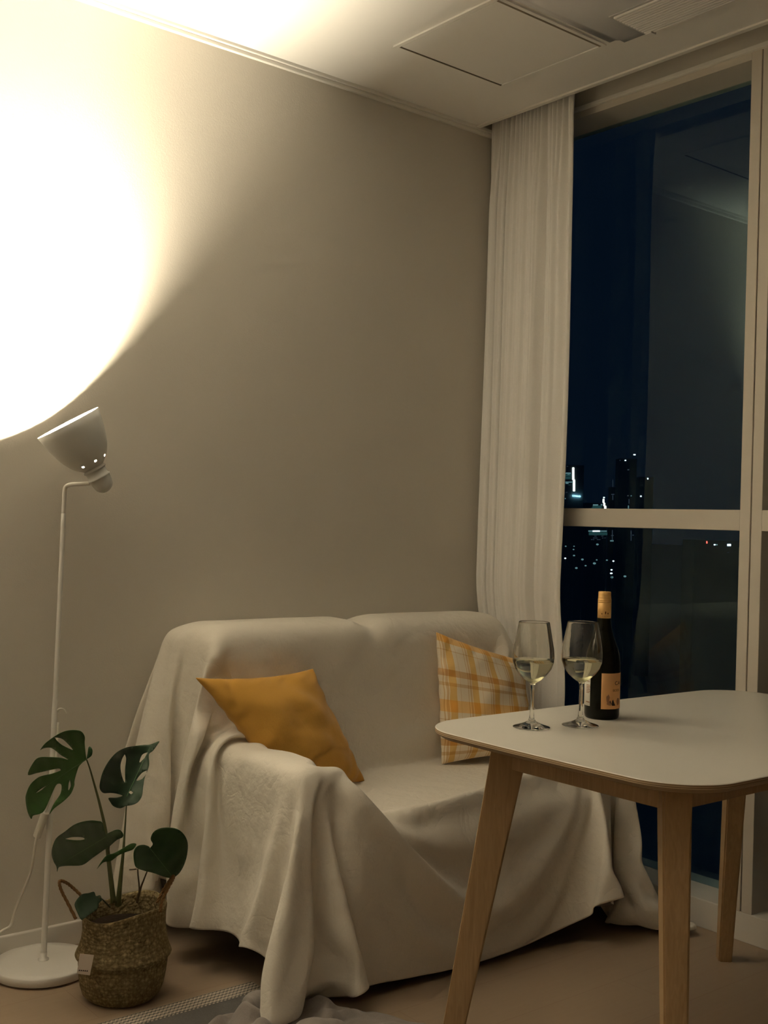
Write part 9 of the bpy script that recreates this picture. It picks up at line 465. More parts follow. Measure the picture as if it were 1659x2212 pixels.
def plaid():
    m = fabric('plaid_cotton', (.74, .64, .50), 800, .22); nt = m.node_tree; b = nt.nodes['Principled BSDF']
    uv = nt.nodes.new('ShaderNodeUVMap'); uv.uv_map = 'UVMap'; sp = nt.nodes.new('ShaderNodeSeparateXYZ'); nt.links.new(uv.outputs[0], sp.inputs[0])
    def stripes(src, n, off, bands):
        a = nt.nodes.new('ShaderNodeMath'); a.operation = 'MULTIPLY_ADD'; a.inputs[1].default_value = n; a.inputs[2].default_value = off; nt.links.new(sp.outputs[src], a.inputs[0])
        f = nt.nodes.new('ShaderNodeMath'); f.operation = 'FRACT'; nt.links.new(a.outputs[0], f.inputs[0])
        r = nt.nodes.new('ShaderNodeValToRGB'); r.color_ramp.interpolation = 'CONSTANT'; cr = r.color_ramp
        cr.elements[0].position = 0; cr.elements[0].color = (1, 1, 1, 1); cr.elements[1].position = .999; cr.elements[1].color = (1, 1, 1, 1)
        for p0, p1, c in bands:
            e = cr.elements.new(p0); e.color = (*c, 1); e = cr.elements.new(p1); e.color = (1, 1, 1, 1)
        nt.links.new(f.outputs[0], r.inputs[0]); return r
    Y = (.84, .63, .29); B = (.80, .66, .47)
    rv = stripes(0, 4.7, .10, [(.20, .24, B), (.29, .38, B), (.41, .68, Y), (.85, .865, B)])
    rh = stripes(1, 1.9, .28, [(.05, .22, (.97, .70, .33)), (.42, .47, B), (.56, .66, (.72, .52, .30)), (.93, .945, B)])
    m1 = nt.nodes.new('ShaderNodeMix'); m1.data_type = 'RGBA'; m1.blend_type = 'MULTIPLY'; m1.inputs[0].default_value = .92
    m2 = nt.nodes.new('ShaderNodeMix'); m2.data_type = 'RGBA'; m2.blend_type = 'MULTIPLY'; m2.inputs[0].default_value = 1
    nt.links.new(rv.outputs[0], m1.inputs[6]); nt.links.new(rh.outputs[0], m1.inputs[7])
    m2.inputs[6].default_value = (.84, .74, .58, 1); nt.links.new(m1.outputs[2], m2.inputs[7]); nt.links.new(m2.outputs[2], b.inputs['Base Color'])
    return m
M['plaid'] = plaid()
pillow('mustard_cushion', (1.515, 2.632, .762), (1.925, 2.655, .760), (2.060, 2.565, .428), (1.770, 2.520, .425), .075, M['mustard'], 'plain mustard yellow cushion leaning in the left corner of the sofa', sag=.09, seed=2)
pillow('plaid_cushion', (2.392, 2.655, .850), (2.725, 2.580, .745), (2.715, 2.520, .455), (2.405, 2.625, .428), .070, M['plaid'], 'yellow and white plaid cushion on the sofa behind the table', sag=.04, seed=5)

# ================================================================ TABLE
TX, TY, HX, HY, TZ = 2.235, 1.523, .601, .373, .74
def outline(dx=0.0, n=160):
    out = []
    for k in range(n):
        a = 2 * math.pi * k / n; c, s = math.cos(a), math.sin(a); e = 5.2
        # rounded rectangle with softly bowed sides
        r = (abs(c / HX) ** e + abs(s / HY) ** e) ** (-1 / e)
        x, y = r * c, r * s; L = math.hypot(x, y); out.append((TX + x * (1 - dx / L), TY + y * (1 - dx / L)))
    return out
def outline2(dx=0.0):
    R, out = .125 - dx, []
    hx, hy = HX - dx, HY - dx
    for qx, qy, a0 in ((1, 1, 0), (-1, 1, 90), (-1, -1, 180), (1, -1, 270)):
        for k in range(25):
            a = math.radians(a0 + 90 * k / 24); c, s = math.cos(a), math.sin(a)
            x = qx * (hx - R) + R * c; y = qy * (hy - R) + R * s
            out.append((x, y))
    dense = []
    for k in range(len(out)):
        a, b = V(out[k]), V(out[(k + 1) % len(out)]); n = max(1, int((b - a).length / .03))
        for q in range(n): dense.append(a.lerp(b, q / n))
    res = []
    for p in dense:
        x = p.x * (1 - .018 * (p.y / hy) ** 2); y = p.y * (1 - .020 * (p.x / hx) ** 2)
        res.append((TX + x, TY + y))
    return res
table = empty('dining_table', (TX, TY, 0), 'white topped dining table with splayed pale wooden legs in front of the sofa', 'table')
bm = bmesh.new(); rings = []
for dx, z in ((.0015, TZ), (0, TZ - .0012), (0, TZ - .009), (.014, TZ - .019)):
    rings.append([bm.verts.new((x, y, z)) for x, y in outline2(dx)])
n = len(rings[0])
f = bm.faces.new(rings[0]); f.material_index = 0
for k, (a, b) in enumerate(zip(rings, rings[1:])):
    for i in range(n):
        f = bm.faces.new((a[i], b[i], b[(i + 1) % n], a[(i + 1) % n])); f.material_index = 0 if k == 0 else 1
f = bm.faces.new(rings[-1][::-1]); f.material_index = 1
bmesh.ops.recalc_face_normals(bm, faces=bm.faces[:])
mesh_obj('tabletop', bm, [M['laminate'], M['ply']], table)
AX, AY, AB = .452, .226, .655
for nm, q in (('a', (TX - AX, TX - AX + .02, TY - AY, TY + AY)), ('b', (TX + AX - .02, TX + AX, TY - AY, TY + AY)), ('c', (TX - AX, TX + AX, TY - AY - .0, TY - AY + .02)), ('d', (TX - AX, TX + AX, TY + AY - .02, TY + AY))):
    mesh_obj('apron', box_bm(*q, AB, TZ - .019, .0015), M['oak'], table)
for sx in (-1, 1):
    for sy in (-1, 1):
        top = V((TX + sx * (AX - .018), TY + sy * (AY - .012), TZ - .0195)); foot = V((TX + sx * .522, TY + sy * .300, 0))
        out = V((sx, sy, 0)).normalized(); tan = V((-sy, sx, 0)).normalized()
        bm = bmesh.new(); rg = []
        for t in (0, .11, .5, 1):
            c = top.lerp(foot, t)
            rad = .078 * (1 - t) + .044 * t if t > .1 else .082
            wd = .056 * (1 - t) + .036 * t
            rg.append([bm.verts.new(c + out * a * rad / 2 + tan * b * wd / 2) for a, b in ((1, 1), (-1, 1), (-1, -1), (1, -1))])
        for a, b in zip(rg, rg[1:]):
            for i in range(4): bm.faces.new((a[i], a[(i + 1) % 4], b[(i + 1) % 4], b[i]))
        bm.faces.new(rg[0][::-1]); bm.faces.new(rg[-1])
        bmesh.ops.recalc_face_normals(bm, faces=bm.faces[:])
        bmesh.ops.bevel(bm, geom=[e for e in bm.edges if abs(e.verts[0].co.z - e.verts[1].co.z) > .03], offset=.004, segments=2, affect='EDGES')
        mesh_obj('leg', bm, M['oak'], table)

# ---- wine glasses
def wine_glass(x, y, label):
    g = empty('wine_glass', (x, y, TZ), label, 'wine glass', 'wine glasses on the table')
    outer = [(0, .0), (0, .030), (0, .0398), (.0003, .0408), (.0012, .0412), (.0020, .0409), (.0030, .0385), (.008, .022), (.014, .0095), (.022, .0055), (.040, .0042), (.080, .0040), (.094, .0046), (.099, .0085), (.106, .0190), (.116, .0300), (.130, .0400), (.145, .0453), (.158, .0460), (.175, .0446), (.195, .0410), (.215, .0372), (.229, .0345), (.2322, .03395), (.2334, .0336)]
    inner = [(.2336, .0333), (.2334, .0330), (.2322, .0330), (.229, .0336), (.215, .0362), (.195, .0399), (.175, .0435), (.158, .0449), (.145, .0442), (.130, .0388), (.116, .0286), (.107, .0172), (.103, .0080), (.1015, 0)]
    prof = outer + inner
    o = mesh_obj('glass_body', lathe_bm(prof, 64, (x, y, TZ + .0006)), M['glass'], g, True)
    wine = [(.1013, 0), (.1028, .0082), (.1068, .0174), (.1158, .0289), (.130, .0391), (.1445, .0445), (.1500, .0449), (.1502, .0), ]
    mesh_obj('wine', lathe_bm(wine, 64, (x, y, TZ + .0006)), M['wine'], g, True)
    return g
wine_glass(1.848, 1.724, 'half full white wine glass in front of the plaid cushion')
wine_glass(1.963, 1.683, 'half full white wine glass standing right beside the wine bottle')

# ---- bottle
BX, BY, BR = 2.096, 1.733, .0408
bot = empty('wine_bottle', (BX, BY, TZ), 'dark wine bottle with orange label and tan screw cap', 'bottle')
mesh_obj('bottle_body', lathe_bm([(.004, 0), (.004, .030), (0, .036), (.003, .0393), (.010, BR), (.118, BR), (.134, .0400), (.150, .0380), (.166, .0340), (.182, .0275), (.196, .0220), (.209, .0183), (.222, .0163), (.236, .0150), (.252, .0144), (.270, .0142), (.27, 0)], 72, (BX, BY, TZ)), M['bottle'], bot, True)
mesh_obj('screw_cap', lathe_bm([(.2345, .0150), (.2345, .0158), (.270, .0156), (.2705, .0150), (.2712, .0156), (.274, .0158), (.2745, .0152), (.2755, .0157), (.279, .0157), (.2795, .0150), (.281, .0152), (.285, .0150), (.286, .0146), (.290, .0148), (.2955, .0146), (.2965, .0138), (.2965, 0)], 64, (BX, BY, TZ)), M['cap'], bot, True)
vd = V((BX, BY)).normalized(); A0 = math.atan2(-vd.y, -vd.x)      # direction from bottle to viewer
def cyl_pt(ang, z, r): return (BX + math.cos(A0 + ang) * r, BY + math.sin(A0 + ang) * r, TZ + z)
def wrap_patch(name, a0, a1, z0, z1, r, m, parent, n=30):
    vs = []; fs = []
    for k in range(n + 1):
        a = a0 + (a1 - a0) * k / n
        vs += [cyl_pt(a, z0, r), cyl_pt(a, z1, r)]
    for k in range(n): fs.append((2 * k, 2 * k + 2, 2 * k + 3, 2 * k + 1))
    o = mesh_obj(name, (vs, fs), m, parent, True); add_mod_solid(o, .0002, 1); return o
# positive angle = towards the picture's right
lab = wrap_patch('front_label', -.05, 1.95, .026, .109, BR + .0004, M['label_orange'], bot)
wrap_patch('back_label', -1.62, -.72, .030, .112, BR + .0004, M['label_white'], bot)
def text_mesh(s, size):
    cu = bpy.data.curves.new('t', 'FONT'); cu.body = s; cu.size = size; cu.extrude = 0; cu.align_x = 'LEFT'
    o = bpy.data.objects.new('t', cu); COL.objects.link(o)
    dg = bpy.context.evaluated_depsgraph_get(); dg.update(); me = bpy.data.meshes.new_from_object(o.evaluated_get(dg))
    bpy.data.objects.remove(o); return me
def wrap_text(name, s, size, a_start, z, r, m, parent, boldx=1.0):
    me = text_mesh(s, size); b = bmesh.new(); b.from_mesh(me)
    bmesh.ops.subdivide_edges(b, edges=b.edges[:], cuts=1)
    for v in b.verts: v.co = V(cyl_pt(a_start + v.co.x * boldx / r, z + v.co.y, r))
    return mesh_obj(name, b, m, parent)
wrap_text('lettering', 'CA', .0125, .74, .082, BR + .0011, M['ink'], lab, 1.2)
wrap_text('lettering', 'BODE', .0078, .62, .067, BR + .0011, M['ink_brown'], lab, 1.1)
def blob(name, pts, m, r=BR + .0010):
    b = bmesh.new(); vv = [b.verts.new(cyl_pt(a, z, r)) for a, z in pts]; b.faces.new(vv)
    return mesh_obj(name, b, m, lab)
def ring(ca_, cz, ra, rz, n=14, w=.25, sd=0):
    rr = random.Random(sd); return [(ca_ + ra * math.cos(2 * math.pi * k / n) * (1 + rr.uniform(-w, w)), cz + rz * math.sin(2 * math.pi * k / n) * (1 + rr.uniform(-w, w))) for k in range(n)]
blob('figure_print', ring(.34, .050, .10, .010, sd=1), M['ink_soft'])
blob('figure_print', ring(.42, .040, .13, .006, sd=2), M['ink_soft'])
blob('figure_print', [(.62, .034), (.56, .036), (.60, .046), (.66, .048), (.72, .042), (.80, .036), (.84, .034)], M['ink'])
blob('figure_print', ring(.48, .043, .04, .003, sd=4), M['ink'])
blob('figure_print', ring(1.05, .042, .13, .009, sd=5), M['ink_soft'])
for k, (za, zb) in enumerate(((.088, .0865), (.079, .0775), (.0755, .074), (.072, .0705), (.0685, .067), (.065, .0635), (.0615, .060), (.040, .038))):
    wrap_patch('fine_print', -1.05, -.78 + .03 * (k % 3), zb, za, BR + .0009, M['ink_soft'], bot, 8)

# cap print
for a, z, s1, s2 in ((-.35, .245, .10, .0012), (.18, .2475, .09, .0035), (.55, .246, .10, .002)):
    b = bmesh.new(); b.faces.new([b.verts.new(cyl_pt(p, q, .0161)) for p, q in ring(a, z, s1, s2, 9, .3, int(z * 9999))]); mesh_obj('cap_print', b, M['ink_brown'], bot)
for k in range(7):
    a = -.75 + k * .25; b = bmesh.new(); b.faces.new([b.verts.new(cyl_pt(p, q, .0161)) for p, q in ring(a, .2398, .06, .0009, 7, .3, k)]); mesh_obj('cap_print', b, M['ink_soft'], bot)

# ================================================================ FLOOR LAMP
LB = V((1.203, 2.808, 0)); DL = 2.945
lamp = empty('floor_lamp', LB, 'white floor lamp with bell shade turned up towards the wall', 'floor lamp')
mesh_obj('base', lathe_bm([(0, 0), (0, .112), (.004, .118), (.006, .1255), (.024, .1265), (.027, .124), (.0285, .10), (.0292, .03), (.0292, 0)], 80, LB), M['white_metal'], lamp, True)
ftp = LB + V((0, 0, .029)); mid = at(137.5, 1109, DL + .01)
mesh_obj('collar', lathe_bm([(0, .014), (.003, .014), (.005, .0085), (.02, .0083)], 24, ftp, mid - ftp), M['white_metal'], lamp, True)
mesh_obj('pole', tube_bm([ftp, ftp.lerp(mid, .5), mid], lambda t: .0075 if t < .58 else .0062, 16, 12), M['white_metal'], lamp, True)
SA, SB = at(232, 1062, DL), at(156, 913, DL + .0)
axis = (SB - SA).normalized(); axis = (axis - FW * .236).normalized()
el = [mid, at(138.5, 1085, DL + .01), at(139.5, 1062, DL + .01), at(143, 1051, DL + .01), at(155, 1046.5, DL + .008), at(175, 1045.5, DL), at(198, 1044, DL)]
mesh_obj('elbow_arm', tube_bm(el, .0056, 14, 8), M['white_metal'], lamp, True)
K = DL / FPX
P0 = [(0, 0), (1.5, 8), (6, 15), (12, 19.5), (22, 22), (33, 23), (34, 25.2), (37, 25.2), (38, 22.5), (52, 22.5), (53, 25.2), (56, 25.2), (57, 22.5), (60, 23)]
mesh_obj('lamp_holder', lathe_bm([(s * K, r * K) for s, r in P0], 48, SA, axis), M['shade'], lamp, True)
P1 = [(59, 22), (62, 26), (66, 31), (71, 36.5), (74.5, 39.5), (84, 46), (95, 52), (110, 58), (130, 63.5), (150, 68), (168, 71.5)]
_ex, _ey = frame_of(axis)
def facing(i): a = 2 * math.pi * i / 96; return -(_ex * math.cos(a) + _ey * math.sin(a)).dot((SA - CP).normalized())
b = lathe_bm([(s * K, r * K) for s, r in P1], 96, SA, axis, skip=lambda k, i: k == 3 and (i % 12) in (0, 1) and facing(i) > .35)
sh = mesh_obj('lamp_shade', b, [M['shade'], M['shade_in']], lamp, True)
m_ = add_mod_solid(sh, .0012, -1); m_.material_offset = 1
mesh_obj('socket_baffle', lathe_bm([(58 * K, 0), (58 * K, 14 * K), (82 * K, 14 * K), (84 * K, 12 * K), (84 * K, 0)], 24, SA + (RT * .907 + UP * .42) * 3 * K, axis), M['shade_in'], lamp, True)  # unseen collar added to keep direct bulb light from the shade's holes
mesh_obj('bulb', lathe_bm([(80 * K, 12 * K), (88 * K, 14 * K), (98 * K, 19 * K), (108 * K, 24 * K), (118 * K, 26 * K), (128 * K, 25 * K), (137 * K, 20 * K), (144 * K, 12 * K), (147 * K, 5 * K), (147.5 * K, 0)], 40, SA + (RT * .907 + UP * .42) * 8 * K, axis), M['bulb'], lamp, True)
hk = at(124, 1537, DL)
mesh_obj('cord_hook', tube_bm([hk, at(127, 1532, DL - .01), at(133, 1530.5, DL - .015), at(139, 1533, DL - .012), at(144, 1541, DL - .01)], lambda t: .0034 * (1 - .6 * t), 10), M['plastic'], lamp, True)
cd = mesh_obj('power_cord', tube_bm([at(126, 1560, DL - .01), at(121, 1640, DL - .015), at(108, 1720, DL - .03), at(99, 1752, DL - .03), at(80, 1806, DL - .03), at(75, 1832, DL - .03), at(66, 1885, DL - .02), at(45, 1935, DL - .01), at(33, 1965, DL - .005), at(26, 1990, DL + .0), at(20, 2002, DL - .005), at(2, 2012, DL - .02), at(-60, 2052, DL - .06)], .0034, 10), M['plastic'], lamp, True)
sa_, sb_ = at(98, 1755, DL - .03), at(80, 1806, DL - .02)
dd = (sb_ - sa_); mesh_obj('inline_switch', tube_bm([sa_ - dd * .02, sa_ + dd * .06, sa_ + dd * .5, sb_ - dd * .06, sb_ + dd * .02], lambda t: .0115 if .05 < t < .95 else .008, 14, 6, flat=.85), M['plastic'], lamp, True)

# ================================================================ BASKET + PLANT
KX, KY = 1.300, 2.556
bas = empty('seagrass_basket', (KX, KY, 0), 'round woven seagrass belly basket holding the monstera', 'basket')
def weave_mat(name, c1, c2, c3):
    m = bpy.data.materials.new(name); m.use_nodes = True; nt = m.node_tree; b = nt.nodes['Principled BSDF']; b.inputs['Roughness'].default_value = .9; b.inputs['Specular IOR Level'].default_value = .15
    uv = nt.nodes.new('ShaderNodeUVMap'); uv.uv_map = 'UVMap'
    vo = nt.nodes.new('ShaderNodeTexVoronoi'); vo.distance = 'MANHATTAN'; vo.inputs['Scale'].default_value = 1; vo.inputs['Randomness'].default_value = .8
    mp = nt.nodes.new('ShaderNodeMapping'); mp.inputs['Scale'].default_value = (70, 30, 1)
    nt.links.new(uv.outputs[0], mp.inputs[0]); nt.links.new(mp.outputs[0], vo.inputs['Vector'])
    r = nt.nodes.new('ShaderNodeValToRGB'); cr = r.color_ramp; cr.elements[0].color = (*c3, 1); cr.elements[0].position = 0; cr.elements[1].position = 1; cr.elements[1].color = (*c1, 1); e = cr.elements.new(.5); e.color = (*c2, 1)
    nt.links.new(vo.outputs['Color'], r.inputs[0])
    r2 = nt.nodes.new('ShaderNodeValToRGB'); r2.color_ramp.elements[0].position = .15; r2.color_ramp.elements[0].color = (1, 1, 1, 1); r2.color_ramp.elements[1].position = .75; r2.color_ramp.elements[1].color = (.45, .42, .38, 1)
    nt.links.new(vo.outputs['Distance'], r2.inputs[0])
    mx = nt.nodes.new('ShaderNodeMix'); mx.data_type = 'RGBA'; mx.blend_type = 'MULTIPLY'; mx.inputs[0].default_value = .8
    nt.links.new(r.outputs[0], mx.inputs[6]); nt.links.new(r2.outputs[0], mx.inputs[7]); nt.links.new(mx.outputs[2], b.inputs['Base Color'])
    inv = nt.nodes.new('ShaderNodeMath'); inv.operation = 'SUBTRACT'; inv.inputs[0].default_value = 1; nt.links.new(vo.outputs['Distance'], inv.inputs[1])
    bp = nt.nodes.new('ShaderNodeBump'); bp.inputs['Strength'].default_value = .9; bp.inputs['Distance'].default_value = .003; nt.links.new(inv.outputs[0], bp.inputs['Height']); nt.links.new(bp.outputs[0], b.inputs['Normal'])
    return m
M['weave'] = weave_mat('woven_seagrass', (.40, .325, .175), (.31, .245, .125), (.22, .17, .085))
BP = [(0, 0), (0, .070), (.004, .084), (.014, .094), (.035, .1015), (.060, .1055), (.085, .1080), (.098, .1085), (.104, .1150), (.108, .1165), (.114, .1145), (.128, .1085), (.150, .1035), (.175, .1015), (.200, .1025), (.214, .1045), (.218, .1045), (.218, .1000), (.205, .0980), (.150, .096), (.11, .095)]
def basket_bm(prof, seg=120):
    bm = bmesh.new(); uvl = bm.loops.layers.uv.new('UVMap'); rings = []
    L = [0]
    for a, c in zip(prof, prof[1:]): L.append(L[-1] + math.dist(a, c))
    for z, r in prof:
        ringv = []
        for i in range(seg):
            a = 2 * math.pi * i / seg
            f = smooth(.10, .22, z)
            rr = r * (1 + .025 * f * math.cos(2 * (a - .8)) + .010 * math.sin(3 * a + z * 20) + .006 * math.sin(7 * a))
            lift = f * (.012 * math.cos(a - (YAW - math.pi / 2)) + .005 * math.sin(3 * a))
            ringv.append(bm.verts.new((KX + rr * math.cos(a), KY + rr * math.sin(a), z + lift)))
        rings.append(ringv)
    for k in range(len(rings) - 1):
        for i in range(seg):
            j = (i + 1) % seg
            if prof[k][1] == 0: continue
            f = bm.faces.new((rings[k][i], rings[k][j], rings[k + 1][j], rings[k + 1][i]))
            for lp, (uu, vv) in zip(f.loops, ((i / seg, L[k]), ((i + 1) / seg, L[k]), ((i + 1) / seg, L[k + 1]), (i / seg, L[k + 1]))): lp[uvl].uv = (uu, vv / .30)
    bm.faces.new(rings[1][::-1])
    bmesh.ops.delete(bm, geom=[v for v in rings[0]], context='VERTS')
    bmesh.ops.recalc_face_normals(bm, faces=bm.faces[:])
    return bm
mesh_obj('basket_body', basket_bm(BP), M['weave'], bas, True)
DK = 2.795
def braid(pts, r, name='handle'):
    P = catmull(pts, 10); bm = bmesh.new()
    for ph in (0, 2.1, 4.2):
        q = []
        for i, p in enumerate(P):
            d = (P[min(i + 1, len(P) - 1)] - P[max(i - 1, 0)]).normalized(); x, y = frame_of(d); a = ph + i * .55
            q.append(p + (x * math.cos(a) + y * math.sin(a)) * r * .7)
        tube_bm(q, r * .7, 7, 0, bm=bm)
    return mesh_obj(name, bm, M['handle'], bas, True)
braid([at(176, 1935, DK), at(160, 1920, DK), at(145, 1908, DK - .01), at(132, 1903, DK - .02), at(128, 1908, DK - .03), at(133, 1925, DK - .03), at(146, 1950, DK - .03), at(164, 1985, DK - .04)], .0030)
braid([at(340, 1950, DK), at(352, 1925, DK), at(366, 1903, DK - .01), at(374, 1893, DK - .02), at(373, 1900, DK - .03), at(362, 1920, DK - .05), at(350, 1948, DK - .06), at(346, 1970, DK - .07)], .0032)
tg = mesh_obj('hang_tag', ([at(172.5, 2060, DK - .128), at(203, 2063, DK - .128), at(194, 2107, DK - .131), at(166, 2103, DK - .131)], [(0, 1, 2, 3)]), M['tag'], bas); add_mod_solid(tg, .0006)
for k in range(5):
    a = at(171.5 + k * 4.2, 2096.2 + k * .35, DK - .1335); mesh_obj('tag_print', box_bm(a.x - .0014, a.x + .0014, a.y - .0005, a.y + .0005, a.z - .0014, a.z + .0014), M['ink'], tg)

plant = empty('monstera_plant', (KX, KY, .17), 'potted monstera with split dark green leaves growing from the basket', 'plant')
mesh_obj('soil', lathe_bm([(.168, .094), (.176, .070), (.181, .03), (.182, 0)], 40, (KX, KY, 0)), M['soil'], plant, True)
def cp(u, v): return (40 + .22905 * u, 1560 + .22905 * v)
def leaf(pts, holes, d0, gx, gy, mid, m, cup=.00001, name='leaf'):
    def sm(P):
        P2 = catmull([V((*p, 0)) for p in P] + [V((*P[0], 0))], 4)[:-1]
        return [(p.x, p.y) for p in P2]
    outer = [cp(*p) for p in sm(pts)]; hs = [[cp(*p) for p in sm(h)] for h in holes]
    co = [V(p) for p in outer]; edges = [(i, (i + 1) % len(outer)) for i in range(len(outer))]
    for h in hs:
        k = len(co); co += [V(p) for p in h]; edges += [(k + i, k + (i + 1) % len(h)) for i in range(len(h))]
    def inside(p, poly):
        c = False; n = len(poly)
        for i in range(n):
            x1, y1 = poly[i]; x2, y2 = poly[(i + 1) % n]
            if (y1 > p[1]) != (y2 > p[1]) and p[0] < (x2 - x1) * (p[1] - y1) / (y2 - y1) + x1: c = not c
        return c
    xs = [p[0] for p in outer]; ys = [p[1] for p in outer]
    y = min(ys)
    while y < max(ys):
        x = min(xs)
        while x < max(xs):
            if inside((x, y), outer) and not any(inside((x, y), h) for h in hs): co.append(V((x, y)))
            x += 6
        y += 6
    vc, ed, fc, *_ = geometry.delaunay_2d_cdt(co, edges, [], 0, .01)
    a, b = V(cp(*mid[0])), V(cp(*mid[1])); ax = (b - a).normalized(); cx, cy = (a + b) / 2
    vs = []
    for p in vc:
        dst = abs((p.x - a.x) * ax.y - (p.y - a.y) * ax.x); al = ((p.x - a.x) * ax.x + (p.y - a.y) * ax.y)
        dep = d0 + gx * (p.x - cx) + gy * (p.y - cy) - cup * dst * dst + .0025 * math.sin(al * .22 + dst * .05) * min(1, dst / 20)
        vs.append(at(p.x, p.y, dep))
    fs = []
    for f in fc:
        c = sum((vc[i] for i in f), V((0, 0))) / len(f)
        if inside(c, outer) and not any(inside(c, h) for h in hs): fs.append(tuple(f))
    o = mesh_obj(name, (vs, fs), m, plant, True); add_mod_solid(o, .0008)
    vn = []
    for k in range(9):
        p = a.lerp(b, k / 8); dst = 0; vn.append(at(p.x, p.y, d0 + gx * (p.x - cx) + gy * (p.y - cy) - .0009))
    return o, vn
def vein(lf, vn, r=.0014):
    ob = mesh_obj('midrib', tube_bm(vn, lambda t: r * (1 - .7 * t), 8, 3), M['vein'], lf, True)
    ob.matrix_parent_inverse = Matrix.Identity(4); return ob
L1 = [(640, 350), (632, 290), (624, 200), (626, 140), (600, 95), (560, 78), (490, 76), (420, 92), (350, 128), (270, 185), (230, 225), (205, 262), (240, 245), (300, 240), (350, 268), (400, 310), (470, 354), (400, 336), (300, 330), (190, 335), (130, 395), (88, 495), (170, 480), (260, 460), (330, 445), (385, 438), (396, 455), (350, 474), (300, 490), (240, 502), (180, 525), (110, 590), (72, 680), (68, 740), (85, 840), (120, 912), (137, 882), (200, 865), (245, 830), (300, 710), (340, 620), (370, 582), (405, 592), (398, 670), (350, 745), (318, 800), (292, 868), (335, 815), (420, 750), (490, 680), (525, 600), (528, 550), (560, 440), (585, 400)]
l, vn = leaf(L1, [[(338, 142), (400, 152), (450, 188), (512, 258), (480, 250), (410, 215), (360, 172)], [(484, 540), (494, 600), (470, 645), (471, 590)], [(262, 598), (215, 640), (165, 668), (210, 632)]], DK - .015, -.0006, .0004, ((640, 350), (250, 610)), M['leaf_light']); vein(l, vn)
leaf([(640, 350), (652, 290), (660, 240), (675, 230), (697, 262), (692, 310), (668, 335)], [], DK - .013, -.0004, 0, ((645, 350), (680, 240)), M['leaf'], name='leaf_lobe')
L2 = [(1010, 790), (960, 812), (900, 795), (870, 760), (850, 715), (920, 712), (982, 694), (930, 675), (870, 668), (800, 668), (766, 620), (775, 540), (800, 460), (850, 370), (920, 290), (1000, 245), (1090, 225), (1180, 215), (1240, 212), (1325, 180), (1310, 212), (1270, 268), (1230, 305), (1233, 390), (1222, 440), (1190, 525), (1176, 600), (1165, 690), (1130, 750), (1080, 778)]
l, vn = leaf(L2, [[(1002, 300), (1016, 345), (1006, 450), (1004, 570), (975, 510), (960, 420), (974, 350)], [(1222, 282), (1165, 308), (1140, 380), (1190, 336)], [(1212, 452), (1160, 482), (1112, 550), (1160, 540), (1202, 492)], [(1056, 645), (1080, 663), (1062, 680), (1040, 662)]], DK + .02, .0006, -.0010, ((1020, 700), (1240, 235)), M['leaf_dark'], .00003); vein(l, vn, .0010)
L3 = [(820, 1060), (790, 950), (740, 932), (680, 928), (600, 940), (520, 970), (440, 1030), (360, 1090), (325, 1160), (312, 1240), (330, 1310), (358, 1362), (365, 1410), (382, 1368), (450, 1355), (600, 1348), (700, 1280), (800, 1210), (860, 1170), (930, 1110), (980, 1087), (986, 1055), (960, 1020), (920, 1015), (870, 1035)]
l, vn = leaf(L3, [[(436, 1103), (500, 1084), (600, 1085), (622, 1105), (560, 1114), (490, 1110)]], DK - .045, -.0008, .0012, ((830, 1080), (375, 1350)), M['leaf']); vein(l, vn, .0009)
L4 = [(1240, 1188), (1266, 1150), (1246, 1100), (1270, 1040), (1330, 1003), (1420, 994), (1500, 1010), (1560, 1060), (1596, 1140), (1590, 1250), (1560, 1350), (1510, 1430), (1450, 1466), (1380, 1460), (1280, 1425), (1180, 1400), (1110, 1370), (1088, 1300), (1088, 1220), (1120, 1170), (1180, 1157), (1228, 1172)]
l, vn = leaf(L4, [], DK - .03, .0007, .0010, ((1240, 1190), (1450, 1455)), M['leaf'], .00002); vein(l, vn, .0009)
leaf([(740, 1385), (772, 1330), (830, 1258), (900, 1236), (980, 1192), (1060, 1146), (1110, 1149), (1080, 1200), (1010, 1226), (940, 1258), (870, 1310), (800, 1322)], [], DK - .05, .0009, 0, ((740, 1385), (1100, 1150)), M['leaf_light'])
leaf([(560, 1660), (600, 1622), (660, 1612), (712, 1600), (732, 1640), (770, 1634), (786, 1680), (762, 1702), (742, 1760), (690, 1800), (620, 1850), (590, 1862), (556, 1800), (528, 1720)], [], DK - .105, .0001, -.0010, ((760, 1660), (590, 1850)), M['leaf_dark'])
def stem(pts, r0, r1, m, name='stem'):
    mesh_obj(name, tube_bm([at(*cp(u, v), DK + d) for u, v, d in pts], lambda t: r0 + (r1 - r0) * t ** 1.6, 10), m, plant, True)
stem([(642, 352, -.014), (670, 430, -.01), (705, 550, -.005), (765, 770, 0), (820, 1020, 0), (848, 1280, 0), (885, 1600, 0), (895, 1700, 0)], .0016, .0078, M['stem'])
stem([(1018, 780, .025), (1010, 900, .02), (998, 1080, .01), (985, 1250, 0), (965, 1450, -.005), (945, 1660, -.005), (940, 1720, 0)], .0014, .0085, M['stem'])
stem([(860, 1150, -.04), (850, 1260, -.02), (870, 1450, -.012), (905, 1690, -.01)], .0012, .0050, M['stem'])
stem([(1215, 1400, -.03), (1180, 1490, -.02), (1150, 1570, -.01), (1120, 1700, 0)], .0017, .0034, M['stem_brown'])
stem([(1125, 1385, -.028), (1128, 1450, -.022), (1136, 1520, -.015), (1140, 1590, -.01)], .0016, .0020, M['stem_brown'])
stem([(1045, 1390, -.03), (1080, 1388, -.03), (1115, 1384, -.028)], .0018, .0018, M['stem_brown'])
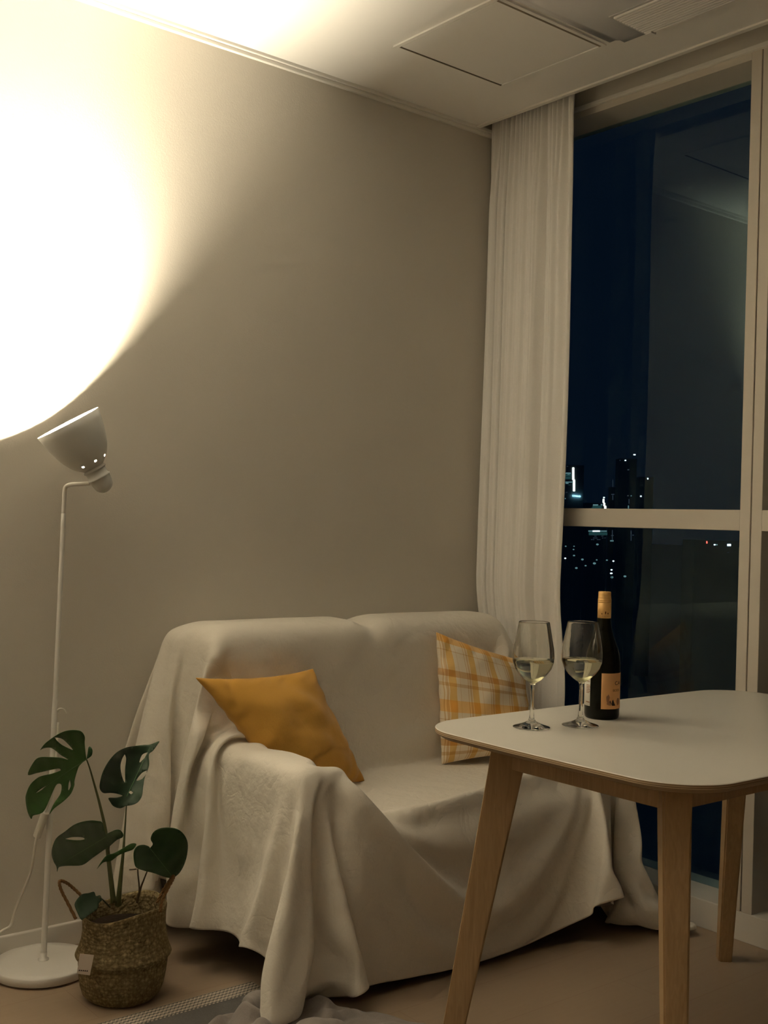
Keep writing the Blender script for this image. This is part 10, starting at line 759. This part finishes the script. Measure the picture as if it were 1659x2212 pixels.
stem([(760, 1650, -.10), (800, 1680, -.05), (860, 1740, -.01)], .0016, .0022, M['stem'])

# ================================================================ RUG
def rug_mats():
    a = fabric('dark_grey_rug', (.105, .100, .095), 300, .2, .25)
    m = bpy.data.materials.new('rug_chevron_border'); m.use_nodes = True; nt = m.node_tree; b = nt.nodes['Principled BSDF']; b.inputs['Roughness'].default_value = .95
    tc = nt.nodes.new('ShaderNodeTexCoord'); s = nt.nodes.new('ShaderNodeSeparateXYZ'); nt.links.new(tc.outputs['Object'], s.inputs[0])
    # zigzag: fract(y*k + |fract(x*n)-.5|)
    fx = nt.nodes.new('ShaderNodeMath'); fx.operation = 'PINGPONG'; fx.inputs[1].default_value = .0055; nt.links.new(s.outputs[0], fx.inputs[0])
    ad = nt.nodes.new('ShaderNodeMath'); ad.operation = 'ADD'; nt.links.new(s.outputs[1], ad.inputs[0]); nt.links.new(fx.outputs[0], ad.inputs[1])
    pp_ = nt.nodes.new('ShaderNodeMath'); pp_.operation = 'PINGPONG'; pp_.inputs[1].default_value = .0065; nt.links.new(ad.outputs[0], pp_.inputs[0])
    gt = nt.nodes.new('ShaderNodeMath'); gt.operation = 'GREATER_THAN'; gt.inputs[1].default_value = .0030; nt.links.new(pp_.outputs[0], gt.inputs[0])
    mx = nt.nodes.new('ShaderNodeMix'); mx.data_type = 'RGBA'; mx.inputs[6].default_value = (.13, .12, .11, 1); mx.inputs[7].default_value = (.50, .43, .35, 1)
    nt.links.new(gt.outputs[0], mx.inputs[0]); nt.links.new(mx.outputs[2], b.inputs['Base Color']); return a, m
RA, RB = rug_mats()
rug = empty('rug', (.95, 1.9, 0), 'flat dark grey rug with a pale chevron border beside the basket', 'rug')
mesh_obj('rug_field', box_bm(.30, 1.60, 1.30, 2.372, 0, .006, .002), RA, rug)
mesh_obj('rug_border', box_bm(.30, 1.60, 2.3722, 2.432, 0, .0062, .002), RB, rug)

# ================================================================ NIGHT CITY
GZ = -75.0
struct('ground_outside', box_bm(3.5, 6000, -3000, 6000, GZ - 1, GZ), mat('dark_city_ground', (.30, .32, .36), .9, .1))
M['facade'] = mat('dark_facade', (.30, .33, .38), .8, .2, .2, .05)
EW = {'white': emit('lit_window_white', (.85, .95, 1), 2.6), 'warm': emit('lit_strip_warm', (1, .93, .78), 6), 'dim': emit('lit_window_dim', (.45, .75, .78), .33), 'faint': emit('lit_window_faint', (.35, .45, .60), .10), 'cyan': emit('sign_cyan', (.45, .85, 1), 3.2), 'red': emit('sign_red', (1, .12, .08), 2.2), 'teal': emit('lit_window_teal', (.15, .45, .45), .12)}
def on_face(px, py, p0, nb, off=.08):     # the point of a facade seen there
    d = at(px, py, 1) - CP; return CP + d * ((p0 - CP).dot(nb) - off) / d.dot(nb)
def building(px0, px1, ptop, dist, label, lights, name='city_tower'):
    a, c = at(px0, ptop, dist), at(px1, ptop, dist); t = (c - a); t.z = 0; wdt = t.length; t.normalize(); nb = V((-t.y, t.x, 0))
    if nb.dot(FW) < 0: nb = -nb
    mid_ = (a + c) / 2; r = empty(name, (mid_.x, mid_.y, GZ), label, 'building')
    bm = bmesh.new(); q = [mid_ - t * wdt / 2, mid_ + t * wdt / 2, mid_ + t * wdt / 2 + nb * wdt, mid_ - t * wdt / 2 + nb * wdt]
    lo = [bm.verts.new((p.x, p.y, GZ)) for p in q]; hi = [bm.verts.new((p.x, p.y, a.z)) for p in q]
    for i in range(4): bm.faces.new((lo[i], lo[(i + 1) % 4], hi[(i + 1) % 4], hi[i]))
    bm.faces.new(hi); bmesh.ops.recalc_face_normals(bm, faces=bm.faces[:])
    mesh_obj('tower_body', bm, M['facade'], r)
    for (x0, y0, x1, y1, kd) in lights:      # slab lights a hand's breadth in front of the facade
        bm = bmesh.new(); xa = [on_face(*q_, mid_, nb) for q_ in ((x0, y0), (x1, y0), (x1, y1), (x0, y1))]
        fr = [bm.verts.new(p) for p in xa]; bk = [bm.verts.new(p + nb * .06) for p in xa]
        bm.faces.new(fr); bm.faces.new(bk[::-1])
        for i in range(4): bm.faces.new((fr[i], fr[(i + 1) % 4], bk[(i + 1) % 4], bk[i]))
        mesh_obj('light_strip' if kd == 'warm' else 'lit_window', bm, EW[kd], r)
    return r, nb, mid_
rt, nb, md = building(1185, 1262, 1003, 400, 'distant dark tower with a bright vertical light strip and lit sign', [(1236.4, 1010, 1240.2, 1036, 'warm'), (1238, 1036, 1242, 1061, 'warm'),
    (1221, 1021, 1233, 1023.2, 'dim'), (1226, 1024, 1231, 1025.5, 'dim'), (1220, 1030, 1233, 1035, 'teal'), (1221, 1040.5, 1238, 1042.3, 'dim'), (1222, 1043, 1228, 1045, 'dim'), (1228, 1047, 1236, 1048, 'teal'), (1220, 1024, 1234, 1029, 'teal'), (1224, 1007, 1227, 1008, 'faint'), (1222, 1063, 1226, 1064, 'faint'), (1220, 1076, 1222, 1078, 'dim')])
me = text_mesh('CONRAD', 1.0); xs_ = [v.co.x for v in me.vertices]; wd_ = max(xs_) - min(xs_)
b = bmesh.new(); b.from_mesh(me)
pa, pb = on_face(1236.3, 1072.6, md, nb, .4), on_face(1254.2, 1074.2, md, nb, .4); tt = (pb - pa); L_ = tt.length; tt.normalize()
for v in b.verts: v.co = pa + tt * ((v.co.x - min(xs_)) / wd_ * L_) + UP * (v.co.y * L_ / wd_ * 1.25)
sg = mesh_obj('rooftop_sign', b, EW['cyan'], rt); add_mod_solid(sg, .3)
random.seed(4)
lt = [(1303, 1073.5, 1306.5, 1076, 'white'), (1302, 1078, 1305.5, 1086, 'warm'), (1303.8, 1086, 1307, 1093, 'warm'), (1305.5, 1093, 1309.5, 1103, 'warm'), (1281, 1089.5, 1292, 1092.2, 'dim'), (1298, 1089, 1301, 1091.5, 'dim'), (1277, 1096.5, 1300, 1098.5, 'teal'), (1280, 1092, 1300, 1104, 'teal'),
      (1271, 1146, 1280, 1148.5, 'dim'), (1280, 1146, 1296, 1148.6, 'white'), (1297, 1146.2, 1311, 1148.4, 'dim'), (1272, 1150, 1312, 1156, 'teal')]
for k in range(14): x = random.uniform(1270, 1308); y = random.choice((1153.5, 1157.5, 1161.5, 1165)); lt.append((x, y, x + random.uniform(2, 6), y + 1.2, 'faint'))
building(1266, 1312, 1086, 520, 'distant low office block with lit storeys and slanted light strip', lt)
building(1317, 1331, 1052, 620, 'distant slim dark tower right of the lit office block', [(1323.3, 1036, 1324.3, 1052, 'faint'), (1320.5, 1067, 1327, 1069, 'faint'), (1323, 1070, 1324.5, 1080, 'faint'), (1322, 1145, 1323.5, 1168, 'faint'), (1318, 1167, 1326, 1169.5, 'dim'), (1320, 1156, 1326, 1157.5, 'faint')])
building(1338, 1376, 990, 560, 'tallest distant dark tower with two white lights at its top', [(1349.5, 993.5, 1352.5, 995.6, 'white'), (1368.3, 981, 1373, 983.4, 'white'), (1355.5, 1013.5, 1359, 1016, 'faint'), (1338.5, 994, 1340.5, 995.2, 'faint'), (1355, 1070, 1358, 1072, 'faint'), (1362.5, 1070, 1364.5, 1072, 'dim'), (1356.5, 1092, 1358.5, 1099, 'dim'), (1358, 1078, 1359.5, 1088, 'faint'), (1362.5, 1146, 1364, 1168, 'faint'), (1366, 1155, 1369, 1157, 'faint')])
building(1382, 1412, 1030, 600, 'distant dark tower with a single white light on its edge', [(1398, 1032.5, 1400.8, 1035.5, 'white'), (1383, 1070.6, 1386, 1073.3, 'white'), (1411, 1146, 1412, 1156, 'faint')])
building(1500, 1596, 1166, 500, 'distant long low building with red and white lights at right', [(1525.6, 1169, 1528.4, 1174, 'red'), (1542, 1175.5, 1545.5, 1178, 'white'), (1546.5, 1175.5, 1550, 1178, 'dim'), (1571, 1175, 1579, 1179.5, 'white'), (1571, 1193, 1575, 1194.2, 'faint')])
# street lamps and yard lights far below
def street_lamp(px, py, kd, s):   # px, py: where its light shows between the towers
    street_lamp.n += 1; d = 215 + 9.5 * street_lamp.n
    p = at(px, py, d); r = empty('street_lamp', (p.x, p.y, GZ), 'faint pinpoint street light in the dark city far below the window', 'street light', 'street lights in the distance')
    hz = p.z
    mesh_obj('lamp_post', lathe_bm([(0, .10), (max(hz - GZ - .3, 1), .06)], 6, (p.x, p.y, GZ)), M['facade'], r)
    mesh_obj('lamp_head', lathe_bm([(-.35 * s * d / 500, 0), (-.2 * s * d / 500, .45 * s * d / 500), (.2 * s * d / 500, .45 * s * d / 500), (.35 * s * d / 500, 0)], 8, (p.x, p.y, hz)), EW[kd], r)
street_lamp.n = 0
for px, py, kd, s in ((1221, 1206, 'white', .9), (1240, 1200, 'dim', 1), (1239, 1187, 'dim', .8), (1258, 1208.5, 'dim', 1.2), (1284, 1217, 'dim', 1.4), (1289, 1209.5, 'dim', .8), (1311, 1210, 'dim', .9), (1325, 1212, 'white', .9), (1321, 1231, 'white', .9), (1320.5, 1238.5, 'white', 1.1), (1322, 1247, 'dim', 1.4), (1350, 1245, 'dim', 1.3), (1245, 1227, 'dim', 1.2), (1265, 1222, 'dim', .9), (1290.5, 1176, 'dim', 1.2), (1222, 1180, 'dim', .8), (1240, 1180, 'dim', .7)):
    street_lamp(px, py, kd, s)

# ================================================================ added fill light, unseen behind the viewer, only if given watts
if ROOM_W > 0:
    ld = bpy.data.lights.new('room_fill_light', 'AREA'); ld.shape = 'DISK'; ld.size = .35; ld.energy = ROOM_W; ld.color = (1, .80, .58)
    lo_ = bpy.data.objects.new('room_fill_light', ld); COL.objects.link(lo_); lo_.location = (-.6, -1.3, ZC - .02)
